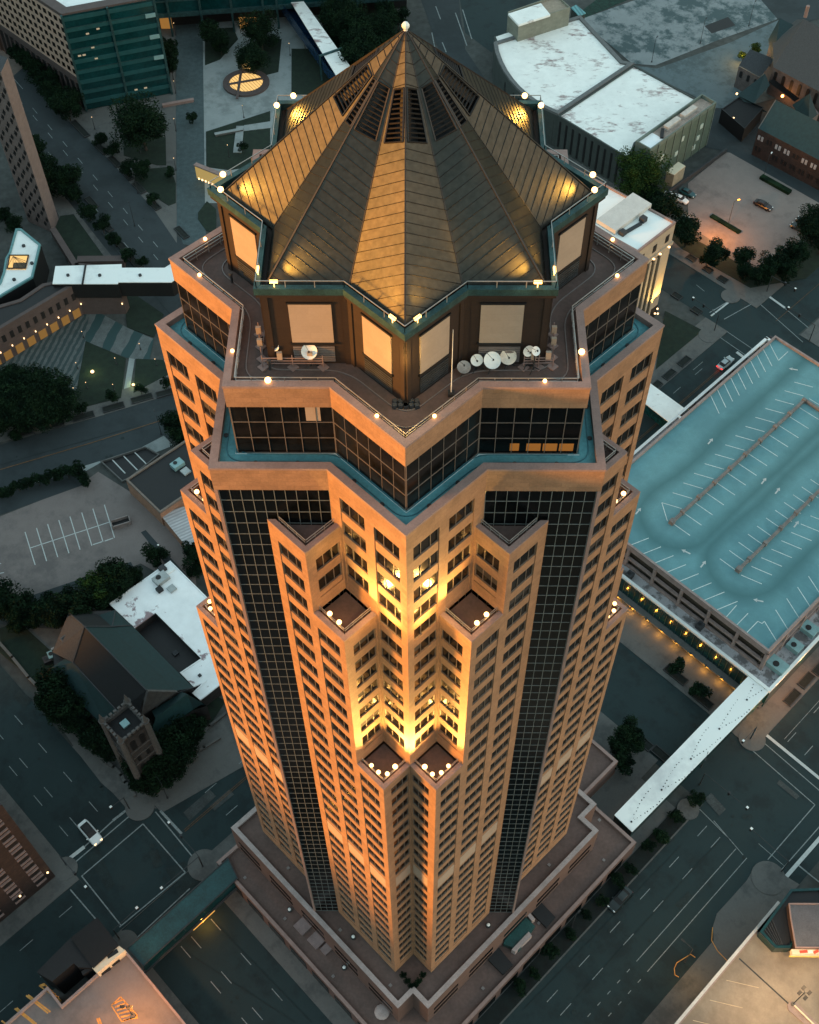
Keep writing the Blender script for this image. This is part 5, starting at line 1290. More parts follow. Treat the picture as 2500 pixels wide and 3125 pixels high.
for (px, py, sx, sy) in ((2370, 2035, 1.5, 2.2), (2423, 1977, 1.3, 1.6), (2468, 1925, 1.4, 1.8), (2135, 1915, .8, .8), (1921, 1760, .8, .8), (1985, 1408, 1.2, 1.4)):
    hvac(t, px, py, zr, sx, sy, 1.5, pi / 4, mat('pale_teal', (.2, .34, .35)) if sx > 1 else slate)
# open trellis on the far left side of the garage
m = M(); 
trl = ccw([W(128.4, gQ1 + .6), W(gP1 + 5.5, gQ1 + .6), W(gP1 + 5.5, 32.3), W(128.4, 32.3)])
x, y = W((128 + gP1 + 5.5) / 2, 31.9); m.box(x, y, zr, zr + .7, (gP1 + 5.5 - 128) / 2, .4, pi / 4); x, y = W(gP1 + 5.3, (32.3 + gQ0) / 2); m.box(x, y, zr, zr + .7, .4, (32.3 - gQ0) / 2, pi / 4)
m.obj('white_beam', white, t)
m = M()
for j in range(8): x, y = W(129 + j * 5.6, (gQ1 + 32) / 2); m.box(x, y, zr - .2, zr + .4, .3, (32 - gQ1) / 2, pi / 4); x, y = W(129 + j * 5.6, 31.9); m.box(x, y, 0, zr, .3, .3, pi / 4)
for j in range(8): x, y = W(gP1 + 3, gQ0 + 2 + j * 6.5); m.box(x, y, zr - .2, zr + .4, 2.4, .3, pi / 4); x, y = W(gP1 + 5.3, gQ0 + 2 + j * 6.5); m.box(x, y, 0, zr, .3, .3, pi / 4)
m.obj('trellis', slate, t)
fl_ = M(); 
for i in range(40): P = 79.0 - .08; x, y = W(P, -30.5 + i * 1.58); fl_.box(x, y, 1.6, zr - .3, .06, .08, pi / 4)
fl_.obj('mullions', gutter, t); cb_ = M(); x, y = W(78.3, 0); cb_.box(x, y, 1.2, 1.7, .9, 32.2, pi / 4); cb_.obj('canopy', concrete, t)
for i in range(9):
    x, y = W(76.9, 9 - i * 4.4); light(x, y, 1.3, 45, (1, .40, .04), .1)
    m = M(); m.box(x, y, 2.7, 2.85, .25, .25, pi / 4); m.obj('soffit_lamp', dark, t)
# second bridge from the tower to the garage
t, p = bridge('short white roofed footbridge crossing the street between the tower and the garage', [(1985, 1175), (2090, 1248), (2040, 1288), (1960, 1222)], 7, 3.6, tealg)
m = M(); m.prism(ccw(pol([(1900, 1130), (1985, 1172), (2092, 1250), (2042, 1290), (1900, 1180)], 7)), 7, 7.25); m.obj('roof', stroof, t)
# --- tall sandstone building behind the tower's right shoulder
z = 34; A, B, C_ = at(1946, 772, z), at(2062, 682, z), at(1690, 482, z)
t = thing('stone_building', 'pale sandstone building with white roof, fluted columns and uplights right of the tower', 'office building', (*A, 0))
e1 = (B[0] - A[0], B[1] - A[1]); dL = math.dist(B, C_); pd = ((C_[0] - B[0]), (C_[1] - B[1]))
poly = ccw([A, B, (B[0] + pd[0], B[1] + pd[1]), (A[0] + pd[0], A[1] + pd[1])]); block(t, poly, 0, z, sandst, whiteroof, par=.5, parw=.5, parm=coping)
wallgrid(t, A, B, 28.8, 32.0, 3, 1, .28, .75, black, off=.05)
m = M(); L_ = math.dist(A, B); d = (e1[0] / L_, e1[1] / L_); n = (d[1], -d[0]); an = math.atan2(d[1], d[0])
for i in range(5): 
    p = lerp(A, B, .12 + i * .15); m.box(p[0] + n[0] * .1, p[1] + n[1] * .1, 3, 26.5, .45, .5, an)
m.obj('columns', sandst, t)
m = M()
for i in range(5): p = lerp(A, B, .045 + i * .15); m.box(p[0] + n[0] * .02, p[1] + n[1] * .02, 3, 26.5, .62, .06, an)
m.obj('tall_windows', black, t); strip(t, lerp(A, B, -.01), lerp(A, B, 1.01), 27, 28, .5, sandst, 'cornice'); strip(t, A, B, .3, 4.2, .25, black, 'shopfront')
for tt in (.12, .45, .62, .86): p = lerp(A, B, tt); m = M(); m.ball(p[0] + n[0] * .9, p[1] + n[1] * .9, 27.8, .4, 8, .6); m.obj('uplight', glows, t)
for tt in (.8, .93): p = lerp(A, B, tt); light(p[0] + n[0] * 3, p[1] + n[1] * 3, 7, 1200, (1, .62, .15), .3, 'SPOT', (p[0], p[1], 15), 100)
for (tt, zz) in ((.7, 3), (.85, 3.2), (.78, 1.6), (.95, 2.0), (.9, 4.5)): p = lerp(A, B, tt); m = M(); m.ball(p[0] + n[0] * 1.2, p[1] + n[1] * 1.2, zz, .3, 6); m.obj('lamp', glows, t)
m = M(); a_1 = at(1958, 618, z); b_1 = at(1848, 700, z); m.box((a_1[0] + b_1[0]) / 2, (a_1[1] + b_1[1]) / 2, z, z + 1.5, math.dist(a_1, b_1) / 2, 3.2, math.atan2(b_1[1] - a_1[1], b_1[0] - a_1[0])); m.obj('penthouse', mat('pale_grey_box', (.50, .51, .49), .8, .08, .5), t)
hvac(t, 1962, 675, z, .8, .8, 1.4, m_=slate, fan=False); hvac(t, 1900, 715, z, .8, .8, 1.2, m_=slate, fan=False); hvac(t, 1928, 700, z, .5, 3.4, .4, m_=slate, fan=False, rot=-.9)
# --- the big white roofed hall, upper right
zr = 12.; t = T('hall_building', 'huge low hall with two stained white roof sections and narrow slot windows', 'building', 1800, 300, zr)
ra_ = [(1507, 133), (1511, 160), (1523, 193), (1538, 222), (1556, 248), (1577, 272), (1601, 294), (1628, 314), (1657, 331), (1703, 352), (1935, 197), (1900, 190), (1771, 51), (1640, 92)]
pa_ = ccw(pol(ra_, zr)); block(t, pa_, 0, zr, grayst, stroof, par=.6, parw=1.3, parm=mat('hall_coping', (.12, .125, .125), .8))
rb_ = [(1703, 354), (1935, 199), (2127, 303), (1938, 438), (1920, 486)]; pb_ = ccw(pol(rb_, zr - .02)); block(t, pb_, 0, zr - .3, grayst, stroof, par=.45, parw=.5, parm=grayst)
def slots(a, b, n, z0, z1, w__=.35, off=.05, nm='slot_window', m_=black):
    A, B = at(*a, zr), at(*b, zr); L_ = math.dist(A, B); d = ((B[0] - A[0]) / L_, (B[1] - A[1]) / L_); nn = (d[1], -d[0])
    if nn[1] > 0 and nn[0] > 0: nn = (-nn[0], -nn[1])
    for i in range(n): p = lerp(A, B, (i + .5) / n); m = M(); m.box(p[0] + nn[0] * off, p[1] + nn[1] * off, z0, z1, w__, .08, math.atan2(d[1], d[0])); m.obj(nm, m_, t)
slots((1703, 354), (1920, 486), 11, 1.0, 10.5)
slots((1507, 133), (1538, 222), 4, 1, 9.5); slots((1538, 222), (1577, 272), 3, 1, 9.5); slots((1577, 272), (1628, 314), 3, 1, 9.5); slots((1628, 314), (1700, 350), 4, 1, 9.5)
# green ribbed end block
z = 15; gb = [(1939, 440), (1984, 466), (2184, 322), (2140, 297)]; gb_ = ccw(pol(gb, z)); t2 = thing('stair_block', 'green ribbed metal end block with small pale windows attached to the white hall', 'building', (*at(1984, 466, z), 0))
block(t2, gb_, 0, z, greenc, mat('pink_roof', (.40, .31, .26), .85, .2, .2), par=1.3, parw=.35, parm=mat('green_trim', (.12, .16, .14), .6))
A, B = at(1984, 466, z), at(2184, 322, z); L_ = math.dist(A, B); d = ((B[0] - A[0]) / L_, (B[1] - A[1]) / L_); n = (d[1], -d[0]); an = math.atan2(d[1], d[0])
for i in range(9): p = lerp(A, B, i / 8 if i < 8 else .99); m = M(); m.box(p[0] + n[0] * .08, p[1] + n[1] * .08, 0, z + .9, .14, .16, an); m.obj('rib', mat('green_trim', (.12, .16, .14)), t2)
for (s_, zz) in ((.22, 8.5), (.52, 10), (.46, 5.5), (.82, 9.5), (.80, 5.5), (.76, 2.5)): p = lerp(A, B, s_); m = M(); m.box(p[0] + n[0] * .1, p[1] + n[1] * .1, zz, zz + 1.7, .75, .08, an); m.obj('window', mat('pale_window', (.45, .55, .5), .4), t2)
hvac(t2, 2050, 385, z, 3.2, .9, 1.6, an, m_=mat('pale_duct', (.50, .45, .40), .5), fan=False, name='duct'); hvac(t2, 2100, 350, z, 3.2, .9, 1.6, an, m_=mat('pale_duct', (.5, .45, .4)), fan=False, name='duct'); hvac(t2, 2020, 413, z, 2.2, .5, 1.0, an + .6, m_=black, fan=False, name='duct')
m = M(); m.prism(pol([(1944, 440), (1984, 463), (2030, 430), (1990, 408)], z + .05), z + .05, z + .4); m.obj('roof_patch', churchwhite, t2)
m = M(); m.prism(pol([(2035, 525), (2058, 535), (2092, 508), (2070, 495)], 6), 0, 6); m.obj('porch', mat('porch_green', (.22, .23, .18), .7), t2)
m = M(); m.prism(pol([(2035, 525), (2058, 535), (2092, 508), (2070, 495)], 6), 6, 6.2); m.obj('porch_roof', cream, t2)
A2, B2 = at(2030, 600), at(2215, 465); wl = thing('loading_wall', 'dark low railing wall between the green block and the parking lot', 'wall', (*A2, 0)); m = M(); m.box((A2[0] + B2[0]) / 2, (A2[1] + B2[1]) / 2, 0, 1.6, math.dist(A2, B2) / 2, .3, math.atan2(B2[1] - A2[1], B2[0] - A2[0])); m.obj('wall', slate, wl)
# penthouse boxes north of the hall
z = 18; pb4 = [(1550, 42), (1640, 10), (1680, 48), (1583, 77)]
t = T('rear_block', 'small white roofed box with tan annex standing behind the hall near the top edge', 'building', 1600, 60, 18)
q_ = ccw(pol([(1550, 42), (1583, 78), (1740, 28), (1700, -10)], z)); block(t, q_, 0, z, blocks('olive_stone', (.22, .225, .18), 2, .8, .9), mat('tan_roof', (.30, .24, .18), .8), par=.7, parw=.3)
m = M(); m.prism(ccw(pol([(1551, 42), (1583, 76), (1680, 45), (1651, 10)], z + .75)), z + .1, z + .8); m.obj('white_roof', stroof, t)
m = M(); m.prism(ccw(pol([(1508, 112), (1550, 98), (1577, 115), (1512, 134)], 12.2)), 0, 12.3); m.obj('low_wing', grayst, t); m = M(); m.prism(ccw(pol([(1514, 112), (1552, 99), (1575, 112), (1520, 128)], 12.4)), 12.3, 12.4); m.obj('low_roof', stroof, t)
t = T('metal_shed', 'small teal ribbed metal roof box beside the dark hedge at the top right', 'shed', 1762, 30, 8); m = M(); q_ = ccw(pol([(1744, 26), (1758, 18), (1786, 42), (1768, 50)], 8)); m.prism(q_, 0, 8); m.obj('wall', grayst, t)
rb2 = mat('teal_ribs', (.12, .32, .34), .5, .1, 1); add_stripes(rb2, -20, 1.2, (.06, .18, .2), .5, 0); m = M(); m.prism(inset(q_, -.2), 8.01, 8.3); m.obj('roof', rb2, t)
# --- grey stone church, top right
t = T('church', 'grey roofed stone church with arched windows in the upper right corner', 'church', 2420, 200)
def slopes(faces, m_, nm='roof'):
    for f in faces: m = M(); m.poly([P3(*q) for q in f]); m.obj(nm, m_, t)
slopes([[(2455, 58, 22), (2360, 205, 22), (2520, 290, 10), (2620, 150, 10)], [(2455, 58, 22), (2360, 205, 22), (2358, 130, 12), (2430, 60, 12)]], slate, 'nave_roof')
slopes([[(2380, 55, 16), (2345, 120, 10), (2360, 205, 12), (2430, 80, 16)]], tealroof, 'transept_roof')
slopes([[(2290, 150, 10), (2255, 200, 8), (2320, 235, 8), (2365, 180, 10)]], slate, 'vestry_roof')
slopes([[(2335, 225, 9), (2250, 290, 6), (2300, 315, 6), (2350, 260, 9)], [(2250, 290, 6), (2300, 315, 6), (2345, 345, 4), (2290, 330, 4)]], tealroof, 'porch_roof')
def wallq(a, b, z0, z1, m_=pinkst, nm='wall'):
    A, B = at(*a), at(*b)
    A, B = at(a[0], a[1], z1), at(b[0], b[1], z1); m = M(); m.quad((*A, z0), (*B, z0), (*B, z1), (*A, z1)); o = m.obj(nm, m_, t); return A, B
lst = mat('church_wall', (.12, .098, .092), .85, .2, .6)
def arches(A, B, n, z0, z1, w__, off=.08, nm='arched_window'):
    L_ = math.dist(A, B); d = ((B[0] - A[0]) / L_, (B[1] - A[1]) / L_); nn = (d[1], -d[0])
    for i in range(n):
        p = lerp(A, B, (i + .5) / n); m = M(); an = math.atan2(d[1], d[0]); m.box(p[0] + nn[0] * off, p[1] + nn[1] * off, z0, z1, w__, .08, an); m.bar((p[0] + nn[0] * (off + .09), p[1] + nn[1] * (off + .09), z1), (p[0] + nn[0] * .0, p[1] + nn[1] * .0, z1), w__, n=10); m.obj(nm, black, t)
A, B = wallq((2360, 205, 0)[:2], (2560, 310), 0, 10, lst); arches(A, B, 8, 5, 8.5, .55)
A, B = wallq((2255, 202), (2322, 238), 0, 8, lst); arches(A, B, 3, 4.5, 6.3, .5)
A, B = wallq((2350, 130), (2375, 175), 0, 11, lst); arches(A, B, 1, 5, 8.5, .5)
slopes([[(2345, 250, 8), (2360, 240, 8), (2440, 300, 6), (2425, 310, 6)]], black, 'porch_roof')
m = M(); m.ball(*at(2388, 293, 4), 4, .5, 6); m.obj('lamp', emis('orange_lamp', (1, .35, .08), 3), t); light(*at(2392, 297, 4), 4, 120, (1, .4, .1))
m = M(); p = at(2462, 35, 22); m.cyl(p[0], p[1], 20, 24, .6, n=8); m.obj('finial', coping, t)
# teal gable between church and brick hall
t = T('chapel', 'small chapel with steep teal gable roof between the church and the brick hall', 'building', 2470, 330)
m = M(); m.poly([P3(2472, 286, 13), P3(2494, 350, 8), P3(2468, 372, 7), P3(2430, 338, 7)]); m.poly([P3(2472, 286, 13), P3(2430, 338, 7), P3(2418, 320, 7), P3(2464, 290, 12)]); m.obj('roof', tealroof, t); m = M(); m.prism(ccw(pol([(2430, 338), (2468, 372), (2500, 345), (2465, 300)], 7)), 0, 6.9); m.obj('wall', lst, t)
# black flat kiosk
t = T('storage_building', 'black flat roofed square building beside the grey stone church', 'building', 2265, 350); q_ = ccw(pol([(2202, 335), (2256, 297), (2330, 330), (2272, 395)], 5)); block(t, q_, 0, 5, black, blackroof, par=.3, parw=.3)
for (px, py) in ((2239, 361), (2249, 286)): m = M(); x, y = at(px, py, 4.8); m.ball(x, y, 4.8, .4, 6); m.obj('wall_lamp', glows, t)
# long red brick hall with teal roof
t = T('brick_hall', 'long red brick hall with steep teal roof and paired white windows', 'building', 2400, 450)
e0, e1_, r0, r1 = (2315, 392, 10), (2560, 520, 10), (2368, 305, 16), (2600, 425, 16)
m = M(); m.poly([P3(*q) for q in (e0, e1_, r1, r0)]); m.obj('roof', mat('teal_shingles3', (.008, .034, .038), .75, .15, 1.), t); A, B = at(2315, 392, 10), at(2560, 520, 10); m = M(); m.quad((*A, 0), (*B, 0), (*B, 10), (*A, 10)); bd_ = at(2420, 220, 10)
m.poly([(*A, 0), (*A, 10), P3(*r0)]); m.obj('wall', brick, t); m = M(); m.bar(P3(*e0), P3(*r0), .22); m.obj('gable_coping', concrete, t)
for i in range(9):
    for zz in (2.2, 6.3):
        if (i, zz) in ((1, 2.2),): continue
        for s_ in (-.6, .6):
            p = lerp(A, B, (i + .5) / 9); L_ = math.dist(A, B); d = ((B[0] - A[0]) / L_, (B[1] - A[1]) / L_); m = M(); m.box(p[0] + d[0] * s_ + d[1] * .06, p[1] + d[1] * s_ - d[0] * .06, zz, zz + 1.6, .38, .08, math.atan2(d[1], d[0])); m.obj('window', mat('pale_win', (.38, .36, .36), .4) if zz > 3 and i % 3 != 1 else black, t)
A2, B2 = at(2322, 543), at(2410, 592); wl = thing('hedge', 'clipped dark hedge strip with pale end kerb in front of the brick hall', 'hedge', (*A2, 0)); m = M(); m.box((A2[0] + B2[0]) / 2, (A2[1] + B2[1]) / 2, 0, 1.1, math.dist(A2, B2) / 2, .9, math.atan2(B2[1] - A2[1], B2[0] - A2[0])); m.obj('foliage', leafm, wl)
# --- lower-right garage deck, atrium and pavilion
zr = 8.5; Qe = -61.6; t = thing('parking_garage', 'warm lit sandy parking deck with white edge wall in the lower right corner', 'parking garage', (*W(30, Qe), 0))
gp_ = ccw([W(-60, Qe), W(33.8, Qe), W(33.8, Qe - 5.5), W(60, Qe - 5.5), W(60, Qe - 70), W(-60, Qe - 70)]); block(t, gp_, 0, zr, garc, warmconc, par=.02, parw=.3, rname='deck')
m = M(); m.prism([W(-60, Qe), W(41.2, Qe), W(41.2, Qe + .55), W(-60, Qe + .55)], 0, zr + 1.0); m.obj('edge_wall', mat('pale_wall', (.46, .47, .46), .8, .12, .6), t)
m = M()
for i in range(8): P, Q = 22 - i * 5.2, Qe - 1.5; m_s = 0; x0, y0 = W(P, Q); x1, y1 = W(P + 3.3, Q - 5.2); l = math.hypot(x1 - x0, y1 - y0); nx, ny = -(y1 - y0) / l * .06, (x1 - x0) / l * .06; m.poly([(x0 + nx, y0 + ny, zr + .02), (x0 - nx, y0 - ny, zr + .02), (x1 - nx, y1 - ny, zr + .02), (x1 + nx, y1 + ny, zr + .02)])
m.obj('stall_lines', mat('faded_line', (.46, .36, .24), .8), t)
m = M(); zline(m, (2256, 2925), (2410, 3066), .3, zr); m.obj('drain_channel', dark, t)
ip = ccw(pol([(2402, 3068), (2412, 3056), (2430, 3060), (2520, 3150), (2500, 3165), (2405, 3082)], zr)); m = M(); m.prism(ip, zr, zr + .25); m.obj('kerb_island', garc, t); m = M(); A, B = at(2422, 3064, zr + .8), at(2510, 3150, zr + .8); m.bar((*A, zr + .6), (*B, zr + .6), .18); m.obj('guard_rail', cream, t)
x, y = at(2418, 3066, zr); lt = thing('deck_lamp', 'four headed dark lamp post on the sandy parking deck', 'street lamp', (x, y, zr)); m = M(); m.cyl(x, y, zr, zr + .9, .35); m.obj('base', concrete, lt); m = M(); m.cyl(x, y, zr + .9, zr + 9, .09); m.bar((x - .8, y, zr + 9), (x + .8, y, zr + 9), .06); m.bar((x, y - .8, zr + 9), (x, y + .8, zr + 9), .06); m.obj('pole', dark, lt)
for dx, dy in ((.9, 0), (-.9, 0), (0, .9), (0, -.9)): m = M(); m.box(x + dx, y + dy, zr + 8.9, zr + 9.1, .42, .3, .7); m.obj('lamp_head', black, lt)
t = T('atrium', 'black glass stair atrium with curved corner beside the sandy parking deck', 'building', 2390, 2820, 10); q_ = ccw(pol([(2372, 2770), (2412, 2716), (2500, 2712), (2560, 2760), (2560, 2900), (2420, 2880), (2412, 2895), (2365, 2895), (2318, 2845)], 11)); block(t, q_, 0, 11, tealg, black, par=.5, parw=.5, parm=tealg)
m = M()
for i in range(7): a, b = lerp(at(2352, 2795, 11.2), at(2318, 2845, 11.2), i / 6), lerp(at(2392, 2893, 11.2), at(2365, 2895, 11.2), i / 6); m.bar((*a, 11.3), (*lerp(a, b, .9), 11.3), .1)
m.obj('roof_bars', slate, t)
t = T('shop_building', 'small flat grey roofed shop with a yellow edged sign band above the sandy deck', 'building', 2450, 2830, 13); q_ = ccw(pol([(2407, 2757), (2560, 2757), (2560, 2893), (2428, 2893), (2412, 2800)], 13)); block(t, q_, 0, 13, brick, mat('lilac_roof', (.085, .085, .095), .85, .15, .4), par=.15, parw=.25, parm=coping)
A, B = at(2416, 2899, 12.2), at(2560, 2899, 12.2); m = M(); m.box((A[0] + B[0]) / 2, A[1] - .3, 10.6, 12.2, math.dist(A, B) / 2, .45, 0); m.obj('sign_band', cream, t)
m = M(); m.box((A[0] + B[0]) / 2, A[1] - .75, 10.4, 10.8, math.dist(A, B) / 2 + .2, .15, 0); m.obj('yellow_edge', mat('yellow_trim', (.60, .42, .10), .6), t)
for (px, w__, c_) in ((2451, .75, mat('red_lettering', (.65, .08, .04), .6)), (2472, .45, white), (2489, .55, mat('red_lettering', (.65, .08, .04)))):
    x, y = at(px, 2902, 12.0); m = M(); m.box(x, A[1] - .3, 12.21, 12.26, w__, .26, .1 if px < 2480 else .5); m.obj('sign_mark', c_, t)
# ================================================================ TREES
random.seed(11)
def crown(seed, n, clumps, leaf, flat=.8):
    r = random.Random(seed); m = M(); cs = []
    for i in range(clumps):
        a = r.uniform(0, 2 * pi); rr = r.uniform(.02, .62) ** .62 * .9; zz = r.uniform(-.5, .62); cs.append((cos(a) * rr, sin(a) * rr, zz * flat, r.uniform(.24, .46)))
    cs.append((0, 0, .2, .5))
    for i in range(n):
        cx_, cy_, cz_, cr_ = r.choice(cs)
        u_, v_ = r.uniform(-1, 1), r.uniform(0, 2 * pi); s_ = math.sqrt(1 - u_ * u_); k_ = cr_ * r.uniform(.55, 1.08)
        x, y, z = cx_ + s_ * cos(v_) * k_, cy_ + s_ * sin(v_) * k_, cz_ + u_ * k_ * .85
        n1 = (r.gauss(0, 1), r.gauss(0, 1), r.gauss(.5, 1)); l = math.sqrt(sum(q * q for q in n1)); n1 = [q / l for q in n1]
        h = (0, 0, 1) if abs(n1[2]) < .9 else (1, 0, 0); a1 = (n1[1] * h[2] - n1[2] * h[1], n1[2] * h[0] - n1[0] * h[2], n1[0] * h[1] - n1[1] * h[0]); b1 = (n1[1] * a1[2] - n1[2] * a1[1], n1[2] * a1[0] - n1[0] * a1[2], n1[0] * a1[1] - n1[1] * a1[0])
        q = leaf * r.uniform(.6, 1.3)
        m.poly([(x + a1[0] * q, y + a1[1] * q, z + a1[2] * q), (x + b1[0] * q * .6, y + b1[1] * q * .6, z + b1[2] * q * .6), (x - a1[0] * q, y - a1[1] * q, z - a1[2] * q), (x - b1[0] * q * .6, y - b1[1] * q * .6, z - b1[2] * q * .6)])
    return m
def trunk(seed):
    r = random.Random(seed); m = M(); m.bar((0, 0, 0), (.02, .01, .55), .055, .035, 6)
    for i in range(6):
        a = i * 1.05 + r.uniform(-.3, .3); m.bar((.01, 0, .4 + .03 * i), (cos(a) * .35, sin(a) * .35, .72 + r.uniform(0, .2)), .026, .008, 5)
    return m
CR = {}
for k_, (n_, c_, lf) in {'big': (14000, 34, .042), 'mid': (5200, 20, .062), 'small': (1500, 10, .11)}.items():
    for v in range(3):
        cm_ = crown(v + 17 * n_, n_, c_, lf)
        b = M(); b.v = [(x, y, z + 1.05) for x, y, z in cm_.v]; b.f = cm_.f
        CR[k_, v, 0] = b.mesh('foliage', leafm); CR[k_, v, 1] = b.mesh('foliage', leafl); CR[k_, v, 't'] = trunk(v).mesh('trunk', trunkm)
tn = [0]
def tree(px, py, r_, label, group=None, kind='tree', light_=0, asp=1., size=None):
    """px,py = middle of the crown in the survey photo; r_ crown radius in metres; height follows the radius"""
    h = r_ * 1.05 * asp; x, y = at(px, py, h); size = size or ('big' if r_ > 5.4 else 'mid' if r_ > 2.6 else 'small'); v = tn[0] % 3; tn[0] += 1
    r_ *= 1.12; t = thing(kind, label, 'tree' if kind == 'tree' else 'shrub', (x, y, 0), random.uniform(0, 6.28), group); t.scale = (r_, r_ * random.uniform(.85, 1.1), r_ * asp)
    for nm, key in (('crown', light_), ('trunk', 't')):
        o = bpy.data.objects.new(nm, CR[size, v, key]); col.objects.link(o); o.parent = t
    return t
tree(430, 385, 9, 'very large dark round tree standing on the lawn below the teal glass wall'); tree(795, 100, 6.5, 'tall dark tree behind the round yellow skylight'); tree(770, 185, 5.5, 'rounded tree on the lawn touching the round yellow skylight ring')
for i, (x, y, r) in enumerate([(62, 160, 4.6), (92, 190, 4.6), (120, 222, 4.8), (140, 250, 4.6), (162, 282, 4.8), (182, 308, 4.6), (205, 330, 5.0), (218, 312, 4.4)]): tree(x, y, r, 'dark tree in the row against the arcade of the beige gridded office block', 'row of trees along the gridded office block')
for i, (x, y, r) in enumerate([(88, 445, 4.5), (100, 480, 5), (122, 515, 5), (150, 538, 5), (178, 555, 4.6), (215, 552, 4.6), (140, 575, 4.2), (210, 590, 3.2), (108, 540, 4.)]): tree(x, y, r, 'dark tree in the clump between the diamond windowed slab and the wide street', 'clump of trees beside the diamond windowed slab')
tree(521, 165, 3.6, 'narrow dark tree between the glass office block and the brick path', asp=1.7); tree(523, 205, 3.2, 'lower narrow dark tree at the foot of the glass office block', asp=1.5); tree(650, 105, 5.2, 'round dark tree on the small lawn under the pale columns at the top'); tree(672, 135, 4, 'low dark bush on the cut corner lawn near the top', kind='shrub')
for i, (x, y, r) in enumerate([(1030, 60, 7), (1085, 85, 7), (1040, 110, 5), (1090, 150, 6.5), (1120, 130, 7), (1160, 95, 6.5), (1190, 150, 5.5), (1110, 190, 7), (1155, 190, 5.5), (1215, 60, 4), (1185, 45, 5)]): tree(x, y, r, 'dark tree in the grove behind the roof spire, right of the white footbridge', 'grove of trees behind the spire')
for i, (x, y, r) in enumerate([(303, 424, 2.6), (342, 462, 2.8), (386, 516, 3.0), (470, 608, 2.4), (448, 505, 1.6), (520, 528, 2.2)]): tree(x, y, r, 'small dark tree on the right pavement of the wide upper left street', 'small trees on the right side of the wide street')
for i, (x, y, r) in enumerate([(270, 650, 3.), (312, 688, 3.), (350, 732, 2.7), (395, 780, 2.6), (232, 600, 2.6), (435, 800, 2.)]): tree(x, y, r, 'small dark tree on the left pavement of the wide upper left street', 'small trees on the left side of the wide street')
tree(430, 520, 3.6, 'leafy bush on the dark kidney shaped lawn beside the brick path', kind='shrub'); tree(585, 362, 2, 'tiny shrub on the dark lawn by the L shaped terrace', kind='shrub'); tree(40, 690, 3.2, 'thin tree in the dark court left of the diamond windowed slab'); tree(10, 660, 3.0, 'tree at the left image edge beside the dark court')
tree(740, 450, 1.8, 'small round shrub on the pale L shaped terrace', kind='shrub')
for i, (x, y, r) in enumerate([(-5, 1200, 6), (40, 1190, 6), (80, 1220, 6.5), (110, 1175, 5), (150, 1200, 6), (175, 1235, 5.5), (30, 1255, 6.5), (90, 1270, 6), (-10, 1270, 6), (140, 1265, 5), (60, 1160, 4), (190, 1190, 4)]): tree(x, y, r, 'broad dark tree in the mass at the left edge below the striped plaza', 'trees below the striped plaza')
for i, (x, y, r) in enumerate([(48, 1340 - 10, 1.9), (158, 1280, 2.), (250, 1250, 2.), (340, 1210, 2.2), (430, 1190, 1.8), (510, 1170, 1.9)]): tree(x, y, r, 'little tree beside a black planter on the pavement of the left street', 'little trees on the left street pavement')
tree(535, 1300, 4, 'dark tree at the kerb against the left flank of the orange tower'); tree(548, 1370 - 40, 3.4, 'smaller dark tree just below the tree at the orange tower left flank')
for i, (x, y, r) in enumerate([(55, 1485, 2), (85, 1475, 2), (115, 1467, 2.1), (145, 1460, 2.1), (175, 1450, 2.2), (205, 1443, 2.3), (235, 1435, 2.3), (255, 1455, 2), (20, 1500, 1.9), (-8, 1508, 1.9), (262, 1470, 1.8)]): tree(x, y, r, 'clipped bush in the hedge along the upper edge of the left parking lot', 'hedge bushes of the left parking lot', kind='shrub')
for i, (x, y, r) in enumerate([(295, 1800, 4.5), (325, 1785, 4.2), (365, 1760, 5), (400, 1765, 3.5), (310, 1830, 3.6), (345, 1820, 3.5)]): tree(x, y, r, 'bushy tree beside the upper left edge of the patched white roof', 'trees beside the patched white roof', light_=1 if i == 0 else 0)
for i, (x, y, r) in enumerate([(20, 1855, 5), (-5, 1830, 5), (75, 1865, 4.4), (105, 1885, 3.4), (150, 1860, 4.5), (175, 1880, 4), (225, 1850, 5), (240, 1885, 4), (250, 1840, 3.5), (60, 1905, 3)]): tree(x, y, r, 'dark tree in the row between the left parking lot and the church', 'row of trees above the church')
tree(475, 1700, 3.3, 'small tree at the corner of the left parking lot above the white roof'); tree(490, 1690, 2.2, 'tiny bush with the round white lamp at the corner of the left parking lot', kind='shrub'); tree(590, 1700, 3.8, 'dark tree squeezed between the ribbed grey roof and the orange tower'); tree(600, 1740, 3, 'lower dark tree below the ribbed grey roof')
for i, (x, y, r) in enumerate([(160, 2110, 5), (190, 2140, 5.2), (165, 2160, 4), (215, 2175, 4.4), (235, 2205, 3.6), (150, 2135, 3.4), (205, 2110, 3.6)]): tree(x, y, r, 'dark tree between the church aisle and the left avenue', 'trees between the church and the left avenue')
for i, (x, y, r) in enumerate([(285, 2255, 3.6), (310, 2268, 3.8), (330, 2290, 3.2), (270, 2265, 2.6)]): tree(x, y, r, 'round dark tree at the left foot of the battlemented church tower', 'trees left of the church tower')
for i, (x, y, r) in enumerate([(455, 2300, 5.2), (470, 2350, 5.2), (430, 2350, 4), (510, 2320, 5.5), (550, 2270, 5.2), (500, 2270, 4.5), (575, 2230, 4.4), (540, 2310, 4.6), (440, 2390, 4), (585, 2205, 3.4), (475, 2385, 3.8), (455, 2262, 4), (510, 2365, 3.4)]): tree(x, y, r, 'dark green tree in the corner garden right of the battlemented church tower', 'trees in the church corner garden')
tree(1958, 548, 8, 'large yellow green tree between the stone building and the green ribbed block', light_=1); tree(1985, 600, 4.5, 'dark tree just below the large yellow green tree')
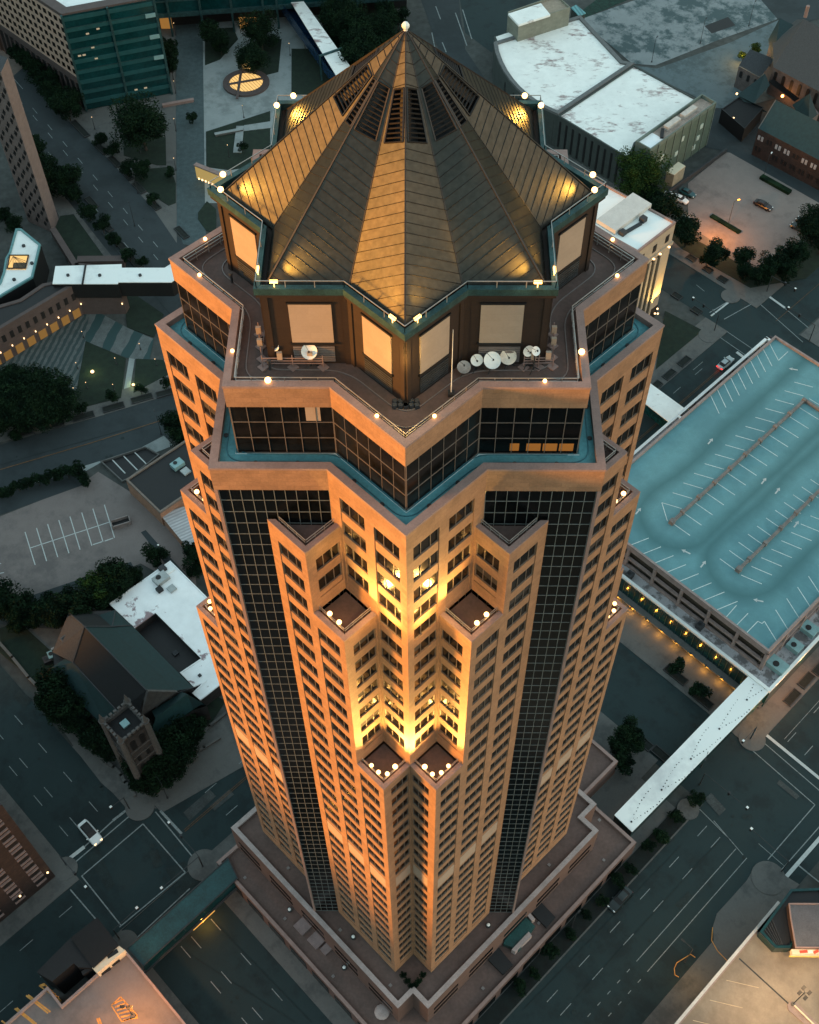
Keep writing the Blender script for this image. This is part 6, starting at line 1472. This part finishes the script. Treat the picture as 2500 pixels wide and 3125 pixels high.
tree(2035, 640, 5.2, 'dark tree between the parked white cars and the stone building'); tree(2100, 712, 5.2, 'dark round tree at the lower left corner of the right parking lot'); tree(1990, 640, 4, 'dark tree behind the white stone building roof edge')
for i, (x, y, r) in enumerate([(2185, 775, 4.5), (2272, 792, 3.6), (2350, 820, 4.2), (2385, 790, 3.8), (2425, 780, 4.4), (2400, 830, 3.8), (2320, 845, 3.4), (2275, 835, 2.8), (2160, 800, 2.6)]): tree(x, y, r, 'dark tree on the lower verge of the right parking lot', 'trees on the verge of the right parking lot')
tree(2490, 690, 6, 'big dark tree at the right image edge beside the parking lot'); tree(2510, 740, 4.5, 'lower dark tree at the right image edge beside the parking lot')
tree(2300, 150, 2.4, 'round orange lit tree beside the grey stone church', light_=1); tree(2268, 175, 1.8, 'small orange lit shrub beside the grey stone church', light_=1, kind='shrub'); light(*at(2300, 152, 6), 8, 260, (1, .5, .1)); light(*at(2262, 165, 4), 4, 150, (1, .5, .1))
for (x, y, r, l_) in ((2068, 2035, 2.4, 'small dark tree in the upper planter by the orange lit pavement'), (2138, 2115, 2.6, 'small dark tree in the lower planter by the orange lit pavement'), (1918, 2235, 3.6, 'dark tree on the podium side pavement left of the white skybridge'), (1938, 2262, 3.2, 'second dark tree just below the podium side tree left of the white skybridge'), (1890, 2290, 3.4, 'dark tree closest to the orange tower left of the white skybridge'), (1900, 2335, 2.6, 'low dark tree near the maroon podium corner')): tree(x, y, r, l_)
for i in range(12):
    P = 49 - i * 5.0; x, y = W(P + random.uniform(-1, 1), -35.6 + .5 * (i % 2)); t = thing('tree', 'dark small tree in the kerbside row between the podium and the right avenue', 'tree', (x, y, 0), i, 'kerbside trees of the right avenue'); q_ = random.uniform(1.5, 2.2); t.scale = (q_, q_, q_ * .85)
    for nm, key in (('crown', 0), ('trunk', 't')): o = bpy.data.objects.new(nm, CR['small', i % 3, key]); col.objects.link(o); o.parent = t
for (x, y, r) in ((1230, 2972, .75), (1242, 2990, .75), (1290, 2972, .75), (1278, 2990, .75), (1254, 3004, .7), (1268, 3003, .7)):
    X, Y = at(x, y, ZP + 1); t = thing('shrub', 'dark potted shrub on the podium roof in front of the tower notch', 'shrub', (X, Y, ZP - .5), 0, 'shrubs on the podium roof'); t.scale = (r,) * 3; o = bpy.data.objects.new('crown', CR['small', 0, 0]); col.objects.link(o); o.parent = t
# ================================================================ PLANTERS
pm_ = M(); pm_.box(0, 0, 0, .5, 2.9, .95); p0_ = None
def planter(x, y, an, label, group, sx=1.):
    t = thing('planter', label, 'planter', (x, y, 0), an, group); t.scale = (sx, 1, 1)
    global PMESH
    for nm, me in PMESH: o = bpy.data.objects.new(nm, me); col.objects.link(o); o.parent = t
b1 = M(); b1.prism([(-2.9, -.95), (2.9, -.95), (2.9, .95), (-2.9, .95)], 0, .35); b2 = M(); ring(b2, [(-3, -1.05), (3, -1.05), (3, 1.05), (-3, 1.05)], .2, 0, .5)
PMESH = [('soil', b1.mesh('soil', mat('planter_bed', (.008, .012, .010), .95, .4, 2))), ('kerb', b2.mesh('kerb', dark))]
for (px, py) in ((67, 1325), (163, 1300), (255, 1273), (347, 1245), (434, 1218), (510, 1200)): x, y = at(px, py); planter(x, y, R_(21.5), 'long black planter on the pale pavement above the left street', 'planters of the left street')
for (px, py) in ((245, 395),): x, y = at(px, py); planter(x, y, R_(-52), 'long black planter by the corner of the teal glass office block', None, 1.7)
for (px, py) in ((308, 455), (350, 495), (388, 535), (425, 575), (470, 625), (555, 712)): x, y = at(px, py); planter(x, y, R_(-52), 'black planter on the right pavement of the wide upper left street', 'planters on the right side of the wide street')
for (px, py) in ((280, 620), (325, 690), (365, 745), (410, 800)): x, y = at(px + 0, py); planter(x, y, R_(-52), 'black planter on the left pavement of the wide upper left street', 'planters on the left side of the wide street')
for (px, py) in ((2062, 2062), (2140, 2135), (1955, 2260), (2025, 2310)): x, y = at(px, py); planter(x, y, R_(-45), 'black planter on the pavement of the street under the white skybridge', 'planters along the street under the skybridge')
for (px, py) in ((2460, 2078), (2417, 2130), (2503, 2040)): x, y = at(px, py); planter(x, y, R_(45), 'square dark planter on the orange lit pavement below the teal garage', 'planters below the teal garage', .75)
for (px, py) in ((2088, 1105), (2042, 1145), (2000, 1180)): x, y = at(px, py); planter(x, y, R_(45), 'dark planter on the pavement of the street with the red tail lamps', 'planters on the street behind the tower', .7)
for (px, py) in ((2065, 905), (2125, 950), (2110, 790), (2160, 825), (2205, 855)): x, y = at(px, py); planter(x, y, R_(-45), 'small dark planter on the pavement below the right parking lot', 'planters below the right parking lot', .5)
# ================================================================ CARS
def carparts():
    # profile along x (front at +x): hull sections with roofline
    def hull(w, prof, z0):
        m = M(); n = len(prof)
        secs = []
        for (x, wz, zt) in prof: secs.append([(x, -wz, z0), (x, -wz - .02, z0 + (zt - z0) * .55), (x, -wz * .86, zt), (x, wz * .86, zt), (x, wz + .02, z0 + (zt - z0) * .55), (x, wz, z0)])
        for a, b in zip(secs, secs[1:]):
            for i in range(5): m.quad(a[i], b[i], b[i + 1], a[i + 1])
            m.quad(a[5], b[5], b[0], a[0])
        m.poly(secs[0][::-1]); m.poly(secs[-1]); return m
    body = hull(1, [(-2.42, .62, .62), (-2.36, .82, .88), (-1.9, .92, .96), (-.9, .95, .98), (.9, .95, .96), (1.7, .93, .86), (2.15, .86, .74), (2.38, .66, .60)], .28)
    cab = hull(1, [(-1.8, .68, .97), (-1.2, .70, 1.38), (-.3, .70, 1.45), (.25, .70, 1.38), (.95, .72, .97)], .93)
    roof = hull(1, [(-1.2, .58, 1.42), (-.3, .6, 1.48), (.22, .58, 1.42)], 1.34)
    wh = M()
    for x in (-1.45, 1.45):
        for y in (-.86, .86): wh.bar((x, y - .1, .33), (x, y + .1, .33), .33, n=14)
    return body, cab, roof, wh
cb, cc, cr2, cw_ = carparts()
def car(x, y, an, label, paint_, roofc=None, z=0, lights=None, s=1.12, name='parked_car', group=None):
    t = thing(name, label, 'car', (x, y, z), an, group); t.scale = (s, s, s)
    def add(nm, mm, m_, par=t, smooth=False): o = bpy.data.objects.new(nm, mm.mesh(nm, m_, smooth)); col.objects.link(o); o.parent = par; return o
    bo = add('body', cb, paint_); gl = add('windows', cc, black); add('roof', cr2, roofc or paint_)
    for (wx, wy) in ((-1.45, -.86), (-1.45, .86), (1.45, -.86), (1.45, .86)):
        w = M(); w.bar((wx, wy - .12, .33), (wx, wy + .12, .33), .34, n=14); add('wheel', w, black)
    for sy in (-1, 1):
        h = M(); h.box(2.22, sy * .58, .55, .72, .12, .17, -sy * .35); add('headlight', h, glows if lights == 'front' else white)
        h = M(); h.box(-2.36, sy * .62, .62, .8, .06, .2); add('tail_light', h, redglow if lights == 'rear' else mat('tail_lens', (.15, .01, .01), .3))
        h = M(); h.box(.75, sy * 1.02, .92, 1.05, .09, .12); add('mirror', h, paint_)
    return t
def cm(n, c): return mat(n, c, .3, .02, .5, spec=.6)
x, y = at(278, 2545); car(x, y, R_(-44.5), 'white car with dark glass roof waiting at the stop line', cm('car_white', (.72, .75, .74)), black, s=1.32, name='car', lights='front')
x, y = at(1891, 2748); car(x, y, R_(225), 'black car driving along the right avenue beside the tree row', cm('car_black', (.010, .018, .018)), s=1.25, name='car')
x, y = at(2213, 1112); car(x, y, R_(45), 'silver car with bright red tail lamps half hidden by the garage wall', cm('car_silver', (.36, .42, .43)), s=1.2, name='car', lights='rear'); light(*at(2194, 1128), .9, 35, (1, .03, .02))
x, y = at(2328, 631); car(x, y, R_(-40), 'black car parked alone in the middle of the right parking lot', cm('car_black2', (.02, .013, .013)), s=1.25)
x, y = at(2455, 682); car(x, y, R_(140), 'dark car parked under the trees at the right image edge', cm('car_dark', (.012, .02, .02)), s=1.2); x, y = at(2438, 700); car(x, y, R_(140), 'second dark car nearest the lower verge at the right image edge', cm('car_dark2', (.02, .03, .03)), s=1.2)
x, y = at(2050, 603); car(x, y, R_(-40), 'white car parked at the left rim of the right parking lot, nearest the tree', cm('car_white', (.72, .75, .74)), s=1.1); x, y = at(2076, 612); car(x, y, R_(-40), 'white car between the nearest white car and the teal car', cm('car_white', (.72, .75, .74)), s=1.1)
x, y = at(2097, 593); car(x, y, R_(-40), 'dark teal car parked beside two white cars', cm('car_teal', (.01, .06, .07)), s=1.15); x, y = at(2085, 678); car(x, y, R_(40), 'pale car half hidden between two dark trees', cm('car_silver', (.36, .42, .43)), s=1.1)
# ================================================================ STREET LAMPS AND SIGNALS
def lamp(px, py, h, an, label, group=None, arm=1.6, head=dark, lit=False, z=0):
    x, y = at(px, py, z); t = thing('street_lamp', label, 'street lamp', (x, y, z), 0, group); m = M(); m.cyl(x, y, z, z + .5, .22, n=8); m.cyl(x, y, z + .5, z + h, .09, .06, 8)
    if arm: m.bar((x, y, z + h), (x + cos(an) * arm, y + sin(an) * arm, z + h + .25), .05)
    m.obj('pole', dark, t); m = M(); hx, hy = x + cos(an) * arm, y + sin(an) * arm; m.box(hx, hy, z + h + .1, z + h + .32, .4, .16, an) if arm else m.ball(hx, hy, z + h + .2, .28 if not lit else .1, 8)
    m.obj('lamp_head', glows if lit else head, t); return t
for (px, py) in ((293, 396), (361, 345)): pass
lit_posts = [(290, 395), (365, 360), (430, 468), (537, 108), (537, 200), (537, 285), (538, 400), (538, 520), (668, 155), (745, 360), (700, 480), (932, 152), (886, 170), (1060, 132)]
for p in lit_posts: lamp(*p, 4.6, 0, 'slim dark garden lamp post with a small lit head on the upper left plaza', 'lit garden lamp posts of the upper left plaza', 0, lit=True)
gl_ = [(256, 1031), (268, 1186), (350, 1192), (356, 1112), (238, 1126), (230, 1203), (478, 1115), (430, 1068)]
for p in gl_: lamp(*p, 2.4, 0, 'low garden lamp with a small lit head around the striped plaza', 'low garden lamps by the striped plaza', 0, lit=True)
for (px, py, r_) in ((282, 1134, .55), (407, 1174, .42)): x, y = at(px, py, .6); t = thing('ground_light', 'bright white ground floodlight on the lawn ' + ('left of the pale path' if px < 300 else 'right of the pale path'), 'floodlight', (x, y, 0)); m = M(); m.cyl(x, y, .18, .45, r_ * .8); m.obj('housing', dark, t); m = M(); m.ball(x, y, .6, r_, 8, .6); m.obj('lens', glows, t); light(x, y, 1.6, 40, (.8, .95, .3), .2)
for i, p in enumerate([(108, 1325), (493, 1345 - 20), (421, 590), (412, 690)]): lamp(*p, 8, 2.0, ['street lamp on the pale pavement at the lower left plaza street', 'street lamp beside the left street close to the orange tower', 'street lamp on the right pavement of the wide street', 'street lamp by the brick path end near the wide street'][i])
lamp(512, 2436, 8, 2.2, 'dark street lamp on the pavement below the church corner garden', arm=2.4); lamp(2140, 2300 + 40, 8, -2, 'dark lamp beside the foot of the white skybridge', arm=2); lamp(1745, 2830, 8, .8, 'dark street lamp in the kerbside tree row', arm=1); lamp(2090, 2935, 9, 2.4, 'dark lamp post on the small traffic island with yellow kerb', arm=2.4)
for i, (px, py) in enumerate([(1989, 190), (2137, 133), (2285, 80)]): lamp(px, py, 9, 1, 'tall dark lamp post on the strip between gravel lot and broken concrete', 'lamp posts along the gravel lot', 1)
lamp(2222, 686, 9, .4, 'twin lamp post on the island of the right parking lot, glowing orange', arm=1.5, head=emis('sodium', (1, .35, .05), 1.2)); light(*at(2200, 680, 7), 7, 1700, (1, .33, .05), .4); lamp(2330, 540, 8, 1, 'pale lamp post by the hedge in front of the brick hall', head=white)
x, y = at(2214, 685); t = thing('parking_island', 'dark planted divider strip lit orange in the right parking lot', 'planter', (x, y, 0)); A, B = at(2170, 660), at(2258, 712); m = M(); m.box((A[0] + B[0]) / 2, (A[1] + B[1]) / 2, 0, .6, math.dist(A, B) / 2, .75, math.atan2(B[1] - A[1], B[0] - A[0])); m.obj('planting', leafm, t)
lamp(494, 1699, 5, 0, 'lamp post with a round white globe at the corner of the left parking lot', arm=0, head=white)
def signal(px, py, an, L_, label, heads=2, h=6.2):
    x, y = at(px, py); t = thing('traffic_signal', label, 'traffic signal', (x, y, 0)); m = M(); m.cyl(x, y, 0, h, .14, .1, 8); m.bar((x, y, h), (x + cos(an) * L_, y + sin(an) * L_, h + .4), .09, .06); m.obj('mast', dark, t)
    for i in range(heads):
        f = 1 - i * .42; hx, hy = x + cos(an) * L_ * f, y + sin(an) * L_ * f; m = M(); m.box(hx, hy, h - .5, h + .6, .22, .2, an); o = m.obj('signal_head', black, t); m = M(); m.box(hx, hy, h + .6, h + .68, .26, .24, an); m.obj('visor', white if i % 2 == 0 else slate, o)
signal(617, 2640, R_(135), 9.5, 'traffic signal arm reaching over the street at the podium corner', 2); signal(620, 2645, R_(225), 9.5, 'traffic signal arm from the podium corner toward the middle of the crossing', 1); signal(203, 2640, R_(-45), 9.5, 'traffic signal arm from the brick building corner over the crossing', 2); signal(365, 2865, R_(45), 6, 'traffic signal arm near the lower left stair block', 1); signal(395, 2468, R_(225), 3.2, 'short traffic signal at the church side corner', 1)
signal(2135, 2395, R_(-45), 11, 'traffic signal arm across the street end right of the skybridge', 2); signal(2385, 2660, R_(135), 9.5, 'traffic signal arm over the right avenue near the rounded pavement', 1); signal(2290, 2255, R_(225), 5, 'dark traffic signal below the lower garage corner', 1)
signal(2180, 1010, R_(135), 9, 'traffic signal on the near left corner of the crossing behind the tower', 2); signal(2340, 890, R_(-45), 8, 'traffic signal on the far corner of the crossing behind the tower', 2); signal(2470, 1040, R_(135), 9, 'traffic signal at the right image edge corner of the crossing behind the tower', 2)
# ================================================================ THINGS ON THE TOWER'S ROOFS
zc = ZC - 1.0
def dish(px, py, r_, tilt, az, label, white_=white, zz=1.3):
    x, y = at(px, py, zc + zz); t = thing('satellite_dish', label, 'satellite dish', (x, y, zc))
    m = M(); m.cyl(x, y, zc, zc + zz, .08, n=6)
    for a in range(3): m.bar((x, y, zc + .5), (x + .7 * cos(a * 2.1), y + .7 * sin(a * 2.1), zc), .05)
    m.obj('mount', dark, t)
    # shallow bowl
    d = (cos(az) * cos(tilt), sin(az) * cos(tilt), sin(tilt)); u_ = (-sin(az), cos(az), 0); v_ = crs(d, u_)
    m = M(); N_ = 18; R2 = [0, .35, .7, 1]; rings_ = []
    for q_ in R2: rings_.append([tuple((x, y, zc + zz)[i] + d[i] * (.25 * r_ * q_ * q_) + (u_[i] * cos(2 * pi * k / N_) + v_[i] * sin(2 * pi * k / N_)) * r_ * q_ for i in range(3)) for k in range(N_)])
    for a, b in zip(rings_[1:], rings_[2:]):
        for k in range(N_): m.quad(a[k], a[(k + 1) % N_], b[(k + 1) % N_], b[k])
    m.poly(rings_[1]); m.obj('reflector', white_, t, smooth=True)
    m = M(); f_ = tuple((x, y, zc + zz)[i] + d[i] * r_ * .9 for i in range(3)); m.bar(rings_[3][6], f_, .02); m.box(f_[0], f_[1], f_[2] - .07, f_[2] + .07, .07, .07); m.obj('feed_arm', dark, t)
dish(1502, 1100, .82, .9, -1.4, 'large bright white satellite dish, middle of the three upright on the right terrace'); dish(1455, 1098, .58, .6, -1.5, 'white satellite dish left of the large bright one on the right terrace'); dish(1551, 1087, .78, .6, -1.5, 'large cream satellite dish right of the large bright one', mat('cream_dish', (.70, .62, .52), .5)); dish(1416, 1122, .65, 1.2, -1.5, 'grey satellite dish lying nearly flat at the end of the row', mat('grey_dish', (.30, .29, .28), .6), .8)
dish(944, 1072, .75, .75, -1.5, 'wide white satellite dish on the left antenna rack', zz=2.0); dish(838, 1055, .5, .4, -1.9, 'small white dish at the left end of the left antenna rack', zz=2.2); dish(1612, 1070, .55, .4, -1.2, 'small white dish at the left end of the right antenna rack', zz=2.2); dish(1634, 1072, .45, .8, -.9, 'tiny white dish on top of the right antenna rack', zz=2.6)
def rack(pts, label):
    A, B = at(*pts[0], zc + 1), at(*pts[1], zc + 1); t = thing('antenna_rack', label, 'antenna rack', (*A, zc)); m = M(); L_ = math.dist(A, B); n = max(2, int(L_ / 2.2))
    for h in (.6, .95, 1.3): m.bar((*A, zc + h), (*B, zc + h), .06)
    for i in range(n + 1): p = lerp(A, B, i / n); m.bar((*p, zc), (*p, zc + 1.7), .06); m.box(p[0], p[1], zc, zc + .12, .4, .4, pi / 4)
    m.obj('frame', coping, t)
    for i in range(n):
        p = lerp(A, B, (i + .6) / n); m = M(); m.box(p[0], p[1], zc + 1.2, zc + 2.1, .24, .14); m.obj('panel_antenna', panel, t)
rack(((800, 1100), (985, 1100)), 'long pipe rack of panel antennas on the left side of the front terrace'); rack(((1600, 1100), (1690, 1098)), 'short pipe rack crowded with antennas on the right side of the front terrace'); rack(((789, 1000), (797, 1075)), 'pipe rack of antennas standing edge on at the left drum corner'); rack(((1690, 1000), (1688, 1070)), 'pipe rack of antennas standing edge on at the right drum corner')
A = at(1377, 1205, zc); t = thing('whip_antenna', 'thin tall white whip antenna on the terrace right of the front drum corner', 'antenna', (*A, zc)); m = M(); m.bar((*A, zc), (*A, zc + 8.6), .05, .02, 6); m.obj('mast', white, t); m = M(); m.box(*A, zc, zc + .4, .3, .3); m.obj('base', dark, t)
for (px, py, l_) in ((1222, 1238, 'left'), (1256, 1238, 'right')):
    A = at(px, py, zc); t = thing('air_handler', 'small dark vent cluster at the foot of the front drum corner, on the ' + l_, 'vent', (*A, zc)); m = M(); 
    for i in range(2):
        for j in range(3): m.box(A[0] + (j - 1) * .5, A[1] + (i - .5) * .5, zc, zc + .5, .2, .2, .3)
    m.obj('vent_boxes', slate, t)
for (px, py, zz, l_) in ((883, 2773, ZL, 'lower podium roof left of the tower'), (1050, 2950, ZL, 'lower podium roof near the front corner'), (1491, 2820, ZP, 'upper podium roof right of the tower'), (1078, 2856, ZP, 'upper podium roof left of the front corner')):
    A = at(px, py, zz + .6); t = thing('roof_light', 'small round pale dome on the ' + l_, 'skylight', (*A, zz - .5)); m = M(); m.cyl(*A, zz - .5, zz + .2, .5); m.obj('kerb', dark, t); m = M(); m.ball(*A, zz + .2, .34, 10, .6); m.obj('dome', white, t)
# roof hatch figure-sized post on the left crown deck
for (px, py) in ((709, 862), (825, 1128)): A = at(px, py, zc); t = thing('vent_pipe', 'thin dark vent pipe on the crown terrace ' + ('left of the roof' if px < 750 else 'below the left antenna rack'), 'vent', (*A, zc)); m = M(); m.cyl(*A, zc, zc + 1.1, .12); m.obj('pipe', dark, t); m = M(); m.cyl(*A, zc + 1.1, zc + 1.3, .2); m.obj('cap', dark, t)
# warm deck lamps of the two lower garages
x, y = at(430, 3060, 8); light(x + 1, y - 3, 15.5, 1300, (1, .34, .06), .5); x, y = at(340, 3120, 8); light(x, y - 6, 16, 500, (1, .36, .08), .5)
for (px, py) in ((2330, 3060), (2440, 3010), (2300, 3160)): x, y = at(px, py, 8.5); light(x, y, 22, 1000, (1, .62, .30), .6)
x, y = at(2098, 2990); light(x, y, 5, 120, (1, .5, .1)); x, y = at(630, 2825); light(x, y, 2.2, 110, (1, .42, .06), .2)
for (px, py) in ((2440, 2060), (2380, 2140)): x, y = at(px, py); light(x, y, 5.5, 260, (1, .42, .16), .3)
x, y = at(2305, 2200); light(x, y, 4.5, 150, (1, .45, .1), .2)
for i, (bx0, by0, bw, bd2, bh) in enumerate(((-250, 330, 26, 60, 46), (-265, 190, 30, 55, 85), (-240, 72, 24, 62, 64), (-225, -60, 26, 50, 66), (-235, -190, 30, 55, 42))):  # unseen blocks added to keep the low sun off the lower buildings
    t = thing('office_building', ['added sun blocking mass beyond the left edge, farthest north', 'taller added sun blocking mass beyond the left edge level with the footbridge', 'added sun blocking mass beyond the left edge level with the church', 'added sun blocking mass beyond the left edge level with the crossing', 'added sun blocking mass beyond the lower left corner'][i], 'office building', (bx0, by0, 0))
    block(t, [(bx0 - bw, by0 - bd2), (bx0 + bw, by0 - bd2), (bx0 + bw, by0 + bd2), (bx0 - bw, by0 + bd2)], 0, bh, grayst, slate, par=1., parw=.5)
    wallgrid(t, (bx0 - bw, by0 - bd2), (bx0 + bw, by0 - bd2), 3, bh - 2, 9, 10, .6, .55, glassb)
# ================================================================ CAMERA, SKY, SUN
import mathutils
cd = bpy.data.cameras.new('camera'); cam = bpy.data.objects.new('camera', cd); col.objects.link(cam); sc.camera = cam
cam.matrix_world = mathutils.Matrix(((RT[0], UP[0], -FW[0], CAM[0]), (RT[1], UP[1], -FW[1], CAM[1]), (RT[2], UP[2], -FW[2], CAM[2]), (0, 0, 0, 1)))
cd.sensor_fit = 'VERTICAL'; cd.sensor_height = 24; cd.lens = FOC / 3125 * 24; cd.clip_start = 1; cd.clip_end = 5000
w = bpy.data.worlds.new('World'); sc.world = w; w.use_nodes = True; nt = w.node_tree; bg = nt.nodes['Background']
sk = nt.nodes.new('ShaderNodeTexSky'); sk.sky_type = 'NISHITA'; sk.sun_disc = False
EL = R_(6); AZ = math.atan2(-.95, -.31); sk.sun_elevation = EL; sk.sun_rotation = -AZ; sk.air_density = 1.0; sk.dust_density = .3; sk.ozone_density = 3.
tm = nt.nodes.new('ShaderNodeMix'); tm.data_type = 'RGBA'; tm.blend_type = 'MULTIPLY'; tm.inputs[0].default_value = 1; tm.inputs[7].default_value = (1.10, 1.10, .78, 1)
tc_ = nt.nodes.new('ShaderNodeTexCoord'); sp_ = nt.nodes.new('ShaderNodeSeparateXYZ'); nt.links.new(tc_.outputs['Generated'], sp_.inputs[0])
rp = nt.nodes.new('ShaderNodeValToRGB'); nt.links.new(sp_.outputs[2], rp.inputs[0]); rp.color_ramp.elements[0].position = .0; rp.color_ramp.elements[0].color = (.34, .31, .265, 1); rp.color_ramp.elements[1].position = .75; rp.color_ramp.elements[1].color = (3.35, 2.0, 1.1, 1)
nt.links.new(rp.outputs[0], tm.inputs[7])
nt.links.new(sk.outputs[0], tm.inputs[6]); nt.links.new(tm.outputs[2], bg.inputs[0]); bg.inputs[1].default_value = .15
sl = bpy.data.lights.new('sun', 'SUN'); so2 = bpy.data.objects.new('sun', sl); col.objects.link(so2); sl.energy = 2.0; sl.angle = R_(9); sl.color = (1, .40, .06)
dv = mathutils.Vector((math.sin(AZ) * cos(EL), math.cos(AZ) * cos(EL), sin(EL))); so2.rotation_euler = dv.to_track_quat('Z', 'Y').to_euler()
sc.view_settings.view_transform = 'Standard'; sc.view_settings.look = 'None'; sc.view_settings.exposure = 2.25; sc.view_settings.gamma = 1
sc.render.engine = 'CYCLES'; sc.cycles.max_bounces = 5; sc.cycles.diffuse_bounces = 3; sc.cycles.sample_clamp_indirect = 4
